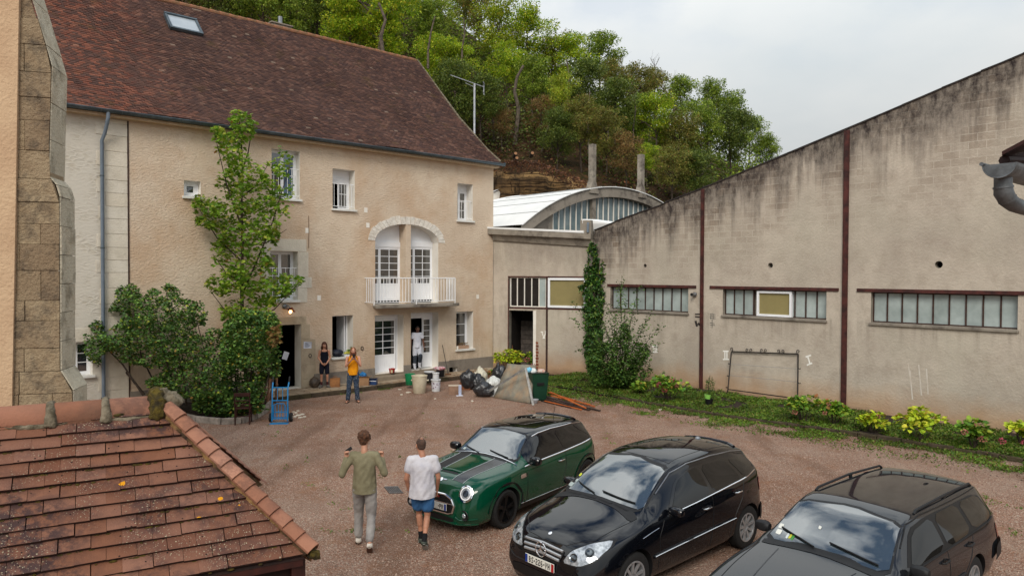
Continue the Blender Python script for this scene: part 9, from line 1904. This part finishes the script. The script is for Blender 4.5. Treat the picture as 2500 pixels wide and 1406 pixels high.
tub('white_tub', 1305, 984, 0, .09, .12, .13, simple('grey_tub', (168, 170, 174), .4, (150, 152, 156), 5), 'small pale tub in front of the green bin', cat='tub')
bag(1073, 903, .50, 34, 12, simple('pale_rag', (206, 196, 200), .8, (170, 90, 96), 7, .01, 20), 'pale rags heaped on the black bucket', 'rags', 31, 'rags', tie=False)
b = at(1094, 915, .15); e_ = HF.w(HF.at(1080, 842, .04)[0], .04, HF.at(1080, 842, .04)[1]); o = thing('broom', 'long handled broom leaning beside the half-open door', 'broom', tuple(b)); MB().tube([(0, 0, .03), tuple(e_-b)], .013, 8).make('handle', M['blackiron'], o); MB().box(-.12, .12, -.03, .03, 0, .05).make('head', M['wood'], o)
b = at(1312, 976); o = thing('wheelie_bin', 'dark green wheelie bin overflowing with rubbish behind the slate', 'bin', tuple(b), .35); gb = simple('bin_green', (16, 62, 44), .4, (12, 50, 36), 3); v = []
for z_, w_, d0, d1 in ((0.02, .23, -.22, .24), (.88, .29, -.30, .34), (.93, .30, -.32, .36)): v += [(-w_, d0, z_), (w_, d0, z_), (w_, d1, z_), (-w_, d1, z_)]
f = [(3, 2, 1, 0)]+[(4*j+i, 4*j+(i+1) % 4, 4*j+4+(i+1) % 4, 4*j+4+i) for j in range(2) for i in range(4)]; MB().add(v, f).make('bin_body', gb, o, bevel=.02); MB().add([(-.28, -.3, .931), (.28, -.3, .931), (.28, .34, .931), (-.28, .34, .931)], [(0, 1, 2, 3)]).make('inside', M['black'], o)
MB().box(-.31, .31, .37, .41, .35, .96).make('lid', gb, o, bevel=.015); MB().tube([(-.29, .36, .95), (.29, .36, .95)], .02, 8).make('hinge_bar', gb, o)
for q in (-1, 1): MB().lathe([(.10, -.03), (.10, .03)], 18, Matrix.Translation((q*.25, .22, .10)) @ Matrix.Rotation(PI/2, 4, 'Y')).make('wheel', M['rubber'], o, True)
MB().box(-.13, .13, -.30, -.27, .52, .62).make('emblem_plate', M['black'], o, bevel=.01)
for i, (dx, dy, z_, w_, mt, lb, nm) in enumerate(((-.15, -.05, 1.0, 22, wp_, 'white plastic on top of the green bin', 'plastic_sack'), (.12, 0, .98, 22, simple('torn_wrapper', (200, 120, 100), .5, (190, 190, 180), 14, .01, 20), 'torn coloured wrapping in the green bin', 'wrapping'), (-.28, -.1, 1.04, 16, simple('pale_blue_film', (120, 190, 220), .4), 'pale blue film sticking out of the green bin', 'plastic_film'))):
 bb = bag(1312, 976, 0, w_, 18, mt, lb, nm, 41+i, 'rubbish', tie=False); bb.location = (b[0]+dx, b[1]+dy, z_-.12)
P4 = [ondepth(*q) for q in ((1207, 971, 24.3), (1296, 986, 23.4), (1308, 893, 24.1), (1240, 888, 24.8))]; P4[0] = at(1207, 971); P4[1] = at(1294, 986); nn = np.cross(P4[1]-P4[0], P4[3]-P4[0]); nn /= np.linalg.norm(nn); sl_o = thing('slate_slab', 'large rust-streaked slate slab leaning in front of the green bin', 'slab', tuple(P4[0]))
n = 7; V = []; FQ = []
for s_ in (0, 1):
 for i in range(n+1):
  for j in range(n+1):
   a, c = i/n, j/n; p_ = (P4[0]*(1-a)+P4[1]*a)*(1-c)+(P4[3]*(1-a)+P4[2]*a)*c
   if i in (0, n) or j in (0, n): p_ = p_+np.array(noise.noise_vector(Vector(p_)*4))*.03
   V.append(p_-P4[0]+nn*(.03*(1-2*s_))+nn*noise.noise(Vector(p_)*5)*.008)
m1 = (n+1)**2
for i in range(n):
 for j in range(n): q_ = i*(n+1)+j; FQ += [(q_, q_+n+1, q_+n+2, q_+1), (m1+q_+1, m1+q_+n+2, m1+q_+n+1, m1+q_)]
for i in range(n):
 for (a, c) in ((i*(n+1), (i+1)*(n+1)), ((i+1)*(n+1)+n, i*(n+1)+n), (i+1, i), (n*(n+1)+i, n*(n+1)+i+1)): FQ.append((a, c, c+m1, a+m1)[::-1])
t = NT('rusty_slate'); w = t.co(); col = t.mix(t.rng(t.noise(w, 3, 5), .35, .65), lin((136, 132, 118)), lin((112, 108, 98))); col = t.mix(t.rng(t.noise(t.co('Object', (2.2, 2.2, .4), rot=(0, .3, 0)), 1.0, 5), .44, .66, 0, .55), col, lin((168, 130, 92))); t.bump(t.noise(t.co('Object', (1, 1, .6)), 5, 6, .7), .03); link('slab', np_mesh('slab', V, FQ, t.fin(col, .75, 0, .3)), sl_o)
o = thing('angle_iron', 'long grey metal angle leaning in an inverted V before the slate', 'metal bar', tuple(at(1300, 988))); b0_ = at(1300, 988); ap = ondepth(1283, 898, 23.5); fa = at(1172, 968)
for nm, e_ in (('long_arm', fa), ('short_arm', b0_+np.array([.02, -.05, 0]))):
 d = (e_-ap); L_ = np.linalg.norm(d); d /= L_; sd = np.cross(d, [0, 1, 0]); sd /= np.linalg.norm(sd); MB().obox(tuple((ap+e_)/2-b0_), tuple(d*L_/2), (0, .004, 0), tuple(sd*.035)).obox(tuple((ap+e_)/2-b0_+sd*.035), tuple(d*L_/2), (0, .03, 0), tuple(sd*.004)).make(nm, simple('grey_steel', (112, 112, 112), .5, (150, 150, 146), 9), o)
for i, (x0, y0, x1, y1, w_, mt, h, lab) in enumerate(((1338, 966, 1452, 996, .06, 'lo', .10, 'longest orange lath on top of the pile'), (1343, 966, 1430, 1000, .05, 'lo', .12, 'orange lath crossing the pile towards the dark ones'), (1330, 982, 1420, 1002, .05, 'lo', .03, 'orange lath at the front edge of the pile'), (1312, 969, 1465, 1005, .07, 'ld', .05, 'longest dark lath, reaching furthest right'), (1316, 974, 1440, 1003, .07, 'ld', .02, 'dark lath in the middle of the pile'), (1313, 966, 1400, 992, .06, 'ld', .06, 'short dark lath at the back of the pile'), (1345, 972, 1440, 990, .05, 'lo', .07, 'orange lath at the back of the pile'), (1322, 980, 1395, 997, .05, 'ld', .0, 'short dark lath at the front left of the pile'))):
 m_ = simple('orange_lath', (196, 104, 40), .6, (160, 76, 30), 9, orand=.2) if mt == 'lo' else simple('dark_lath', (52, 34, 28), .7, (34, 24, 22), 9); a, c = at(x0, y0)+np.array([0, 0, h+.02]), at(x1, y1)+np.array([0, 0, h*.3+.02]); d = c-a; L_ = np.linalg.norm(d); d /= L_; sd = np.array([-d[1], d[0], 0])
 tag(MB().obox((0, 0, 0), tuple(d*L_/2), tuple(sd*w_/2), (0, 0, .012)).make('lath', m_, None, loc=tuple((a+c)/2)), lab, 'lath', 'laths piled on the gravel')
c4 = [at(x, y, .012) for x, y in ((938, 1188), (972, 1187), (985, 1202), (950, 1203))]; o = thing('drain_grate', 'square metal drain grate let into the gravel between the walking men', 'grate', tuple(c4[0])); ex, ey = c4[1]-c4[0], c4[3]-c4[0]
MB().add([tuple(c4[0]-c4[0]-[0, 0, .008]), tuple(ex-[0, 0, .008]), tuple(ex+ey-[0, 0, .008]), tuple(ey-[0, 0, .008])], [(0, 1, 2, 3)]).make('pit', M['black'], o)
for k in range(8): f_ = (k+.5)/8; p0, p1 = ex*f_, ex*f_+ey; L_ = np.linalg.norm(ey); MB().obox(tuple((p0+p1)/2), tuple(ey/2), tuple(ex/32), (0, 0, .006)).make('bar', M['alu'], o)
for s0, s1 in ((ex*0, ex), (ey, ex+ey)): MB().obox(tuple((s0+s1)/2), tuple((s1-s0)/2), tuple(ey/40), (0, 0, .007)).make('rim', M['alu'], o)
u, z = HF.at(1132, 846, .0); o = fthing('planter', 'terracotta planter with dried flowers on the sill of the narrow window', 'planter', HF); MB().box(u-.26, u+.30, .02, .20, I_[2]+.012, I_[2]+.15).make('trough', simple('pale_terracotta', (176, 144, 120), .85), o, bevel=.01)
link('dry_flowers', leaf_mesh('df', np.array([(u+r_.uniform(-.2, .3), .1+r_.uniform(-.05, .05), I_[2]+.18+r_.uniform(0, .08)) for _ in range(110)]), .06, LM['rust'], LEAFQ, rng=r_), o); MB().lathe([(.04, 0), (.05, .12), (.045, .12)], 12, Matrix.Translation((I_[0]+.1, .05, I_[2]+.012))).make('small_pot', M['offwhite'], o)
o = fthing('squashes', 'yellow squashes and greens on a tray on the sill of the open window', 'vegetables', HF); MB().box(F2[0]+.5, F2[1]-.02, .0, .25, F2[2]+.01, F2[2]+.06).make('tray', M['white'], o)
ym = simple('yellow_squash', (196, 190, 70), .5, (160, 160, 50), 5)
for k in range(3): x = F2[0]+.62+k*.14; MB().tube([(x-.12, .06+.03*k, F2[2]+.11), (x, .05+.03*k, F2[2]+.14), (x+.1, .07+.03*k, F2[2]+.11)], [.02, .05, .035], 10).make('squash', ym, o, True)
link('greens', leaf_mesh('gr', np.array([(F2[0]+.85+r_.normal(0, .12), .08+r_.normal(0, .04), F2[2]+.16+abs(r_.normal(0, .05))) for _ in range(130)]), .10, LM['hyd_g'], LEAFQ, rng=r_), o)
ob = bag(822, 872, 1.3, 34, 26, simple('navy_bag', (28, 34, 52), .5, (20, 24, 38), 6, .02, 14), 'navy bag lying on the sill of the open window', 'navy_bag', 51, tie=False); pw = HF.w(F2[0]+.28, -.15, F2[2]+.01); ob.location = tuple(pw)
ob = bag(835, 868, 1.3, 20, 16, wp_, 'clear plastic bag behind the squashes on the sill', 'plastic_sack', 52, tie=False); pw = HF.w(F2[0]+.75, -.32, F2[2]+.01); ob.location = tuple(pw)
